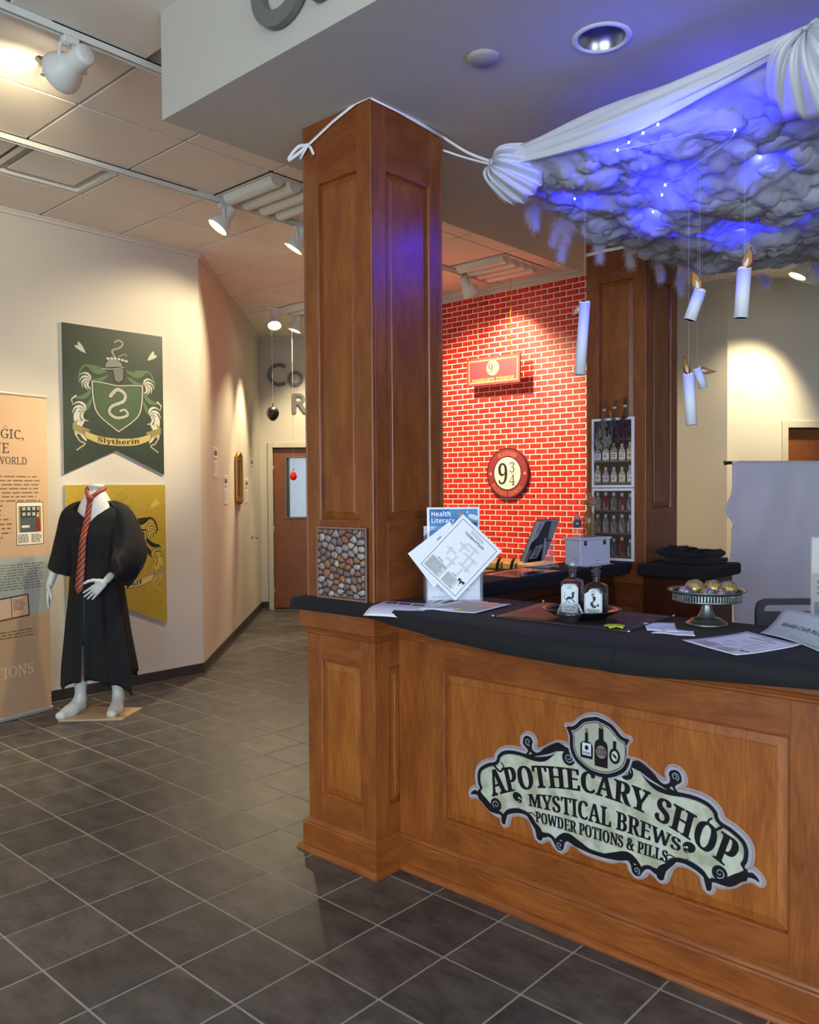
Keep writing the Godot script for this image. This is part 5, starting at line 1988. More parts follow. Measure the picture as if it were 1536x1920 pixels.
	for s in [-1.0, 1.0]:
		nb.tube(curve3([V.call(-0.012, 1.497, 0.085), V.call(s * 0.035 - 0.005, 1.53, 0.062), V.call(s * 0.058, 1.56, 0.01), V.call(s * 0.045, 1.565, -0.035)], 18), 0.014, 8)
	obj("neck_band", nb.done(), tm, tie)
	# trousers glimpsed in the slit, and the board it stands on
	obj("trousers", MB.new(true).tube([V.call(-0.055, 0.92, 0.06), V.call(-0.06, 0.62, 0.085), V.call(-0.06, 0.5, 0.09)], [0.075, 0.06, 0.055], 14).done(), hexm("4f6f7d", 0.8), t)
	var pl := PackedVector2Array([Vector2(-0.21, 0.19), Vector2(0.21, 0.16), Vector2(0.255, -0.12), Vector2(-0.12, -0.16)])
	obj("base_board", MB.new().prism(pl, 0.001, 0.013, Transform3D(Basis(Vector3.RIGHT, Vector3(0, 0, 1), Vector3.UP), Vector3.ZERO)).done(), hexm("c4a982", 0.5), t)


func apothecary_sign() -> void:
	# half of the outline, from the top centre down the left side to the bottom centre (metres)
	var half := poly([0.0, 0.281, -0.035, 0.273, -0.067, 0.254, -0.092, 0.232, -0.108, 0.226, -0.124, 0.223, -0.115, 0.212, -0.108, 0.195, -0.106, 0.160, -0.115, 0.157, -0.150, 0.157, -0.180, 0.143, -0.210, 0.124, -0.236, 0.113, -0.250, 0.119, -0.245, 0.139, -0.256, 0.159, -0.280, 0.164, -0.303, 0.148, -0.307, 0.122, -0.296, 0.108, -0.285, 0.099, -0.317, 0.100, -0.358, 0.097, -0.395, 0.084, -0.419, 0.061, -0.426, 0.040, -0.458, 0.028, -0.497, 0.002, -0.513, -0.030, -0.511, -0.069, -0.502, -0.089, -0.517, -0.086, -0.537, -0.099, -0.546, -0.117, -0.537, -0.129, -0.512, -0.123, -0.483, -0.135, -0.459, -0.155, -0.420, -0.170, -0.399, -0.172, -0.397, -0.189, -0.385, -0.200, -0.368, -0.190, -0.361, -0.168, -0.354, -0.153, -0.318, -0.140, -0.281, -0.144, -0.264, -0.161, -0.255, -0.182, -0.246, -0.206, -0.226, -0.215, -0.205, -0.201, -0.185, -0.196, -0.170, -0.214, -0.143, -0.226, -0.120, -0.210, -0.113, -0.190, -0.085, -0.188, -0.052, -0.202, 0.0, -0.205])
	var out := PackedVector2Array()
	out.append_array(curve(Array(half), half.size() * 3))
	var other := out.duplicate()
	other.reverse()
	for i in range(1, other.size() - 1):
		out.append(Vector2(-other[i].x, other[i].y))
	var W := 1120
	var H := 540
	var P := func(x: float, y: float): return Vector2(560 + x * 1000.0, 300 - y * 1000.0)
	var px := func(pl: PackedVector2Array):
		var o := PackedVector2Array()
		for q in pl:
			o.append(P.call(q.x, q.y))
		return o
	var black := Color.html("17161b")
	var silver := Color.html("a9a7ac")
	var cream := Color.html("bdc0a8")
	var im := canvas(W, H, silver)
	fill_poly(im, px.call(out), silver)
	for q in [[-0.010, black], [-0.0225, Color.html("8f9090")], [-0.0255, cream]]:
		for pl in Geometry2D.offset_polygon(out, q[0], Geometry2D.JOIN_ROUND):
			fill_poly(im, px.call(pl), q[1])
	# parchment blotches
	var n := noise(0.006, 4, 77)
	for y in range(0, H * 2, 2):
		for x in range(0, W * 2, 2):
			if im.get_pixel(x, y).is_equal_approx(cream):
				var k := n.get_noise_2d(x, y)
				im.fill_rect(Rect2i(x, y, 2, 2), cream.lerp(Color.html("8d8a68") if k > 0 else Color.html("cfd6c8"), clampf(absf(k) * 1.1, 0, 0.5)))
	for s in [-1.0, 1.0]:
		var m := func(x: float, y: float): return P.call(x * s, y)
		# heavy scrolls inside the border
		fill_poly(im, ellipse(m.call(-0.108, 0.112), 26, 26, 30), black)
		stroke(im, spiral(m.call(-0.108, 0.112), 17, 3, 0.0, 9.5 * s, 40), 3.5, 2, silver)
		leafstroke(im, curve([m.call(-0.10, 0.135), m.call(-0.16, 0.14), m.call(-0.22, 0.092), m.call(-0.30, 0.078)], 24), 40, black)
		leafstroke(im, curve([m.call(-0.15, 0.128), m.call(-0.19, 0.105), m.call(-0.25, 0.086)], 18), 7, silver)
		fill_poly(im, ellipse(m.call(-0.277, 0.137), 19, 19, 24), black)
		stroke(im, spiral(m.call(-0.276, 0.135), 13, 3, 1.0, 8.5 * s, 30), 3.5, 2, silver)
		stroke(im, curve([m.call(-0.43, 0.02), m.call(-0.40, 0.0), m.call(-0.382, 0.02), m.call(-0.394, 0.034)], 20), 9, 5, black)
		fill_poly(im, ellipse(m.call(-0.418, -0.128), 24, 24, 26), black)
		stroke(im, spiral(m.call(-0.418, -0.128), 16, 3, 2.0, 2.0 + 8.0 * s, 36), 3.5, 2, silver)
		leafstroke(im, curve([m.call(-0.50, -0.09), m.call(-0.485, -0.12), m.call(-0.45, -0.145), m.call(-0.40, -0.158)], 20), 36, black)
		leafstroke(im, curve([m.call(-0.495, -0.11), m.call(-0.515, -0.105), m.call(-0.536, -0.117)], 12), 13, black)
		stroke(im, curve([m.call(-0.384, -0.185), m.call(-0.385, -0.165), m.call(-0.36, -0.142), m.call(-0.31, -0.127), m.call(-0.27, -0.132)], 24), 17, 9, black)
		leafstroke(im, curve([m.call(-0.28, -0.134), m.call(-0.24, -0.165), m.call(-0.22, -0.185), m.call(-0.18, -0.176)], 20), 26, black)
		fill_poly(im, ellipse(m.call(-0.228, -0.196), 13, 13, 20), black)
		fill_poly(im, ellipse(m.call(-0.146, -0.203), 18, 18, 22), black)
		stroke(im, spiral(m.call(-0.146, -0.203), 12, 2, 1.2, 1.2 + 8.0 * s, 30), 3.2, 2, silver)
		leafstroke(im, curve([m.call(-0.165, -0.19), m.call(-0.12, -0.165), m.call(-0.07, -0.178), m.call(0.0, -0.196)], 24), 30, black)
		# skull and flourish
		var c: Vector2 = m.call(-0.322, -0.076)
		fill_poly(im, ellipse(c, 21, 17, 26, 0.2 * s), black)
		fill_poly(im, ellipse(c + Vector2(-8 * s * -s, 10) * Vector2(s, 1), 11, 10, 18), black)
		fill_poly(im, ellipse(c + Vector2(7 * s, 2), 4.5, 4, 12), cream)
		fill_poly(im, ellipse(c + Vector2(15 * s, 4), 3, 3.2, 12), cream)
		rectf(im, c.x + 6 * s - 5, c.y + 14, 10, 2, cream)
		stroke(im, curve([m.call(-0.32, -0.112), m.call(-0.295, -0.128), m.call(-0.262, -0.118), m.call(-0.246, -0.126)], 20), 2, 5, black)
	# crest with three bottles
	var sh := PackedVector2Array()
	sh.append_array(curve([Vector2(0.0, 0.270), Vector2(-0.05, 0.255), Vector2(-0.085, 0.224), Vector2(-0.113, 0.217)], 18))
	sh.append_array(curve([Vector2(-0.113, 0.217), Vector2(-0.100, 0.19), Vector2(-0.098, 0.15), Vector2(-0.078, 0.112), Vector2(-0.03, 0.084), Vector2(0.01, 0.078)], 24))
	var full := sh.duplicate()
	for i in range(sh.size() - 2, 0, -1):
		full.append(Vector2(0.02 - sh[i].x if sh[i].y < 0.2 else -sh[i].x + 0.004, sh[i].y))
	for q in [[0.012, silver], [0.004, black], [-0.009, Color.html("a3a49e")], [-0.013, Color.html("2b2a2c")], [-0.0155, cream.darkened(0.08)]]:
		for pl in Geometry2D.offset_polygon(full, q[0], Geometry2D.JOIN_ROUND):
			fill_poly(im, px.call(pl), q[1])
	var B := func(cx: float, y0: float, w: float, h: float, neck: float, ntop: float, corkc: Color):
		var sd := w * 0.5
		var body := PackedVector2Array()
		body.append_array(curve([P.call(cx - sd, y0), P.call(cx - sd, y0 + h * 0.8), P.call(cx - neck, y0 + h)], 10))
		body.append_array(PackedVector2Array([P.call(cx - neck, ntop), P.call(cx + neck, ntop)]))
		body.append_array(curve([P.call(cx + neck, y0 + h), P.call(cx + sd, y0 + h * 0.8), P.call(cx + sd, y0)], 10))
		fill_poly(im, body, black)
		fill_poly(im, PackedVector2Array([P.call(cx - neck * 0.8, ntop - 0.001), P.call(cx + neck * 0.8, ntop - 0.001), P.call(cx + neck * 0.9, ntop + 0.014), P.call(cx - neck * 0.9, ntop + 0.014)]), corkc)
	B.call(-0.038, 0.126, 0.046, 0.058, 0.006, 0.214, Color.html("7d6c50"))
	B.call(0.017, 0.108, 0.048, 0.092, 0.009, 0.238, Color.html("8b7a5a"))
	fill_poly(im, ellipse(P.call(0.067, 0.155), 20, 26, 28), black)
	B.call(0.067, 0.135, 0.024, 0.04, 0.006, 0.206, Color.html("b8c0b4"))
	rectf(im, P.call(-0.038, 0.0).x - 17, P.call(0, 0.178).y, 34, 42, Color.html("d8dee2"))
	fill_poly(im, ellipse(P.call(-0.038, 0.162), 7, 8, 16), black)
	text_into(im, "POTIONS", Rect2(P.call(-0.038, 0).x - 14, P.call(0, 0.148).y, 28, 8), black, "Droid Serif", true)
	fill_poly(im, ellipse(P.call(0.017, 0.158), 20, 22, 24), Color.html("8b7c78"))
	text_into(im, "ELIXIR", Rect2(P.call(0.017, 0).x - 17, P.call(0, 0.17).y, 34, 22), black, "Droid Serif", true)
	fill_poly(im, ellipse(P.call(0.067, 0.155), 12, 17, 22), Color.html("cfc9b8"))
	leafstroke(im, curve([P.call(0.058, 0.162), P.call(0.068, 0.154), P.call(0.074, 0.146)], 10), 8, black)
	# lettering along the arch
	var line := func(txt: String, x0: float, x1: float, b0: float, bk: float, t0: float, tk: float, tilt: float):
		var bend := func(p: Vector2):
			var tx := p.x / 1000.0
			var ty := 1.0 - p.y / 1000.0
			var x := lerpf(x0, x1, tx)
			var yb := b0 - bk * x * x
			var yt := t0 - tk * x * x
			return P.call(x + ty * (yt - yb) * tilt * x, lerpf(yb, yt, ty))
		for dx in [-2.2, 2.2]:
			text_into(im, txt, Rect2(dx, 0, 1000, 1000), black, "Droid Serif", true, bend)
	line.call("APOTHECARY SHOP", -0.432, 0.447, 0.008, 0.60, 0.082, 0.50, 0.8)
	line.call("MYSTICAL BREWS", -0.272, 0.292, -0.088, 0.12, -0.022, 0.44, 0.4)
	line.call("POWDER POTIONS & PILLS", -0.243, 0.25, -0.143, 0.06, -0.101, 0.12, 0.3)
	finish(im)
	var s := thing("shop_sign", "cream and black scrolled shop sign reading Apothecary Shop on the counter front", "sign", Vector3(-1.4077, 0.5, -2.478))
	var mb := MB.new()
	mb.prism(out, -0.0005, 0.005, Transform3D(), Rect2(-0.56, -0.24, 1.12, 0.54))
	var pm := printed(im, 0.32)
	obj("board", mb.done(), pm, s)
	# clear rim of the plastic sheet it is cut from
	var rim := MB.new()
	for pl in Geometry2D.offset_polygon(out, 0.008, Geometry2D.JOIN_ROUND):
		if not Geometry2D.is_polygon_clockwise(pl):
			rim.prism(pl, -0.0015, -0.0008)
	obj("clear_rim", rim.done(), glass(Color(0.9, 0.85, 0.85), 0.22), s)


const TOP := 1.0905


func page(called: String, label: String, c: Array, m: Material, lift: Callable, group := "", n := 12) -> MeshInstance3D:
	# c: near-left, near-right, far-right, far-left corners; lift(u, v) is added to the height
	var mb := MB.new(true)
	mb.sheet(n, n, func(u: float, v: float):
		var a: Vector3 = (c[0] as Vector3).lerp(c[1], u)
		var b: Vector3 = (c[3] as Vector3).lerp(c[2], u)
		return a.lerp(b, v) + Vector3(0, lift.call(u, v), 0), 0.0004)
	var o := obj(called, mb.done(), m)
	tag(o, label, "paper", group)
	return o


func crossword_image() -> Image:
	var im := canvas(340, 440, Color.html("f1f3f5"))
	var ink := Color.html("16181c")
	for q in [[20, 20, 300, 3], [20, 417, 300, 3], [20, 20, 3, 400], [317, 20, 3, 400]]:
		rectf(im, q[0], q[1], q[2], q[3], ink)
	text_into(im, "Crossword Puzzle", Rect2(92, 62, 156, 20), ink, "Droid Sans", true)
	lines_into(im, Rect2(116, 34, 110, 22), 3, Color.html("777a80"), 0.4, 0.2)
	var words := [[150, 110, 0, 8], [210, 100, 1, 12], [110, 140, 0, 7], [140, 122, 1, 6], [176, 170, 0, 9], [250, 160, 1, 9], [90, 200, 1, 5], [70, 214, 0, 6], [190, 240, 0, 8], [150, 224, 1, 8], [230, 262, 1, 5], [110, 268, 0, 6]]
	for w in words:
		for k in w[3]:
			var x: float = w[0] + (k * 12 if w[2] == 0 else 0)
			var y: float = w[1] + (k * 12 if w[2] == 1 else 0)
			if x > 295 or y > 318:
				continue
			rectf(im, x, y, 12, 12, Color.html("4a4d52"))
			rectf(im, x + 1, y + 1, 10, 10, Color.html("f6f7f8"))
	rectf(im, 32, 318, 134, 90, Color.html("d5d8d2"))
	rectf(im, 176, 330, 96, 78, Color.html("d5d8d2"))
	text_into(im, "Across", Rect2(70, 306, 44, 9), ink, "Droid Sans", true)
	text_into(im, "Down", Rect2(206, 318, 34, 9), ink, "Droid Sans", true)
	lines_into(im, Rect2(38, 324, 122, 80), 10, Color.html("5d6064"), 0.42, 0.2)
	lines_into(im, Rect2(181, 336, 86, 68), 9, Color.html("5d6064"), 0.42, 0.2)
	# a small winged silhouette
	fill_poly(im, ellipse(Vector2(284, 330), 6, 14, 16), ink)
	for s in [-1.0, 1.0]:
		fill_poly(im, PackedVector2Array([Vector2(284, 326), Vector2(284 + s * 12, 312), Vector2(284 + s * 26, 316), Vector2(284 + s * 22, 334), Vector2(284 + s * 12, 330)]), ink)
	stroke(im, curve([Vector2(284, 342), Vector2(290, 352), Vector2(282, 360)], 10), 3, 1, ink)
	return finish(im)


func stone_panel() -> void:
	var t := thing("stone_panel", "square panel of rounded brown and grey stones propped on the counter against the pillar", "panel", Vector3(-2.496, TOP, -2.328))
	var w := 0.298
	var h := 0.298
	obj("backing", bx(Vector3(-w / 2, 0.0, -0.008), Vector3(w / 2, h, 0.0)), hexm("3b2c27", 0.8), t)
	var fr := MB.new()
	var k := 0.0085
	fr.box(Vector3(-w / 2, 0, 0), Vector3(-w / 2 + k, h, 0.003), 0.001)
	fr.box(Vector3(w / 2 - k, 0, 0), Vector3(w / 2, h, 0.003), 0.001)
	fr.box(Vector3(-w / 2 + k, 0, 0), Vector3(w / 2 - k, k, 0.003), 0.001)
	fr.box(Vector3(-w / 2 + k, h - k, 0), Vector3(w / 2 - k, h, 0.003), 0.001)
	obj("frame", fr.done(), hexm("8b6a5c", 0.6), t)
	# stones: rounded cells round scattered seeds, wider than high
	var sx := 1.28
	var g := RandomNumberGenerator.new()
	g.seed = 42
	var seeds := PackedVector2Array()
	var tries := 0
	while seeds.size() < 84 and tries < 9000:
		tries += 1
		var p := Vector2(g.randf_range(-0.5, 0.5) * (w - 2 * k) / sx, g.randf_range(0.0, 1.0) * (h - 2 * k) + k)
		var ok := true
		for q in seeds:
			if q.distance_to(p) < (0.0232 if tries < 5000 else 0.0205):
				ok = false
				break
		if ok:
			seeds.append(p)
	var cols := ["b5968a", "94736a", "c0b4ae", "b0774e", "c9bdac", "87706a", "a89a98", "9c6c5a"]
	var sm := []
	var grit := noise(0.03, 4, 5)
	var si := Image.create(128, 128, false, Image.FORMAT_RGB8)
	for y in 128:
		for x in 128:
			var v := 0.86 + 0.22 * grit.get_noise_2d(x * 2.0, y * 2.0)
			si.set_pixel(x, y, Color(v, v, v))
	var stx := tex(si)
	for c in cols:
		var m := hexm(c, 0.55)
		m.albedo_texture = stx
		m.uv1_triplanar = true
		m.uv1_scale = Vector3.ONE * 9.0
		sm.append(m)
	var i := 0
	for p in seeds:
		var cell := PackedVector2Array([Vector2(-(w / 2 - k) / sx, k), Vector2((w / 2 - k) / sx, k), Vector2((w / 2 - k) / sx, h - k), Vector2(-(w / 2 - k) / sx, h - k)])
		for q in seeds:
			if q == p or q.distance_to(p) > 0.09:
				continue
			var mid := (p + q) / 2.0
			var d := (q - p).normalized()
			var nn := Vector2(-d.y, d.x)
			var half := PackedVector2Array([mid + nn, mid - nn, mid - nn - d, mid + nn - d])
			var cut := Geometry2D.intersect_polygons(cell, half)
			if cut.size():
				cell = cut[0]
		var ins := Geometry2D.offset_polygon(cell, -0.0021)
		if ins.is_empty():
			continue
		var c: PackedVector2Array = ins[0]
		for it in 2:
			var sm2 := PackedVector2Array()
			for j in c.size():
				var a := c[j]
				var b := c[(j + 1) % c.size()]
				sm2.append(a.lerp(b, 0.27))
				sm2.append(a.lerp(b, 0.73))
			c = sm2
		if Geometry2D.is_polygon_clockwise(c):
			c.reverse()
		var ctr := Vector2.ZERO
		for q in c:
			ctr += q / c.size()
		var rings := []
		for lv in [[1.0, 0.0], [0.98, 0.0035], [0.86, 0.0062], [0.55, 0.0082]]:
			var r := PackedVector3Array()
			for q in c:
				var u: Vector2 = ctr + (q - ctr) * lv[0]
				r.append(Vector3((u.x - ctr.x) * sx, u.y - ctr.y, lv[1]))
			rings.append(r)
		var mb := MB.new(true)
		mb.loft(rings, false)
		mb.fan(rings[3], false)
		obj("stone", mb.done(), sm[(g.randi() + i) % sm.size()], t, Vector3(ctr.x * sx, ctr.y, 0.0002))
		i += 1


func brochure_holder(cw: Material) -> void:
	# acrylic stand facing the camera; local x to the viewer's right, z towards the viewer
	var b := Basis(Vector3(0.678, 0, -0.735), Vector3.UP, Vector3(0.735, 0, 0.678))
	var at := Vector3(-2.128, TOP, -2.60)
	var t := thing("brochure_holder", "clear acrylic brochure holder standing beside the near pillar", "brochure holder", at)
	t.transform.basis = b
	var ac := glass(Color(0.9, 0.95, 1.0), 0.10)
	obj("back", bx(Vector3(-0.114, 0.004, -0.05), Vector3(0.114, 0.30, -0.046)), ac, t)
	obj("base", bx(Vector3(-0.114, 0.0, -0.052), Vector3(0.114, 0.004, 0.03)), ac, t)
	obj("pocket_front", bx(Vector3(-0.114, 0.004, 0.024), Vector3(0.114, 0.13, 0.027)), ac, t)
	obj("pocket_side", bx(Vector3(-0.116, 0.004, -0.05), Vector3(-0.113, 0.16, 0.027)), ac, t)
	obj("pocket_side", bx(Vector3(0.113, 0.004, -0.05), Vector3(0.116, 0.16, 0.027)), ac, t)
	# sheets in it, each a thing
	var im := canvas(255, 330, Color.html("f2f5f8"))
	rectf(im, 12, 9, 234, 312, Color.html("4f8fc4"))
	rectf(im, 12, 9, 95, 60, Color.html("2e6ba6"))
	text_into(im, "Health", Rect2(22, 18, 92, 26), Color.WHITE, "Droid Sans", true)
	text_into(im, "Literacy", Rect2(22, 50, 112, 32), Color.WHITE, "Droid Sans", true)
	lines_into(im, Rect2(22, 90, 110, 20), 2, Color.html("bcd8ee"), 0.5, 0.2)
	fill_poly(im, ellipse(Vector2(160, 36), 10, 10, 20), Color.html("c98a3c"))
	rectf(im, 190, 22, 14, 4, Color.html("cfe4f2"))
	rectf(im, 195, 17, 4, 14, Color.html("cfe4f2"))
	fill_poly(im, poly([200, 66, 246, 66, 246, 120, 226, 118, 206, 92]), Color.html("245a9c"))
	fill_poly(im, ellipse(Vector2(222, 56), 30, 15, 24, 0.35), Color.html("7fb2da"))
	fill_poly(im, ellipse(Vector2(226, 48), 28, 12, 24, 0.35), Color.html("e8f2f8"))
	finish(im)
	var place := func(called: String, label: String, m: Material, x: float, y: float, z: float, w: float, h: float, rot: float, lean: float):
		var o := obj(called, MB.new().prism(rectp(-w / 2, -h / 2, w, h), 0.0, 0.0006, Transform3D(), Rect2(-w / 2, -h / 2, w, h)).done(), m)
		o.transform = Transform3D(b, at) * Transform3D(Basis(Vector3.RIGHT, -lean) * Basis(Vector3.BACK, rot), Vector3(x, y, z))
		tag(o, label, "paper")
	place.call("flyer", "blue flyer titled Health Literacy at the back of the clear holder", printed(im), 0.008, 0.236, -0.046, 0.216, 0.279, 0.0, 0.02)
	var im2 := canvas(215, 200, Color.html("f0f4f8"))
	for q in [[22, 140, 170, 1.5], [22, 20, 1.5, 120], [191, 20, 1.5, 120]]:
		rectf(im2, q[0], q[1], q[2], q[3], Color.html("b3bfcc"))
	for q in [[54, 156, 18, 8], [78, 156, 14, 8], [150, 156, 16, 8]]:
		rectf(im2, q[0], q[1], q[2], q[3], Color.html("9fb0c2"))
		rectf(im2, q[0] + 2, q[1] + 2, q[2] - 4, q[3] - 4, Color.html("f0f4f8"))
	lines_into(im2, Rect2(20, 184, 60, 6), 1, Color.html("7d8ea0"), 0.5)
	finish(im2)
	place.call("leaflet", "pale leaflet in the lower pocket of the clear holder", printed(im2), 0.0, 0.105, 0.012, 0.213, 0.20, 0.0, 0.03)
	var im3 := canvas(215, 175, Color.html("eef1f4"))
	fill_poly(im3, ellipse(Vector2(140, 30), 12, 5, 14), Color.html("8b97a4"))
	lines_into(im3, Rect2(22, 60, 40, 36), 5, Color.html("5d6a78"), 0.4, 0.3)
	lines_into(im3, Rect2(120, 34, 40, 8), 2, Color.html("6d7a88"), 0.4, 0.3)
	finish(im3)
	place.call("puzzle_sheet", "white sheet tilted behind the crossword sheet in the clear holder", printed(im3), -0.051, 0.190, 0.034, 0.210, 0.17, 0.64, 0.06)
	place.call("puzzle_sheet", "crossword sheet tilted like a diamond in front of the clear holder", cw, 0.018, 0.178, 0.042, 0.214, 0.272, -0.77, 0.06)


func bottle(at: Vector3, turn: float, label: String, liquid: Color, level: float, top_word: String, low_word: String, kind: int, w: float, h: float) -> void:
	# square glass decanter with a stopper, dark liquid and a printed label
	var t := thing("potion_bottle", label, "bottle", at, turn)
	var sq := func(r: float, y: float):
		var p := PackedVector3Array()
		for i in 32:
			var a := TAU * (i + 0.5) / 32.0
			var c := Vector2(cos(a), sin(a))
			var k := pow(pow(absf(c.x), 6) + pow(absf(c.y), 6), -1.0 / 6.0)
			p.append(Vector3(c.x * k * r, y, -c.y * k * r))
		return p
	var rd := func(r: float, y: float):
		var p := PackedVector3Array()
		for i in 32:
			var a := TAU * (i + 0.5) / 32.0
			p.append(Vector3(cos(a) * r, y, -sin(a) * r))
		return p
	var hw := w / 2.0
	var rings := [sq.call(hw * 0.9, 0.0), sq.call(hw, 0.005), sq.call(hw, h - 0.008), sq.call(hw * 0.93, h - 0.002), sq.call(hw * 0.72, h + 0.004), rd.call(0.0125, h + 0.009), rd.call(0.0115, h + 0.014), rd.call(0.0115, h + 0.03), rd.call(0.0145, h + 0.033), rd.call(0.0145, h + 0.037)]
	var gl := glass(Color(0.4, 0.42, 0.44), 0.03)
	var mb := MB.new(true)
	mb.loft(rings, false)
	mb.fan(rings[0], true)
	obj("glass", mb.done(), gl, t)
	var lq := MB.new(true)
	var lr := hw - 0.003
	var rr := [sq.call(lr * 0.9, 0.004), sq.call(lr, 0.008), sq.call(lr, level)]
	if level > h - 0.012:
		rr.append(sq.call(lr * 0.72, h + 0.0))
	lq.loft(rr, true)
	obj("liquid", lq.done(), mat(liquid, 0.15), t)
	var st := MB.new(true)
	if kind == 0:
		st.lathe([Vector2(0.0, h + 0.03), Vector2(0.009, h + 0.03), Vector2(0.0105, h + 0.042), Vector2(0.017, h + 0.044), Vector2(0.018, h + 0.048), Vector2(0.018, h + 0.07), Vector2(0.015, h + 0.074), Vector2(0, h + 0.074)], 8)
	else:
		st.lathe([Vector2(0.0, h + 0.03), Vector2(0.009, h + 0.03), Vector2(0.010, h + 0.04), Vector2(0.0165, h + 0.045), Vector2(0.0165, h + 0.048), Vector2(0.009, h + 0.052), Vector2(0.012, h + 0.058), Vector2(0.0185, h + 0.064), Vector2(0.0185, h + 0.07), Vector2(0.012, h + 0.073), Vector2(0, h + 0.073)], 16)
	obj("stopper", st.done(), glass(Color(0.5, 0.52, 0.54), 0.06), t)
	var im := canvas(150, 260, Color.html("d3dde2"))
	var ink := Color.html("1c2228")
	for q in [[7, 7, 136, 2], [7, 251, 136, 2], [7, 7, 2, 246], [141, 7, 2, 246]]:
		rectf(im, q[0], q[1], q[2], q[3], ink)
	lines_into(im, Rect2(48, 26, 54, 12), 2, Color.html("5a666e"), 0.5, 0.2)
	fill_poly(im, poly([64, 24, 75, 16, 86, 24]), Color.html("5a666e"))
	if kind == 0:
		# a prancing horned horse, drawn in plain strokes
		leafstroke(im, curve([Vector2(40, 138), Vector2(70, 118), Vector2(104, 128)], 16), 24, ink)
		leafstroke(im, curve([Vector2(96, 130), Vector2(104, 96), Vector2(94, 76)], 16), 22, ink)
		leafstroke(im, curve([Vector2(90, 80), Vector2(108, 72), Vector2(122, 84)], 12), 14, ink)
		stroke(im, PackedVector2Array([Vector2(108, 72), Vector2(120, 52)]), 3, 1, ink)
		stroke(im, curve([Vector2(40, 134), Vector2(22, 110), Vector2(36, 86), Vector2(26, 70)], 18), 4, 3, ink)
		for q in [[48, 142, 30, 164], [56, 146, 74, 170], [98, 140, 124, 152], [104, 136, 118, 172]]:
			stroke(im, curve([Vector2(q[0], q[1]), Vector2((q[0] + q[2]) / 2 + 6, (q[1] + q[3]) / 2), Vector2(q[2], q[3])], 10), 6, 3, ink)
		stroke(im, curve([Vector2(24, 176), Vector2(75, 186), Vector2(126, 176)], 12), 3, 3, ink)
	else:
		leafstroke(im, curve([Vector2(72, 62), Vector2(84, 92), Vector2(78, 124)], 16), 26, ink)
		fill_poly(im, ellipse(Vector2(74, 60), 14, 14, 20), ink)
		fill_poly(im, ellipse(Vector2(78, 64), 8, 8, 16), Color.html("d3dde2"))
		leafstroke(im, curve([Vector2(80, 116), Vector2(62, 144), Vector2(84, 172), Vector2(104, 160)], 20), 28, ink)
		leafstroke(im, curve([Vector2(98, 166), Vector2(116, 150), Vector2(118, 176)], 12), 14, ink)
		for k in 5:
			stroke(im, curve([Vector2(70 + k * 3, 128 + k * 8), Vector2(80, 132 + k * 8), Vector2(90 - k, 130 + k * 8)], 8), 2, 2, Color.html("d3dde2"))
	text_into(im, top_word, Rect2(20, 192, 110, 20), ink, "Droid Serif", true)
	text_into(im, low_word, Rect2(36, 217, 78, 17), ink, "Droid Serif", true)
	finish(im)
	var lw := w * 0.86
	var lh := h * 0.86
	var pl: PackedVector2Array
	if kind == 0:
		pl = poly([-0.5, 0, 0.5, 0, 0.5, 0.9, 0.42, 0.94, 0.38, 1.0, -0.38, 1.0, -0.42, 0.94, -0.5, 0.9])
	else:
		pl = poly([-0.5, 0.04, -0.42, 0, 0.42, 0, 0.5, 0.04, 0.5, 0.8, 0.3, 0.86, 0.2, 0.96, 0, 1.0, -0.2, 0.96, -0.3, 0.86, -0.5, 0.8])
	for i in pl.size():
		pl[i] = Vector2(pl[i].x * lw, 0.006 + pl[i].y * lh)
	obj("label", MB.new().prism(pl, hw + 0.0006, hw + 0.0012, Transform3D(), Rect2(-lw / 2, 0.006, lw, lh)).done(), printed(im), t)


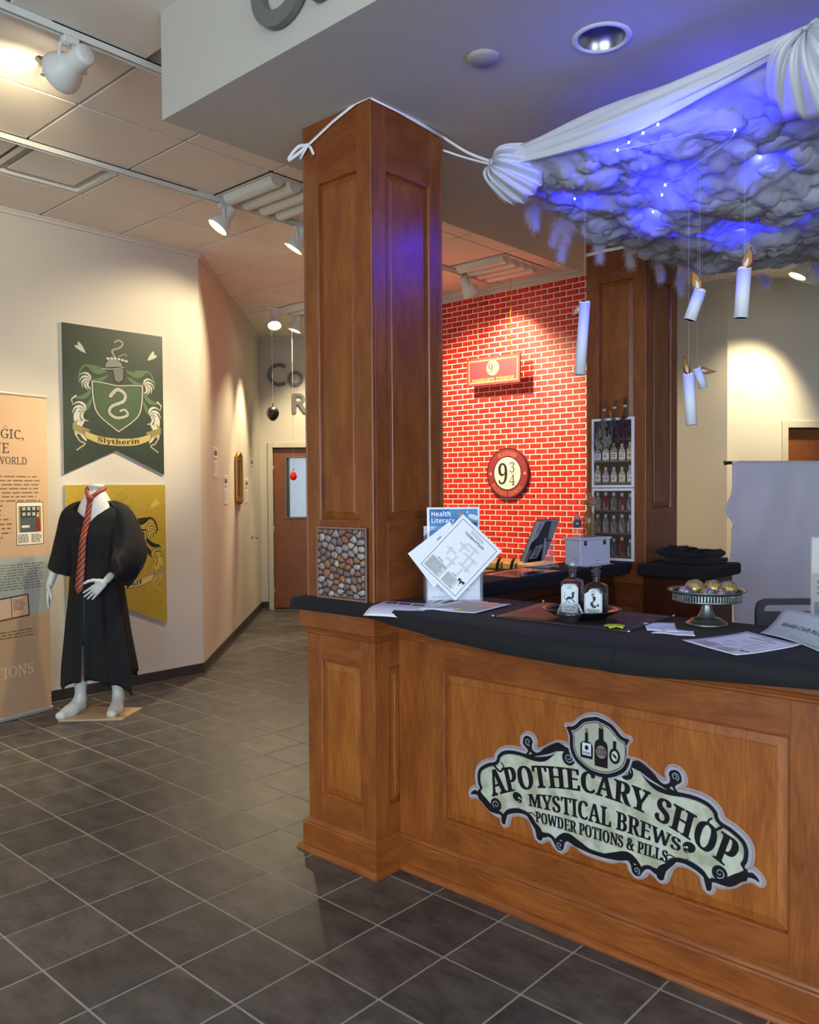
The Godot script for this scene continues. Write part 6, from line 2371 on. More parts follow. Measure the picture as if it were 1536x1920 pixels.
func cake_stand() -> void:
	var at := Vector3(-1.112, TOP, -2.665)
	var metal := mat(Color.html("8b938e"), 0.34, 0.9)
	var t := thing("cake_stand", "tarnished silver footed tray with a pierced rim holding glass baubles", "cake stand", at)
	obj("foot", MB.new(true).lathe([Vector2(0, 0.001), Vector2(0.064, 0.0), Vector2(0.067, 0.003), Vector2(0.066, 0.007), Vector2(0.058, 0.012), Vector2(0.052, 0.014), Vector2(0.05, 0.019), Vector2(0.042, 0.023), Vector2(0.031, 0.026)], 48).done(), metal, t)
	obj("stem", MB.new(true).lathe([Vector2(0.031, 0.0255), Vector2(0.026, 0.032), Vector2(0.0205, 0.045), Vector2(0.0165, 0.06), Vector2(0.0155, 0.07), Vector2(0.0175, 0.074), Vector2(0.0175, 0.078)], 36).done(), metal, t)
	var y0 := 0.078
	obj("tray", MB.new(true).lathe([Vector2(0, y0), Vector2(0.10, y0), Vector2(0.107, y0 + 0.002), Vector2(0.108, y0 + 0.008), Vector2(0.104, y0 + 0.008), Vector2(0.10, y0 + 0.004), Vector2(0, y0 + 0.004)], 64).done(), metal, t)
	obj("rim", MB.new(true).lathe([Vector2(0.105, y0 + 0.027), Vector2(0.109, y0 + 0.027), Vector2(0.110, y0 + 0.031), Vector2(0.118, y0 + 0.0335), Vector2(0.1235, y0 + 0.036), Vector2(0.1225, y0 + 0.039), Vector2(0.113, y0 + 0.036), Vector2(0.105, y0 + 0.034), Vector2(0.105, y0 + 0.027)], 64).done(), metal, t)
	var slat := bx(Vector3(-0.0022, 0, -0.0009), Vector3(0.0022, 0.0195, 0.0009), 0.0004)
	for k in 72:
		var a := TAU * k / 72.0
		var s := obj("slat", slat, metal, t, Vector3(sin(a) * 0.1068, y0 + 0.0078, cos(a) * 0.1068))
		s.rotation.y = a
	# baubles, each a thing
	var gi := Image.create(128, 128, false, Image.FORMAT_RGB8)
	var cell := noise(0.045, 1, 9, FastNoiseLite.TYPE_CELLULAR)
	cell.cellular_return_type = FastNoiseLite.RETURN_DISTANCE2_SUB
	var mi := Image.create(128, 128, false, Image.FORMAT_RGB8)
	var cc := noise(0.12, 1, 4, FastNoiseLite.TYPE_CELLULAR)
	cc.cellular_return_type = FastNoiseLite.RETURN_CELL_VALUE
	for y in 128:
		for x in 128:
			var e := cell.get_noise_2d(x, y)
			gi.set_pixel(x, y, Color.html("b7a468") if e > -0.94 else Color.html("6f6238"))
			var q := cc.get_noise_2d(x, y)
			mi.set_pixel(x, y, Color.html("6a52a0") if q < -0.3 else Color.html("d8c9a0") if q < 0.2 else Color.html("b7603e") if q < 0.5 else Color.html("7aa0b4"))
	var gm := mat(Color.WHITE, 0.25, 0.55)
	gm.albedo_texture = tex(gi)
	var mm := mat(Color.WHITE, 0.12, 0.5)
	mm.albedo_texture = tex(mi)
	var sph := func(r: float):
		var pr := []
		for i in 17:
			var a := -PI / 2 + PI * i / 16.0
			pr.append(Vector2(cos(a) * r, sin(a) * r))
		return MB.new(true).lathe(pr, 28).done()
	var R := Vector3(0.703, 0, -0.711)
	var F := Vector3(0.711, 0, 0.703)
	var spots := [[-0.032, -0.02, 0.033, gm, "large gold crackled bauble at the back left of the footed tray"], [0.034, -0.03, 0.031, gm, "gold crackled bauble at the back right of the footed tray"], [0.072, 0.0, 0.031, gm, "gold crackled bauble at the right of the footed tray"], [-0.078, 0.018, 0.024, mm, "mosaic glass bauble at the left of the footed tray"], [-0.02, 0.055, 0.023, mm, "orange and purple mosaic bauble at the front of the footed tray"], [0.027, 0.052, 0.022, mm, "purple mosaic bauble at the front right of the footed tray"], [0.06, 0.058, 0.016, mm, "smallest mosaic bauble at the front edge of the footed tray"]]
	for q in spots:
		var p: Vector3 = at + R * q[0] + F * q[1] + Vector3(0, y0 + 0.0045 + q[2], 0)
		var o := thing("bauble", q[4], "bauble", p, 0.0, "baubles on the footed tray")
		o.rotation = Vector3(q[0] * 20.0, q[1] * 30.0, 0.4)
		obj("ball", sph.call(q[2]), q[3], o)
		obj("cap", MB.new(true).lathe([Vector2(0.005, q[2] - 0.001), Vector2(0.0055, q[2] + 0.003), Vector2(0.0, q[2] + 0.0035)], 10).done(), M.brass, o)


func counter_things() -> void:
	stone_panel()
	var cw := printed(crossword_image())
	brochure_holder(cw)
	var flat := func(u: float, v: float): return 0.0006 + 0.0
	# leaflet lying over the counter's front edge
	var im := canvas(220, 280, Color.html("f0f2f4"))
	for k in 3:
		rectf(im, 18 + k * 66, 24 + k * 6, 56, 56, [Color.html("3d4a2c"), Color.html("4a1c2c"), Color.html("6a5a2c")][k])
		fill_poly(im, ellipse(Vector2(46 + k * 66, 52 + k * 6), 16, 10, 16), [Color.html("9aa86a"), Color.html("a8506a"), Color.html("b8a050")][k])
	lines_into(im, Rect2(18, 118, 180, 18), 2, Color.html("7d858c"), 0.35, 0.05)
	finish(im)
	page("leaflet", "white leaflet with three small pictures hanging over the counter's corner", [Vector3(-2.235, 1.09, -2.195), Vector3(-1.985, 1.09, -2.245), Vector3(-2.135, 1.09, -2.46), Vector3(-2.33, 1.09, -2.42)], printed(im), func(u: float, v: float): return 0.0015 - 0.024 * pow(clampf((0.42 - v) / 0.42, 0, 1), 2) + 0.004 * sin(u * PI) * (1 - v))
	# fan of sheets
	var sheets := [[-2.05, -2.50, 0.30, "e9ebef"], [-2.03, -2.49, 0.14, "dfe2e6"], [-2.0, -2.485, -0.05, "eceef0"], [-1.955, -2.48, -0.22, "f0d9d4"]]
	var k := 0
	for s in sheets:
		var ii := canvas(120, 160, Color.html("eef0f2"))
		if k == 3:
			for y in 50:
				rectf(ii, 10, 14 + y * 2.6, 100, 2.6, Color.html("c98b86").lerp(Color.html("d8b27c"), absf(sin(y * 0.13))))
			fill_poly(ii, poly([10, 90, 60, 64, 110, 96, 110, 120, 10, 120]), Color.html("9fb0a8"))
			fill_poly(ii, poly([10, 110, 50, 96, 110, 128, 110, 144, 10, 144]), Color.html("c7a26a"))
		else:
			rectf(ii, 10, 14, 100, 60, Color.html(["55606c", "7a6a60", "4a5a50"][k]))
			lines_into(ii, Rect2(12, 84, 96, 60), 8, Color.html("6d757c"), 0.4, 0.2)
		finish(ii)
		var c := Vector3(s[0], TOP + 0.0007 * (k + 1), s[1])
		var a: float = s[2] + 0.35
		var ux := Vector3(cos(a), 0, -sin(a)) * 0.108
		var uz := Vector3(sin(a), 0, cos(a)) * 0.14
		page("printed_sheet", ["lowest printed sheet of the fan by the clear holder", "second printed sheet of the fan by the clear holder", "third printed sheet of the fan by the clear holder", "top sheet of the fan with a pink and yellow picture"][k], [c - ux + uz, c + ux + uz, c + ux - uz, c - ux - uz], printed(ii), func(u: float, v: float): return 0.0012 * k + 0.003 * sin(u * 3.0 + k), "fanned sheets beside the clear holder")
		k += 1
	# dark mat with beads at its corners
	var mim := Image.create(256, 256, false, Image.FORMAT_RGB8)
	var mn := noise(0.012, 5, 61)
	for y in 256:
		for x in 256:
			var v := mn.get_noise_2d(x, y * 1.6)
			mim.set_pixel(x, y, Color.html("2a221d").lerp(Color.html("5c4a3c"), clampf(0.35 + v * 0.9, 0, 1)))
	var t := thing("placemat", "dark brown leather-look mat under the potion bottles with beads on its corners", "mat", Vector3(-1.51, TOP, -2.56))
	var mm := MB.new(true)
	var cn := [Vector3(-0.226, 0, 0.211), Vector3(0.276, 0, 0.201), Vector3(0.244, 0, -0.179), Vector3(-0.298, 0, -0.209)]
	mm.sheet(12, 10, func(u: float, v: float): return (cn[0] as Vector3).lerp(cn[1], u).lerp((cn[3] as Vector3).lerp(cn[2], u), v) + Vector3(0, 0.0042 + 0.0008 * sin(u * 9.0) * sin(v * 7.0), 0), 0.0035)
	obj("mat", mm.done(), printed(mim, 0.5), t)
	for c in cn:
		obj("bead", MB.new(true).lathe([Vector2(0, 0.0), Vector2(0.005, 0.002), Vector2(0.006, 0.006), Vector2(0.004, 0.01), Vector2(0, 0.011)], 10).done(), M.chrome, t, c * 1.02)
	var my := TOP + 0.0052
	# wide black dish
	var d := thing("dish", "wide shallow black dish holding the two potion bottles", "dish", Vector3(-1.488, my, -2.515))
	obj("body", MB.new(true).lathe([Vector2(0, 0.0), Vector2(0.07, 0.0), Vector2(0.085, 0.004), Vector2(0.108, 0.016), Vector2(0.132, 0.03), Vector2(0.134, 0.0325), Vector2(0.131, 0.034), Vector2(0.104, 0.021), Vector2(0.08, 0.0085), Vector2(0, 0.0075)], 56).done(), mat(Color.html("121216"), 0.22), d)
	obj("rim_band", MB.new(true).lathe([Vector2(0.112, 0.0255), Vector2(0.1235, 0.0309)], 56, Vector3(0, 0.0006, 0)).done(), hexm("6b3d3a", 0.3), d)
	var toward := atan2(1.5, 2.5)
	bottle(Vector3(-1.523, my + 0.0078, -2.512), toward - 0.27, "square glass bottle of dark red potion, left in the black dish", Color.html("2c0a0c"), 0.112, "UNICORN", "HORN", 0, 0.069, 0.118)
	bottle(Vector3(-1.434, my + 0.0078, -2.518), toward - 0.3, "square glass bottle of dark green potion, right in the black dish", Color.html("0c1611"), 0.078, "MERMAID", "TEARS", 1, 0.071, 0.108)
	var gl := thing("drinking_glass", "faceted stemless glass on the mat in front of the dark red bottle", "glass", Vector3(-1.452, my, -2.378))
	obj("bowl", MB.new(true).lathe([Vector2(0, 0.0), Vector2(0.021, 0.0), Vector2(0.024, 0.003), Vector2(0.0335, 0.016), Vector2(0.0445, 0.03), Vector2(0.044, 0.034), Vector2(0.036, 0.05), Vector2(0.031, 0.064), Vector2(0.0302, 0.0645), Vector2(0.0345, 0.05), Vector2(0.0425, 0.034), Vector2(0.043, 0.031), Vector2(0.032, 0.018), Vector2(0.02, 0.006), Vector2(0, 0.005)], 10).done(), glass(Color(0.4, 0.4, 0.42), 0.04), gl)
	# lime flower
	var f := thing("plastic_flower", "lime yellow plastic flower on the mat's front right corner", "flower", Vector3(-1.296, my, -2.392))
	var fm := hexm("c9d62e", 0.45)
	for q in 5:
		var a := TAU * q / 5.0 + 0.3
		var pm := MB.new(true)
		pm.sheet(8, 8, func(u: float, v: float):
			var r := 0.004 + 0.031 * v
			var s := (u - 0.5) * 1.15 * sin(PI * clampf(v * 0.85 + 0.12, 0, 1)) * 0.036
			var e := Vector3(cos(a), 0, sin(a))
			var n := Vector3(-sin(a), 0, cos(a))
			return e * (r - 0.004 * absf(u - 0.5) * v) - n * s + Vector3(0, 0.004 + 0.006 * v * (1 - v) * 2.0 + 0.002 * cos(u * 12.0) * v, 0), 0.0012)
		obj("petal", pm.done(), fm, f)
	obj("stamen", MB.new(true).tube([Vector3(0, 0.002, 0), Vector3(0.004, 0.008, 0.003), Vector3(0.009, 0.012, 0.005)], [0.003, 0.002, 0.0025], 8).done(), hexm("a8b524", 0.5), f)
	# folded tissue papers
	var wm := hexm("e6eaf0", 0.75)
	var fold := func(u: float, v: float): return 0.0015 + 0.004 * absf(sin(u * 5.0 + v * 2.0)) * (1.0 - absf(v - 0.5)) + 0.002 * sin(v * 8.0)
	page("folded_tissue", "left white folded tissue lying before the silver tray", [Vector3(-1.205, TOP, -2.43), Vector3(-1.115, TOP, -2.455), Vector3(-1.20, TOP, -2.615), Vector3(-1.275, TOP, -2.545)], wm, fold, "", 10)
	page("folded_tissue", "right white folded tissue before the silver tray, nearer the front edge", [Vector3(-1.175, TOP, -2.395), Vector3(-1.045, TOP, -2.42), Vector3(-1.085, TOP, -2.50), Vector3(-1.17, TOP, -2.47)], wm, fold, "", 10)
	cake_stand()
	# sheets at the right
	page("puzzle_sheet", "crossword sheet lying flat on the counter at the right", [Vector3(-1.045, TOP, -2.325), Vector3(-0.838, TOP, -2.197), Vector3(-0.756, TOP, -2.463), Vector3(-0.955, TOP, -2.592)], cw, func(u: float, v: float): return 0.001 + 0.006 * pow(absf(u - 0.4), 2) + 0.008 * pow(absf(v - 0.5) * 2, 3) * 0.5)
	var ci := canvas(330, 255, Color.html("c2ccc0"))
	rectf(ci, 0, 0, 330, 6, Color.html("eef2ee"))
	rectf(ci, 0, 249, 330, 6, Color.html("eef2ee"))
	rectf(ci, 0, 0, 6, 255, Color.html("eef2ee"))
	rectf(ci, 324, 0, 6, 255, Color.html("eef2ee"))
	text_into(ci, "Weekly Craft Pick-up", Rect2(48, 96, 262, 44), Color.html("15181c"), "Droid Sans", true, func(p: Vector2): return Vector2(p.x + (140 - p.y) * 0.28, p.y))
	for q in 5:
		fill_poly(ci, ellipse(Vector2(50 + q * 15, 172), 9, 13, 18), Color.html("a9b8b4"))
		fill_poly(ci, ellipse(Vector2(50 + q * 15, 172), 7, 11, 18), Color.html("bfcabf"))
	for q in 7:
		fill_poly(ci, ellipse(Vector2(150 + (q % 4) * 14, 196 + (q / 4) * 14), 3, 3, 8), Color.html("7d8a8c"))
	fill_poly(ci, poly([200, 249, 260, 222, 324, 214, 324, 249]), Color.html("9db3a4"))
	finish(ci)
	page("craft_sheet", "pale green curled sheet headed Weekly Craft Pick at the right edge", [Vector3(-0.925, TOP, -2.618), Vector3(-0.695, TOP, -2.42), Vector3(-0.70, TOP, -2.625), Vector3(-0.918, TOP, -2.81)], printed(ci), func(u: float, v: float): return 0.001 + 0.054 * pow(v, 1.8) + 0.006 * sin(u * PI))


func jar_print(rows: int, sd: int) -> Image:
	# flat print of shelves with labelled jars
	var g := RandomNumberGenerator.new()
	g.seed = sd
	var W := 200
	var H := 300
	var im := canvas(W, H, Color.html("2a211e"))
	var n := noise(0.03, 3, sd)
	for y in range(0, H * 2, 3):
		for x in range(0, W * 2, 3):
			im.fill_rect(Rect2i(x, y, 3, 3), Color.html("2a211e").lerp(Color.html("4a3a32"), clampf(0.4 + n.get_noise_2d(x, y * 3.0), 0, 1)))
	var rh := float(H) / rows
	for r in rows:
		var yb := (r + 1) * rh - 14
		rectf(im, 0, yb, W, 9, Color.html("6d5545"))
		rectf(im, 0, yb + 7, W, 3, Color.html("3c2c24"))
		if sd == 1 and r == 0:
			# a dark shelf with bunches
			for k in 60:
				var x := g.randf() * W
				var y := g.randf() * rh * 0.85
				stroke(im, curve([Vector2(x, y), Vector2(x + g.randf_range(-14, 14), y + 12), Vector2(x + g.randf_range(-16, 16), y + 24)], 6), 2, 1, Color.html("8b857c").lerp(Color.html("4c3a4a"), g.randf()))
			continue
		for k in 5:
			var cx := 20.0 + k * 42.0
			var w := 30.0 + g.randf() * 5.0
			var h := rh * (0.56 + g.randf() * 0.12)
			var y0 := yb - h
			var tint := Color.html(["b7a892", "c9bfa6", "9d9aa2", "c2b48c", "a89c8c"][g.randi() % 5])
			if sd == 2:
				tint = Color.html(["6f6a6c", "8b8680", "5a5f66", "7a2c28", "938c80", "6b7250"][g.randi() % 6])
			rectf(im, cx - 7, y0 - 15, 14, 17, Color.html("c2a27c") if sd == 1 else Color.html("b0a49a"))
			rectf(im, cx - 9, y0, 18, 10, tint.darkened(0.25))
			fill_poly(im, PackedVector2Array([Vector2(cx - 9, y0 + 8), Vector2(cx + 9, y0 + 8), Vector2(cx + w / 2, y0 + 18), Vector2(cx + w / 2, yb), Vector2(cx - w / 2, yb), Vector2(cx - w / 2, y0 + 18)]), tint.darkened(0.15))
			rectf(im, cx - w / 2 + 3, y0 + 20, 3, h - 26, tint.lightened(0.35))
			if sd == 1:
				rectf(im, cx - w / 2, y0 + h * 0.45, w, h * 0.42, Color.html(["e5dcc2", "dfd2b0", "cfc3d6", "d8cfa0"][g.randi() % 4]))
				lines_into(im, Rect2(cx - w / 2 + 3, y0 + h * 0.52, w - 6, h * 0.26), 2, Color.html("4a3f38"), 0.45, 0.3)
			else:
				for q in 7:
					var px := cx + g.randf_range(-w / 2 + 4, w / 2 - 4)
					stroke(im, PackedVector2Array([Vector2(px, yb - 3), Vector2(px + g.randf_range(-6, 6), yb - h * 0.5 * g.randf())]), 3, 2, Color.html("d8d2c6").lerp(tint.darkened(0.5), g.randf()))
	return finish(im)


func leaf_shape(l: float, w: float) -> ArrayMesh:
	var mb := MB.new(true)
	mb.grid(4, 6, func(u: float, v: float):
		var k := sin(PI * clampf(v * 0.96 + 0.04, 0, 1)) * w
		return Vector3((u - 0.5) * 2.0 * k, -l * v, 0.15 * w * cos((u - 0.5) * 5.0) + l * 0.12 * sin(v * 2.4)))
	return mb.done()


func herb_bundle(at: Vector3, label: String, leafc: Color, stemc: Color, l: float, w: float, n: int, spread: float, sd: int) -> void:
	var g := RandomNumberGenerator.new()
	g.seed = sd
	var t := thing("herb_bundle", label, "dried herbs", at, 0.0, "dried herbs hung on the second pillar")
	var stems := MB.new(true)
	var leaves := MB.new(true)
	var lf := leaf_shape(l, w)
	for k in n:
		var a := g.randf() * TAU
		var tip := Vector3(cos(a) * spread * g.randf_range(0.3, 1.0), -g.randf_range(0.16, 0.27), absf(sin(a)) * 0.045 + 0.012)
		var top := Vector3(g.randf_range(-0.012, 0.012), g.randf_range(0.0, 0.045), g.randf_range(0.005, 0.022))
		var path := [top, Vector3(tip.x * 0.15, -0.05, 0.018), Vector3(tip.x * 0.6, tip.y * 0.6, tip.z), tip]
		stems.tube(curve3(path, 9), 0.0012, 5)
		for q in 5:
			var f := g.randf_range(0.4, 1.0)
			var p := Vector3(tip.x * f * f, tip.y * f, tip.z * f + 0.006)
			leaves.add(lf, Transform3D(Basis.from_euler(Vector3(g.randf_range(-0.5, 0.7), g.randf_range(-1.6, 1.6), g.randf_range(-0.9, 0.9))).scaled(Vector3.ONE * g.randf_range(0.6, 1.15)), p))
	obj("stems", stems.done(), mat(stemc, 0.8), t)
	var lo := obj("leaves", leaves.done(), mat(leafc, 0.75), t)
	lo.set_meta("kind", "stuff")
	obj("tie", MB.new(true).lathe([Vector2(0.011, -0.014), Vector2(0.0135, -0.007), Vector2(0.011, 0.0)], 12, Vector3(0, -0.012, 0.014)).done(), hexm("b8a684", 0.8), t)


func back_counter_things() -> void:
	# two framed jar prints on the front of the second pillar
	var labels := ["upper white-framed print of labelled corked jars on the second pillar", "lower white-framed print of specimen jars on the second pillar"]
	for k in 2:
		var y0: float = [1.543, 1.0925][k]
		var h: float = [0.428, 0.446][k]
		var t := thing("jar_print", labels[k], "poster", Vector3(-2.535, y0, -4.66), 0.0, "jar prints on the second pillar")
		var w := 0.288
		obj("print", MB.new().prism(rectp(-w / 2 + 0.012, 0.012, w - 0.024, h - 0.024), 0.002, 0.004, Transform3D(), Rect2(-w / 2 + 0.012, 0.012, w - 0.024, h - 0.024)).done(), printed(jar_print(3, k + 1), 0.4), t)
		var fr := MB.new()
		fr.box(Vector3(-w / 2, 0, 0.001), Vector3(-w / 2 + 0.014, h, 0.012), 0.001)
		fr.box(Vector3(w / 2 - 0.018, 0, 0.001), Vector3(w / 2, h, 0.012), 0.001)
		fr.box(Vector3(-w / 2 + 0.014, 0, 0.001), Vector3(w / 2 - 0.018, 0.016, 0.012), 0.001)
		fr.box(Vector3(-w / 2 + 0.014, h - 0.016, 0.001), Vector3(w / 2 - 0.018, h, 0.012), 0.001)
		obj("frame", fr.done(), M.white, t)
	# dried herbs on a wire
	herb_bundle(Vector3(-2.585, 2.04, -4.655), "grey-green bundle of dried leaves hanging at the left over the jar prints", Color.html("7d7a66"), Color.html("6a5a44"), 0.055, 0.014, 12, 0.075, 5)
	herb_bundle(Vector3(-2.515, 2.05, -4.655), "thin dark bundle of dried stalks hanging in the middle over the jar prints", Color.html("4a4048"), Color.html("5a4a3c"), 0.03, 0.006, 9, 0.045, 6)
	herb_bundle(Vector3(-2.445, 2.055, -4.655), "purple bundle of dried flowers hanging at the right over the jar prints", Color.html("54243c"), Color.html("4a3a32"), 0.022, 0.008, 16, 0.085, 7)
	var wire := MB.new(true)
	wire.tube(curve3([Vector3(-0.135, -0.1, 0.004), Vector3(-0.11, -0.02, 0.012), Vector3(-0.06, 0.005, 0.016), Vector3(-0.02, -0.03, 0.012), Vector3(-0.012, -0.09, 0.006), Vector3(-0.004, -0.03, 0.012), Vector3(0.04, 0.01, 0.016), Vector3(0.09, 0.0, 0.012), Vector3(0.12, -0.08, 0.004)], 60), 0.0012, 5)
	tag(obj("hanging_wire", wire.done(), M.brass, null, Vector3(-2.535, 2.06, -4.655)), "thin looped brass wire holding the dried herbs on the second pillar", "wire")

	# white box with black latches, on a paper
	var wb := hexm("d9dbe6", 0.45)
	var bt := thing("white_box", "white lidded box with black latches on the side counter", "box", Vector3(-2.538, TOP + 0.0012, -4.357), -0.21)
	obj("body", bx(Vector3(-0.062, 0, -0.128), Vector3(0.062, 0.145, 0.128), 0.004), wb, bt)
	obj("lid", bx(Vector3(-0.068, 0.1455, -0.136), Vector3(0.068, 0.161, 0.136), 0.004), wb, bt)
	for z in [-0.075, 0.088]:
		obj("latch", bx(Vector3(0.0622, 0.116, z - 0.011), Vector3(0.0652, 0.142, z + 0.011), 0.001), M.black, bt)
		obj("latch_knob", MB.new(true).lathe([Vector2(0.003, 0), Vector2(0.003, 0.002), Vector2(0, 0.0022)], 10, Vector3(0.0652, 0.128, z), Vector3.RIGHT).done(), M.chrome, bt)
	obj("handle_mark", bx(Vector3(0.0621, 0.024, -0.03), Vector3(0.0626, 0.0265, 0.005)), M.black, bt)
	page("paper_sheet", "white paper sheet under the white box on the side counter", [Vector3(-2.60, TOP, -4.22), Vector3(-2.45, TOP, -4.19), Vector3(-2.425, TOP, -4.47), Vector3(-2.57, TOP, -4.50)], M.paper, func(u: float, v: float): return 0.0008)
	var wy := TOP + 0.1625
	var wbt := thing("water_bottle", "small clear plastic bottle with a grey cap and greenish contents on the white box", "bottle", Vector3(-2.552, wy, -4.262))
	obj("body", MB.new(true).lathe([Vector2(0, 0), Vector2(0.02, 0.0), Vector2(0.024, 0.004), Vector2(0.0235, 0.03), Vector2(0.022, 0.055), Vector2(0.026, 0.07), Vector2(0.0265, 0.088), Vector2(0.021, 0.104), Vector2(0.015, 0.111), Vector2(0.014, 0.118)], 24).done(), glass(Color(0.75, 0.85, 0.8), 0.12), wbt)
	obj("contents", MB.new(true).lathe([Vector2(0, 0.058), Vector2(0.0205, 0.058), Vector2(0.0245, 0.071), Vector2(0.025, 0.087), Vector2(0.018, 0.104), Vector2(0, 0.108)], 24).done(), hexm("2f3a2c", 0.2), wbt)
	obj("cap", MB.new(true).lathe([Vector2(0, 0.112), Vector2(0.0165, 0.112), Vector2(0.0165, 0.126), Vector2(0.015, 0.128), Vector2(0, 0.128)], 20).done(), hexm("9aa4b8", 0.4), wbt)
	var vs := thing("vase", "amber glass bottle vase holding peach artificial flowers on the white box", "vase", Vector3(-2.535, wy, -4.365))
	var am := mat(Color.html("8a5f2a"), 0.12)
	am.transparency = BaseMaterial3D.TRANSPARENCY_ALPHA
	am.albedo_color = Color(Color.html("9a6a30"), 0.55)
	obj("body", MB.new(true).lathe([Vector2(0, 0), Vector2(0.031, 0.0), Vector2(0.0345, 0.004), Vector2(0.0345, 0.105), Vector2(0.031, 0.128), Vector2(0.02, 0.148), Vector2(0.0135, 0.158), Vector2(0.0125, 0.178), Vector2(0.015, 0.181)], 32).done(), am, vs)
	var fl := thing("artificial_flower", "bunch of peach artificial flowers standing in the amber vase", "flower", Vector3(-2.535, wy + 0.03, -4.365))
	obj("stem", MB.new(true).tube([Vector3(0, 0, 0), Vector3(0.002, 0.1, 0), Vector3(-0.004, 0.165, 0.004)], 0.003, 6).done(), hexm("6a7a3c", 0.7), fl)
	var g := RandomNumberGenerator.new()
	g.seed = 12
	var pm := hexm("d9986c", 0.7)
	pm.backlight_enabled = true
	pm.backlight = Color(0.3, 0.2, 0.12)
	var petal := leaf_shape(0.026, 0.012)
	for h in [[Vector3(-0.012, 0.178, 0.012), "petals"], [Vector3(0.018, 0.19, 0.0), "petals"], [Vector3(-0.002, 0.215, -0.006), "petals"], [Vector3(0.024, 0.165, 0.014), "petals"]]:
		var mb := MB.new(true)
		for q in 16:
			mb.add(petal, Transform3D(Basis.from_euler(Vector3(g.randf_range(0.6, 2.6), TAU * q / 16.0, 0)), h[0]))
		obj(h[1], mb.done(), pm, fl)
	# book on a clear easel, seen from behind
	var im := canvas(200, 250, Color.html("23242a"))
	fill_poly(im, poly([0, 0, 60, 0, 40, 90, 0, 130]), Color.html("c9ccd4"))
	fill_poly(im, poly([120, 0, 200, 0, 200, 120, 150, 110]), Color.html("9aa0ac"))
	fill_poly(im, poly([60, 150, 130, 140, 120, 225, 40, 230]), Color.html("b8bcc6"))
	fill_poly(im, poly([0, 180, 36, 160, 30, 250, 0, 250]), Color.html("8b909c"))
	lines_into(im, Rect2(66, 158, 50, 40), 5, Color.html("55302c"), 0.5, 0.3)
	rectf(im, 70, 206, 34, 14, Color.html("3c6a8c"))
	lines_into(im, Rect2(6, 12, 40, 60), 6, Color.html("3c3e46"), 0.4, 0.3)
	finish(im)
	var bk := thing("book", "book leaning back on the clear easel, dark patterned cover towards the room", "book", Vector3(-2.70, TOP + 0.03, -4.03))
	bk.transform.basis = Basis(Vector3(0, 0, -1), Vector3(0.42, 0.907, 0), Vector3(0.907, -0.42, 0))
	obj("block", bx(Vector3(-0.1, 0.0, -0.022), Vector3(0.1, 0.255, -0.002)), hexm("b9b4a8", 0.8), bk)
	obj("cover", MB.new().prism(rectp(-0.103, -0.003, 0.206, 0.261), -0.002, 0.001, Transform3D(), Rect2(-0.103, -0.003, 0.206, 0.261)).done(), printed(im, 0.3), bk)
	obj("front_cover", bx(Vector3(-0.103, -0.003, -0.025), Vector3(0.103, 0.258, -0.022)), hexm("5a5048", 0.4), bk)
	var es := thing("easel", "clear acrylic easel under the leaning book", "easel", Vector3(-2.66, TOP, -4.03))
	var ac := glass(Color(0.95, 0.97, 1.0), 0.16)
	var pl := poly([0.0, 0.0, 0.10, 0.0, 0.10, 0.012, 0.062, 0.02, 0.075, 0.17, 0.066, 0.172, 0.04, 0.03, -0.06, 0.018, -0.075, 0.035, -0.08, 0.03, -0.06, 0.0])
	for z in [-0.045, 0.045]:
		obj("leg", MB.new().prism(pl, z - 0.002, z + 0.002).done(), ac, es)
	obj("crosspiece", bx(Vector3(0.06, 0.02, -0.043), Vector3(0.064, 0.15, 0.043)), ac, es)
	# glossy laminated sheet
	page("laminated_sheet", "glossy laminated sheet mirroring the red wall on the side counter", [Vector3(-2.655, TOP, -3.46), Vector3(-2.43, TOP, -3.455), Vector3(-2.44, TOP, -3.91), Vector3(-2.70, TOP, -3.92)], mat(Color.html("5a5456"), 0.06, 0.0, 1.0), func(u: float, v: float): return 0.0012)
	# the trunk by the red wall
	var oak := tri_mat(wood_image(256, 512, Color.html("8f6a3c"), Color.html("c29a62"), 51), 1.0, 0.5)
	var tr := thing("trunk", "oak trunk with two dark leather straps in front of the red brick wall", "trunk", Vector3(-4.5, 0, -6.32))
	obj("body", bx(Vector3(-0.75, 0.005, -0.2), Vector3(0.56, 0.80, 0.14), 0.01), oak, tr)
	obj("lid", bx(Vector3(-0.76, 0.803, -0.21), Vector3(0.57, 0.875, 0.15), 0.014), oak, tr)
	for x in [0.0, 0.155]:
		var st := MB.new(true)
		st.tube(curve3([Vector3(x - 0.055, 0.7, 0.152), Vector3(x - 0.03, 0.79, 0.165), Vector3(x, 0.87, 0.18), Vector3(x + 0.014, 0.905, 0.175), Vector3(x + 0.006, 0.915, 0.155)], 18), [0.014, 0.016, 0.017, 0.016, 0.015, 0.014, 0.014, 0.014, 0.014, 0.014, 0.014, 0.014, 0.014, 0.014, 0.014, 0.014, 0.014, 0.014, 0.014, 0.014, 0.014], 8)
		obj("strap", st.done(), hexm("2a1c16", 0.5), tr)
		obj("buckle", bx(Vector3(x - 0.05, 0.755, 0.172), Vector3(x - 0.015, 0.80, 0.178), 0.002), M.brass, tr)
	# black fur folded on the return counter
	fur_throw()


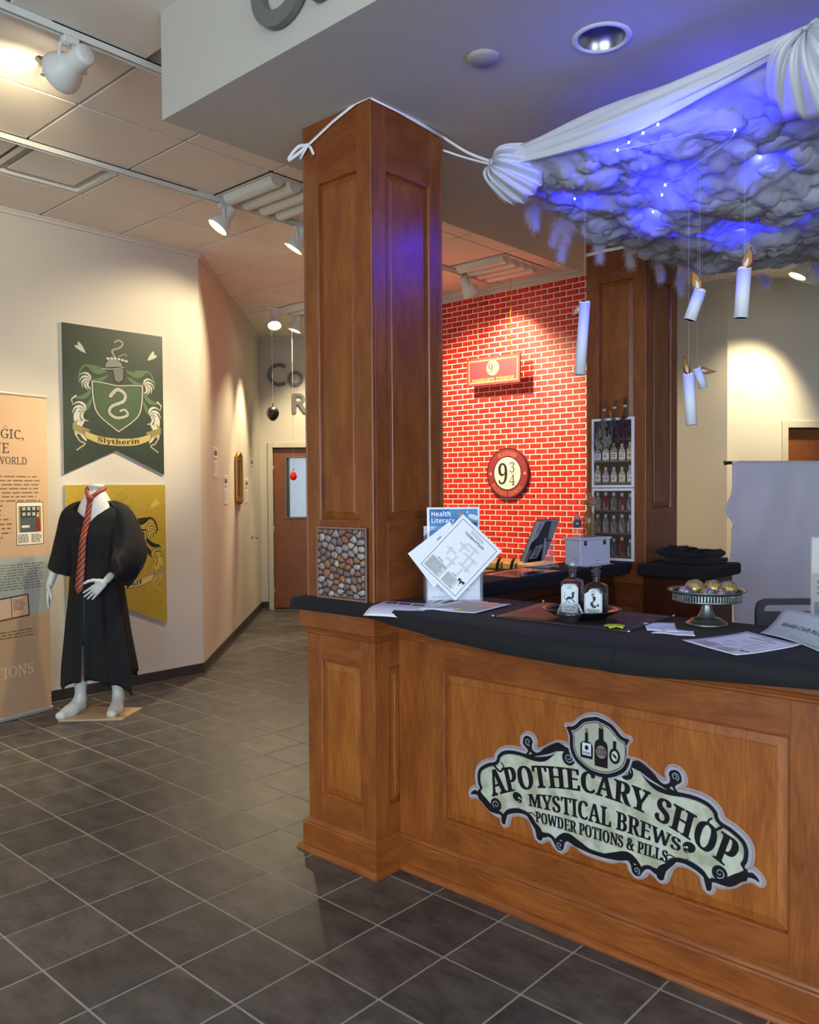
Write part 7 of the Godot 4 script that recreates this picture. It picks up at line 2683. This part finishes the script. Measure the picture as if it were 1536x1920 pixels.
func fur_throw() -> void:
	var t := thing("fur_throw", "folded black fur throw on the short return counter", "throw", Vector3(-2.09, TOP, -4.80))
	var n := noise(4.0, 3, 71)
	var layer := func(y0: float, th: float, hx: float, hz: float, ox: float, sd: float):
		var mb := MB.new(true)
		mb.lathe([Vector2(0.0, -1), Vector2(0.6, -1), Vector2(0.92, -0.75), Vector2(1.0, -0.1), Vector2(0.96, 0.5), Vector2(0.75, 0.92), Vector2(0.4, 1.0), Vector2(0, 1.0)], 40)
		var src := mb.done()
		var a := src.surface_get_arrays(0)
		var vs: PackedVector3Array = a[Mesh.ARRAY_VERTEX]
		var out := MB.new(true)
		var w := []
		for p in vs:
			var ang := atan2(p.z, p.x)
			var r := Vector2(p.x, p.z).length()
			var k := pow(pow(absf(cos(ang)), 5) + pow(absf(sin(ang)), 5), -0.2)
			var q := Vector3(cos(ang) * r * k * hx + ox, 0, sin(ang) * r * k * hz)
			q.y = y0 + th * 0.5 * (p.y + 1.0) + n.get_noise_2d(q.x + sd, q.z) * 0.02 * (0.3 if p.y < 0 else 1.0) + maxf(0.0, -q.x) * 0.06 * (1.0 if y0 > 0.02 else 0.0)
			w.append(q)
		for i in range(0, w.size() - 2, 3):
			out.tri(w[i], w[i + 2], w[i + 1])
		return out.done()
	var fm := hexm("140e0e", 0.95)
	fm.rim_enabled = true
	fm.rim = 0.4
	obj("lower_fold", layer.call(0.0, 0.035, 0.15, 0.19, 0.02, 0.0), fm, t)
	obj("upper_fold", layer.call(0.034, 0.045, 0.165, 0.19, -0.01, 3.0), fm, t)
	# hairs
	var g := RandomNumberGenerator.new()
	g.seed = 3
	var tuft := MB.new()
	for k in 14:
		var a := g.randf() * TAU
		var d := Vector3(cos(a) * 0.7, g.randf_range(0.5, 1.0), sin(a) * 0.7).normalized() * g.randf_range(0.008, 0.018)
		var b := Vector3(g.randf_range(-0.004, 0.004), 0, g.randf_range(-0.004, 0.004))
		var s := d.cross(Vector3.UP).normalized() * 0.0006
		tuft.tri(b - s, b + s, b + d)
	var mm := MultiMesh.new()
	mm.transform_format = MultiMesh.TRANSFORM_3D
	mm.mesh = tuft.done()
	mm.instance_count = 900
	for k in 900:
		var a := g.randf() * TAU
		var r := sqrt(g.randf())
		var kx := pow(pow(absf(cos(a)), 5) + pow(absf(sin(a)), 5), -0.2)
		var x := cos(a) * r * kx * 0.16 - 0.01
		var z := sin(a) * r * kx * 0.185
		var edge := 1.0 if r < 0.85 else (1.0 - (r - 0.85) / 0.15 * 0.7)
		var y := 0.034 + 0.045 * edge + maxf(0.0, -x) * 0.06 + n.get_noise_2d(x + 3.0, z) * 0.02 - 0.003
		mm.set_instance_transform(k, Transform3D(Basis.from_euler(Vector3(g.randf_range(-0.7, 0.7), g.randf() * TAU, g.randf_range(-0.7, 0.7))), Vector3(x, y, z)))
	var mi := MultiMeshInstance3D.new()
	mi.name = "hair"
	mi.multimesh = mm
	mi.material_override = fm
	mi.set_meta("kind", "stuff")
	t.add_child(mi)


# ---------- right side ----------
func right_side() -> void:
	var b := Basis(Vector3(0.741, 0, -0.671), Vector3.UP, Vector3(0.671, 0, 0.741))
	# paper backdrop hung on a stand, seen behind the counters
	var at := Vector3(-2.44, 0, -6.31)
	var t := thing("paper_backdrop", "tall lavender-white paper backdrop hanging behind the counters at the right", "backdrop", at)
	t.transform.basis = b
	var n := noise(1.6, 3, 91)
	var sh := MB.new(true)
	sh.sheet(40, 50, func(u: float, v: float):
		var x := u * 1.5
		var y := lerpf(0.02, 1.735, v)
		var edge := 0.0
		if u < 0.2:
			edge = 0.05 * exp(-pow((y - 1.37) / 0.09, 2)) - 0.03 * exp(-pow((y - 1.27) / 0.03, 2)) + 0.025 * exp(-pow((y - 0.85) / 0.2, 2)) - 0.02 * (1.0 if y < 0.75 else 0.0)
			edge *= (0.2 - u) / 0.2
		var sag := 0.028 * n.get_noise_2d(x * 1.2, y * 0.5) + 0.016 * n.get_noise_2d(x * 3.0 + 9.0, y * 0.9)
		return Vector3(x - edge, y, sag * clampf((1.735 - y) * 4.0, 0, 1)), 0.001)
	obj("sheet", sh.done(), hexm("d6d2da", 0.75), t)
	obj("crossbar", MB.new(true).tube([Vector3(-0.035, 1.725, -0.018), Vector3(1.55, 1.725, -0.018)], 0.013, 12).done(), M.black, t)
	for x in [-0.002, 1.52]:
		obj("end_clamp", MB.new(true).lathe([Vector2(0, -0.024), Vector2(0.017, -0.024), Vector2(0.017, -0.004), Vector2(0, -0.004)], 14, Vector3(x - 0.026, 1.725, -0.018), Vector3.RIGHT).done(), M.black, t)
		obj("pole", MB.new(true).tube([Vector3(maxf(x, 0.3), 0.02, -0.03), Vector3(maxf(x, 0.3), 1.72, -0.03)], 0.012, 10).done(), M.black, t)
		var lg := MB.new(true)
		for k in 3:
			var a := TAU * k / 3.0 + 0.5
			lg.tube([Vector3(maxf(x, 0.3), 0.25, -0.03), Vector3(maxf(x, 0.3) + cos(a) * 0.25, 0.012, -0.25 + sin(a) * 0.22)], 0.009, 8)
		obj("tripod_feet", lg.done(), M.black, t)
	# grey chair back behind the counter
	var c := thing("office_chair", "grey plastic chair whose slotted back shows behind the counter", "chair", Vector3(-1.30, 0, -4.45))
	c.transform.basis = b
	var gm := hexm("4b4a50", 0.55)
	var outer := PackedVector2Array()
	outer.append_array(PackedVector2Array([Vector2(-0.3, 0.52)]))
	outer.append_array(curve([Vector2(-0.3, 0.92), Vector2(-0.29, 0.963), Vector2(-0.25, 0.98)], 8))
	outer.append_array(curve([Vector2(0.25, 0.98), Vector2(0.29, 0.963), Vector2(0.3, 0.92)], 8))
	outer.append_array(PackedVector2Array([Vector2(0.3, 0.52)]))
	var hole := PackedVector2Array()
	hole.append_array(curve([Vector2(-0.262, 0.922), Vector2(-0.262, 0.94), Vector2(-0.245, 0.949)], 6))
	hole.append_array(curve([Vector2(0.245, 0.949), Vector2(0.262, 0.94), Vector2(0.262, 0.922)], 6))
	var bk := MB.new()
	for q in [[rectp(-0.3, 0.52, 0.038, 0.40)], [rectp(0.262, 0.52, 0.038, 0.40)], [rectp(-0.262, 0.52, 0.524, 0.395)]]:
		bk.prism(q[0], -0.014, 0.014 if q[0][0].x != -0.262 else 0.006)
	var rail := PackedVector2Array()
	rail.append_array(curve([Vector2(-0.3, 0.92), Vector2(-0.288, 0.962), Vector2(-0.25, 0.98)], 8))
	rail.append_array(curve([Vector2(0.25, 0.98), Vector2(0.288, 0.962), Vector2(0.3, 0.92)], 8))
	rail.append_array(PackedVector2Array([Vector2(0.262, 0.92)]))
	rail.append_array(curve([Vector2(0.262, 0.92), Vector2(0.258, 0.944), Vector2(0.24, 0.95)], 6))
	rail.append_array(curve([Vector2(-0.24, 0.95), Vector2(-0.258, 0.944), Vector2(-0.262, 0.92)], 6))
	bk.prism(rail, -0.014, 0.014)
	obj("back", bk.done(), gm, c)
	obj("seat", MB.new().box(Vector3(-0.24, 0.42, -0.44), Vector3(0.24, 0.46, 0.0), 0.015).done(), gm, c)
	for x in [-0.26, 0.26]:
		for z in [-0.42, 0.0]:
			obj("leg", MB.new(true).tube([Vector3(x, 0.0, z), Vector3(x, 0.54 if z == 0.0 else 0.43, z * 0.96)], 0.012, 10).done(), M.chrome, c)
	# acrylic sign holder cut by the frame
	var sg := canvas(100, 140, Color.html("cdc9bc"))
	rectf(sg, 0, 60, 100, 80, Color.html("a39d8c"))
	rectf(sg, 4, 110, 92, 26, Color.html("1c1c1e"))
	lines_into(sg, Rect2(8, 70, 80, 30), 3, Color.html("3a3a3c"), 0.5, 0.2)
	finish(sg)
	var s := thing("sign_holder", "clear upright sign holder with a beige notice, cut by the right edge", "sign", Vector3(-0.80, TOP, -3.19))
	s.transform.basis = b
	s.position = Vector3(-0.83, TOP - 0.02, -3.12)
	obj("notice", MB.new().prism(rectp(-0.1, 0.012, 0.216, 0.279), 0.0, 0.0008, Transform3D(), Rect2(-0.1, 0.012, 0.216, 0.279)).done(), printed(sg), s)
	obj("holder", MB.new().box(Vector3(-0.104, 0.0, -0.004), Vector3(0.12, 0.296, -0.001)).box(Vector3(-0.104, 0.0, 0.002), Vector3(0.12, 0.296, 0.004)).box(Vector3(-0.104, 0.0, -0.04), Vector3(0.12, 0.004, 0.04)).done(), glass(Color(0.95, 0.97, 1.0), 0.12), s)
	# the desk top inside the counter that carries it
	tag(obj("desk", MB.new().box(Vector3(-1.0, 1.03, -3.35), Vector3(0.2, TOP - 0.021, -2.80), 0.005).box(Vector3(-0.95, 0.0, -3.3), Vector3(-0.9, 1.03, -2.85)).box(Vector3(0.1, 0.0, -3.3), Vector3(0.15, 1.03, -2.85)).done(), M.wood_v), "wooden desk ledge behind the front counter under the sign holder", "desk")


const CX0 := -2.06
const CX1 := -0.55
const CZ0 := -2.76
const CZ1 := -4.92


func sheet_y(u: float, v: float) -> float:
	# height of the hung sheet: corners up, middle sagging
	return 2.87 - 0.15 * sin(PI * clampf(u, 0, 1)) * sin(PI * clampf(v, 0, 1)) - 0.03 * sin(PI * clampf(v, 0, 1))


func canopy() -> void:
	var t := thing("cloud_canopy", "white sheet hung between the pillars, covered below with fluffy cloud filling and blue lights", "canopy", Vector3.ZERO)
	var satin := hexm("d6d7dc", 0.5)
	satin.backlight_enabled = true
	satin.backlight = Color(0.25, 0.25, 0.28)
	var nn := noise(2.6, 4, 15)
	# the sheet
	var sh := MB.new(true)
	sh.sheet(50, 60, func(u: float, v: float):
		var x := lerpf(CX0, CX1, u)
		var z := lerpf(CZ0, CZ1, v)
		var pull := 0.05 * sin(PI * v)
		return Vector3(x + pull * (1.0 - u), sheet_y(u, v) + 0.012 * nn.get_noise_2d(x * 2.0, z * 2.0) + 0.006 * sin((u * 9.0 + v * 14.0)), z), 0.0015)
	obj("sheet", sh.done(), satin, t)
	# rolled near edge with long folds, from the tied corner to the far right one
	var C1 := Vector3(-2.045, 2.865, -2.775)
	var C2 := Vector3(-0.80, 2.915, -2.70)
	var rings := []
	var steps := 60
	for i in steps + 1:
		var f := float(i) / steps
		var c := C1.lerp(C2, f) + Vector3(0, -0.035 * sin(PI * f), 0)
		var r := 0.014 + 0.036 * sin(PI * clampf(f * 1.02, 0, 1)) * (1.0 - 0.4 * f)
		var ring := PackedVector3Array()
		for k in 40:
			var a := TAU * k / 40.0
			var fold := 1.0 + 0.16 * sin(a * 5.0 + f * 5.0) + 0.08 * sin(a * 9.0 - f * 7.0) + 0.05 * sin(a * 3.0 + f * 11.0)
			ring.append(c + Vector3(0.05 * cos(a), sin(a) * 1.25, cos(a) * 0.7) * r * fold)
		rings.append(ring)
	var rl := MB.new(true)
	rl.loft(rings, true)
	obj("rolled_edge", rl.done(), satin, t)
	# gathered corner: a pleated fan falling from the knot
	var gf := func(knot: Vector3, dirs: Array, len: float, wid: float, sd: float):
		var m := MB.new(true)
		m.sheet(60, 14, func(u: float, v: float):
			var a := lerpf(dirs[0], dirs[1], u)
			var r := 0.012 + len * v * (1.0 - 0.3 * absf(u - 0.45))
			var pleat := 0.018 * sin(u * 44.0 + sd) * clampf(v * 2.2, 0, 1) + 0.01 * sin(u * 21.0)
			var bulge := 0.07 * sin(PI * clampf(v, 0, 1))
			return knot + Vector3(cos(a) * r + 0.035 * v, sin(a) * r, 0.0) + Vector3(pleat * 0.4, 0, bulge + pleat - 0.10 * v * v), 0.0015)
		return m.done()
	obj("gathered_corner", gf.call(C1 + Vector3(0, -0.005, 0.02), [-1.75, 0.38], 0.16, 0.1, 0.0), satin, t)
	obj("gathered_corner", gf.call(C2 + Vector3(-0.02, 0, 0.02), [-2.6, -0.3], 0.24, 0.1, 2.0), satin, t)
	var knots := MB.new(true)
	knots.lathe([Vector2(0, -0.02), Vector2(0.018, -0.014), Vector2(0.02, 0.004), Vector2(0.013, 0.02), Vector2(0, 0.024)], 14, C1, Vector3(-0.8, 0.5, 0))
	obj("knot", knots.done(), satin, t)
	var k2 := MB.new(true)
	k2.lathe([Vector2(0, -0.02), Vector2(0.02, -0.014), Vector2(0.022, 0.004), Vector2(0.015, 0.02), Vector2(0, 0.024)], 14, C2, Vector3(0.6, 0.7, 0))
	obj("knot", k2.done(), satin, t)

	# blue lights: where the bulbs show
	var leds := [Vector3(-1.30, 2.775, -2.70), Vector3(-1.37, 2.775, -2.73), Vector3(-1.44, 2.772, -2.76), Vector3(-1.50, 2.77, -2.79), Vector3(-1.085, 2.73, -2.82), Vector3(-1.43, 2.69, -3.03), Vector3(-1.50, 2.70, -3.15), Vector3(-1.64, 2.715, -3.36), Vector3(-1.40, 2.70, -3.72), Vector3(-1.245, 2.71, -3.74), Vector3(-1.10, 2.715, -3.69), Vector3(-1.86, 2.74, -3.09), Vector3(-1.63, 2.72, -3.60), Vector3(-1.62, 2.735, -4.05), Vector3(-1.30, 2.73, -4.2), Vector3(-1.80, 2.75, -4.35), Vector3(-1.12, 2.73, -3.15), Vector3(-1.5, 2.75, -4.6), Vector3(-1.15, 2.74, -4.62)]

	# filling: lumpy underside
	var fluff := mat(Color.html("c9c8cc"), 1.0, 0.0, 0.1)
	fluff.backlight_enabled = true
	fluff.backlight = Color(0.9, 0.9, 0.95)
	var n1 := noise(1.5, 3, 21)
	var n2 := noise(4.5, 4, 22)
	var n3 := noise(16.0, 3, 23)
	var under := func(x: float, z: float):
		var u := (x - CX0) / (CX1 - CX0)
		var v := (z - CZ0) / (CZ1 - CZ0)
		var d := 0.045 + 0.06 * n1.get_noise_2d(x, z) + 0.045 * absf(n2.get_noise_2d(x + 5.0, z)) + 0.014 * n3.get_noise_2d(x, z)
		var e := minf(minf(u, 1.0 - u) * 1.5, minf(v, 1.0 - v) * 2.0)
		d *= clampf(e * 9.0 + 0.25, 0, 1)
		for l in leds:
			var q := Vector2(x - l.x, z - l.z).length()
			if q < 0.11:
				d *= lerpf(0.15, 1.0, clampf(q / 0.11, 0, 1))
		return sheet_y(u, v) - 0.012 - d
	var ed := noise(5.0, 3, 25)
	var um := MB.new(true)
	um.grid(150, 200, func(u: float, v: float):
		var x := lerpf(CX0 - 0.03, CX1, u)
		var z := lerpf(CZ0 + 0.0, CZ1 - 0.05, v)
		x += 0.09 * ed.get_noise_2d(z * 1.3, 3.0) * clampf(1.0 - u * 6.0, 0, 1)
		z += 0.08 * ed.get_noise_2d(x * 1.3, 9.0) * clampf(v * 6.0 - 5.0, 0, 1)
		return Vector3(x, under.call(x, z), z), true)
	var uo := obj("filling", um.done(), fluff, t)
	uo.set_meta("kind", "stuff")
	# puffs
	var g := RandomNumberGenerator.new()
	g.seed = 77
	var pf := MB.new(true)
	var pn := noise(8.0, 3, 27)
	var pn2 := noise(38.0, 2, 28)
	for k in 420:
		var u := g.randf_range(0.0, 1.0)
		var v := g.randf_range(0.03, 1.02)
		if k < 90:
			u = g.randf_range(-0.01, 0.06)
			v = g.randf_range(0.14, 1.02)
		elif k < 150:
			v = g.randf_range(0.95, 1.03)
		var x := lerpf(CX0, CX1, u)
		var z := lerpf(CZ0, CZ1, v)
		var r := g.randf_range(0.03, 0.095)
		var c := Vector3(x, under.call(x, z) + r * 0.55, z)
		var far := true
		for l in leds:
			if c.distance_to(l) < r + 0.03:
				far = false
		if not far:
			continue
		var sq := Vector3(g.randf_range(0.9, 1.5), g.randf_range(0.6, 0.9), g.randf_range(0.9, 1.4))
		for i in 16:
			for j in 24:
				var q := []
				for w in [[i, j], [i, j + 1], [i + 1, j + 1], [i + 1, j]]:
					var th: float = -PI / 2 + PI * w[0] / 16.0
					var ph: float = TAU * (w[1] % 24) / 24.0
					var d := Vector3(cos(th) * cos(ph), sin(th), -cos(th) * sin(ph))
					var e := 1.0 + 0.34 * pn.get_noise_3dv(d * 0.07 + c) + 0.16 * pn2.get_noise_3dv(d * 0.07 + c)
					q.append(c + d * sq * r * e)
				pf.quad(q[0], q[1], q[2], q[3])
	var po := obj("puffs", pf.done(), fluff, t)
	po.set_meta("kind", "stuff")
	# loose fibres
	var tuft := MB.new()
	for k in 44:
		var a := g.randf() * TAU
		var d := Vector3(cos(a), g.randf_range(-0.6, 0.35), sin(a)).normalized()
		var l := g.randf_range(0.012, 0.034)
		var p0 := Vector3(g.randf_range(-0.012, 0.012), g.randf_range(-0.008, 0.008), g.randf_range(-0.012, 0.012))
		var bendv := Vector3(g.randf_range(-1, 1), g.randf_range(-1, 0.4), g.randf_range(-1, 1)) * 0.016
		var s := d.cross(Vector3(0.3, 1, 0.2)).normalized() * 0.0003
		var p1 := p0 + d * l * 0.5 + bendv * 0.5
		var p2 := p0 + d * l + bendv * 1.6
		tuft.quad(p0 - s, p0 + s, p1 + s, p1 - s)
		tuft.tri(p1 - s, p1 + s, p2)
	var mm := MultiMesh.new()
	mm.transform_format = MultiMesh.TRANSFORM_3D
	mm.mesh = tuft.done()
	var where := []
	for k in 2600:
		var u := g.randf()
		var v := g.randf_range(0.01, 1.02)
		if k % 2 == 0:
			u = g.randf_range(-0.03, 0.04)
			v = g.randf_range(0.12, 1.03)
		else:
			v = g.randf_range(0.97, 1.03)
		var x := lerpf(CX0, CX1, u)
		var z := lerpf(CZ0, CZ1, v)
		var close := false
		for l in leds:
			if Vector2(x - l.x, z - l.z).length() < 0.028:
				close = true
		if close:
			continue
		var p := Vector3(x, under.call(x, z) + g.randf_range(-0.012, 0.02), z)
		where.append(Transform3D(Basis.from_euler(Vector3(g.randf_range(-0.6, 0.6), g.randf() * TAU, g.randf_range(-0.6, 0.6))).scaled(Vector3.ONE * g.randf_range(0.6, 1.4)), p))
	# hanging wisps at the left and far edges
	for w in [[-2.05, -3.32, 0.17], [-2.02, -3.55, 0.16], [-2.08, -3.30, 0.10], [-1.99, -3.86, 0.12], [-2.05, -4.25, 0.11], [-2.04, -4.55, 0.13], [-1.75, -4.97, 0.06], [-1.45, -4.95, 0.06], [-2.06, -3.1, 0.08]]:
		for k in 60:
			var f := g.randf()
			var p := Vector3(w[0] + g.randf_range(-0.022, 0.022) * (1.3 - f) + 0.02 * sin(f * 3.0 + w[1] * 9.0), 2.80 - 0.03 - w[2] * f, w[1] + g.randf_range(-0.022, 0.022) * (1.3 - f))
			where.append(Transform3D(Basis.from_euler(Vector3(g.randf_range(-0.5, 0.5), g.randf() * TAU, g.randf_range(-0.5, 0.5))).scaled(Vector3(0.7, 1.2, 0.7)), p))
	mm.instance_count = where.size()
	for k in where.size():
		mm.set_instance_transform(k, where[k])
	var mi := MultiMeshInstance3D.new()
	mi.name = "fibres"
	mi.multimesh = mm
	mi.material_override = fluff
	mi.set_meta("kind", "stuff")
	t.add_child(mi)

	# the light string: bulbs and their light, each bulb a small glowing thing with the light just below
	var ls := thing("string_lights", "string of small blue lights threaded through the cloud filling", "string lights", Vector3.ZERO)
	var glow := emit(Color(0.55, 0.62, 1.0), 14.0)
	var bulb := MB.new(true)
	bulb.lathe([Vector2(0, -0.0055), Vector2(0.003, -0.004), Vector2(0.0042, 0.0), Vector2(0.0032, 0.004), Vector2(0, 0.0055)], 10)
	var bm := bulb.done()
	var blue := Color(0.10, 0.12, 1.0)
	for i in leds.size():
		var l: Vector3 = leds[i]
		var small: bool = i >= 11
		if not small:
			obj("bulb", bm, glow, ls, l)
		else:
			obj("bulb", bm, glow, ls, l + Vector3(0, 0.015, 0))
		var o := OmniLight3D.new()
		o.name = "bulb_light"
		o.light_color = blue
		o.light_energy = 0.045 if not small else 0.05
		o.omni_range = 30.0
		o.omni_attenuation = 2.0
		o.light_size = 0.01
		o.shadow_enabled = true
		ls.add_child(o)
		o.position = l + Vector3(0, -0.012 if not small else 0.004, 0)
	obj("cable", MB.new(true).tube(curve3(leds.slice(0, 11), 60), 0.0009, 5).done(), hexm("c9ccd6", 0.4), ls)
	# bulbs lying on top of the sheet, lighting the bulkhead above
	for p in [Vector3(-1.62, 2.83, -2.98), Vector3(-1.22, 2.82, -2.96), Vector3(-0.86, 2.84, -2.98), Vector3(-1.45, 2.78, -3.6), Vector3(-1.0, 2.78, -3.6), Vector3(-1.4, 2.79, -4.3)]:
		obj("bulb", bm, glow, ls, p)
		var o := OmniLight3D.new()
		o.name = "bulb_light"
		o.light_color = Color(0.30, 0.26, 1.0)
		o.light_energy = 0.026
		o.omni_range = 30.0
		o.omni_attenuation = 2.0
		o.light_size = 0.01
		o.shadow_enabled = true
		ls.add_child(o)
		o.position = p + Vector3(0, 0.012, 0)
	ribbons(C1, C2)


func strip(path: Array, w: float, up: Vector3, th := 0.0012) -> ArrayMesh:
	# a flat ribbon along a path; up: the way its width runs
	var n := path.size() - 1
	var mb := MB.new(true)
	mb.sheet(n, 2, func(u: float, v: float):
		var i := mini(int(round(u * n)), n)
		return (path[i] as Vector3) + up.normalized() * (v - 0.5) * w, th)
	return mb.done()


func ribbons(C1: Vector3, C2: Vector3) -> void:
	var x0 := -2.724
	var x1 := -2.317
	var z1 := -2.337
	var z0 := -2.773
	var t := thing("ribbon", "white ribbon tied round the near pillar's top with a bow on its left edge", "ribbon", Vector3.ZERO)
	var front := [Vector3(x0 - 0.001, 2.955, z1 + 0.003), Vector3(x0 + 0.05, 2.985, z1 + 0.004), Vector3(x0 + 0.2, 3.035, z1 + 0.004), Vector3(x0 + 0.33, 3.066, z1 + 0.004), Vector3(x1, 3.068, z1 + 0.003)]
	obj("front_band", strip(front, 0.013, Vector3(-0.25, 1, 0)), M.ribbon, t)
	var side := [Vector3(x1 + 0.003, 3.066, z1), Vector3(x1 + 0.004, 3.064, z1 - 0.15), Vector3(x1 + 0.004, 3.055, z1 - 0.3), Vector3(x1 + 0.004, 3.045, z0)]
	obj("side_band", strip(side, 0.016, Vector3.UP), M.ribbon, t)
	var bow := curve3([Vector3(x0 + 0.045, 2.98, z1 + 0.006), Vector3(x0 - 0.01, 2.985, z1 + 0.014), Vector3(x0 - 0.07, 2.945, z1 + 0.02), Vector3(x0 - 0.02, 2.955, z1 + 0.014), Vector3(x0 + 0.04, 2.978, z1 + 0.006)], 20)
	obj("bow_loop", strip(bow, 0.014, Vector3(0.1, 0.7, 0.5)), M.ribbon, t)
	obj("bow_tail", strip([Vector3(x0 + 0.045, 2.98, z1 + 0.007), Vector3(x0 + 0.065, 2.965, z1 + 0.01), Vector3(x0 + 0.085, 2.93, z1 + 0.011)], 0.014, Vector3(1, 0.4, 0)), M.ribbon, t)
	obj("bow_tail", strip([Vector3(x0 + 0.045, 2.98, z1 + 0.007), Vector3(x0 + 0.02, 2.955, z1 + 0.01), Vector3(x0 - 0.002, 2.935, z1 + 0.011)], 0.013, Vector3(0.8, -0.6, 0)), M.ribbon, t)
	obj("bow_knot", MB.new(true).lathe([Vector2(0, -0.008), Vector2(0.007, -0.005), Vector2(0.008, 0.0), Vector2(0.006, 0.006), Vector2(0, 0.008)], 10, Vector3(x0 + 0.045, 2.98, z1 + 0.009)).done(), M.ribbon, t)
	obj("tie_strand", strip(curve3([Vector3(x1 + 0.003, 3.044, z0), (C1 + Vector3(x1, 3.044, z0)) / 2 + Vector3(0, -0.012, 0), C1], 12), 0.013, Vector3(0.1, 1, 0.2)), M.ribbon, t)
	obj("tie_strand", strip(curve3([Vector3(x1 + 0.001, 2.99, z0 - 0.003), Vector3(-2.2, 2.93, -2.79), C1 + Vector3(0, -0.01, 0)], 12), 0.009, Vector3(0.1, 1, 0.2)), M.ribbon, t)
	var p := thing("ribbon", "white ribbon wrapped round the second pillar under the bulkhead", "ribbon", Vector3.ZERO)
	obj("band", strip([Vector3(x0, 3.0, -4.656), Vector3(-2.6, 3.004, -4.655), Vector3(-2.47, 3.0, -4.655), Vector3(-2.36, 2.995, -4.655), Vector3(x1, 2.99, -4.656)], 0.02, Vector3.UP), M.ribbon, p)
	obj("side_band", strip([Vector3(x1, 2.99, -4.656), Vector3(x1 + 0.002, 2.985, -4.8), Vector3(x1 + 0.002, 2.98, -5.09)], 0.02, Vector3.UP), M.ribbon, p)
	obj("tie_strand", strip([Vector3(x1, 2.99, -4.66), Vector3(-2.2, 2.93, -4.78), Vector3(-2.06, 2.88, -4.9)], 0.012, Vector3(0.1, 1, 0.2)), M.ribbon, p)


func candles() -> void:
	var paper := hexm("e2e5e8", 0.7)
	var inner := hexm("8a8d90", 0.9)
	var im := canvas(60, 110, Color.html("6e1414"))
	fill_poly(im, poly([30, 12, 44, 40, 52, 72, 44, 96, 30, 102, 16, 94, 9, 70, 18, 40]), Color.html("b0802a"))
	fill_poly(im, poly([30, 52, 38, 72, 36, 92, 28, 98, 20, 88, 24, 74]), Color.html("e9e2c4"))
	finish(im)
	var fm := printed(im, 0.6)
	var fpl := PackedVector2Array()
	fpl.append_array(curve([Vector2(0.0, 1.0), Vector2(0.26, 0.66), Vector2(0.44, 0.34), Vector2(0.3, 0.08), Vector2(0.0, 0.0)], 16))
	fpl.append_array(curve([Vector2(0.0, 0.0), Vector2(-0.34, 0.1), Vector2(-0.42, 0.36), Vector2(-0.2, 0.66), Vector2(0.0, 1.0)], 16))
	var spots := [
		[Vector3(-1.833, 2.015, -3.083), Vector3(0.012, 0.297, -0.022), 0.0225, 0.075, 2.3, 0.06, "tallest white paper candle hanging in front of the red wall's right end"],
		[Vector3(-1.324, 2.160, -3.01), Vector3(0.03, 0.103, -0.02), 0.0225, 0.085, 0.32, 0.0, "short tilted white paper candle hanging at the left of the far wall"],
		[Vector3(-1.107, 2.126, -2.936), Vector3(0.008, 0.165, -0.009), 0.0235, 0.085, -0.28, 0.0, "thick white paper candle hanging highest, with a broad paper flame"],
		[Vector3(-1.398, 1.787, -3.20), Vector3(-0.012, 0.195, 0.003), 0.0215, 0.08, 0.25, 0.0, "long white paper candle hanging lowest, with a crumpled top"],
		[Vector3(-1.488, 1.968, -3.53), Vector3(-0.022, 0.078, 0.017), 0.0175, 0.08, -1.65, 0.0, "smallest white paper candle hanging aslant beside the lowest one"]]
	var R := Vector3(0.74, 0, -0.673)
	for q in spots:
		var ax: Vector3 = q[1]
		var l := ax.length()
		var r: float = q[2]
		var t := thing("paper_candle", q[6], "candle", q[0], 0.0, "paper candles hanging from the cloud")
		obj("tube", MB.new(true).lathe([Vector2(r - 0.0012, 0.0), Vector2(r, 0.0), Vector2(r, l), Vector2(r - 0.0012, l)], 28, Vector3.ZERO, ax).done(), paper, t)
		obj("lining", MB.new(true).lathe([Vector2(r - 0.0014, l), Vector2(r - 0.0014, l * 0.02), Vector2(0.0, l * 0.3)], 28, Vector3.ZERO, ax).done(), inner, t)
		# torn top
		var g := RandomNumberGenerator.new()
		g.seed = 5 + int(l * 1000)
		var tt := MB.new(true)
		var rg := []
		for lv in 2:
			var ring := PackedVector3Array()
			var bs := MB.basis_y(ax)
			for k in 28:
				var a := TAU * k / 28.0
				ring.append(bs * Vector3(cos(a) * r, l - 0.001 + lv * (0.003 + 0.008 * absf(sin(a * 1.5 + l * 30.0))), -sin(a) * r))
			rg.append(ring)
		tt.loft(rg, false)
		obj("torn_edge", tt.done(), paper, t)
		# flame: a printed paper cut-out leaning its own way
		var tip: Vector3 = q[0] + ax
		var fl: float = q[3]
		var lean: float = q[4]
		var dir := (Vector3.UP * cos(lean) - R * sin(lean)).normalized()
		var acr := dir.cross(Vector3(0.673, 0, 0.74)).normalized()
		var face := acr.cross(dir).normalized()
		if q[5] > 0.0:
			acr = (acr + face * 0.4).normalized()
		var tilt := acr.rotated(dir, 0.5 if l > 0.18 else -0.55)
		var xf := Transform3D(Basis(tilt * fl * 0.55, dir * fl, tilt.cross(dir).normalized()), ax + dir * 0.004)
		obj("flame", MB.new().prism(fpl, -0.0004, 0.0004, xf, Rect2(-0.5, 0, 1.0, 1.0)).done(), fm, t)
		obj("wick", MB.new(true).tube([ax * 0.97, ax + dir * 0.012], 0.003, 6).done(), paper, t)
		obj("thread", MB.new().tube([ax, Vector3(ax.x, 2.76 - q[0].y, ax.z)], 0.00028, 4).done(), M.thread, t)
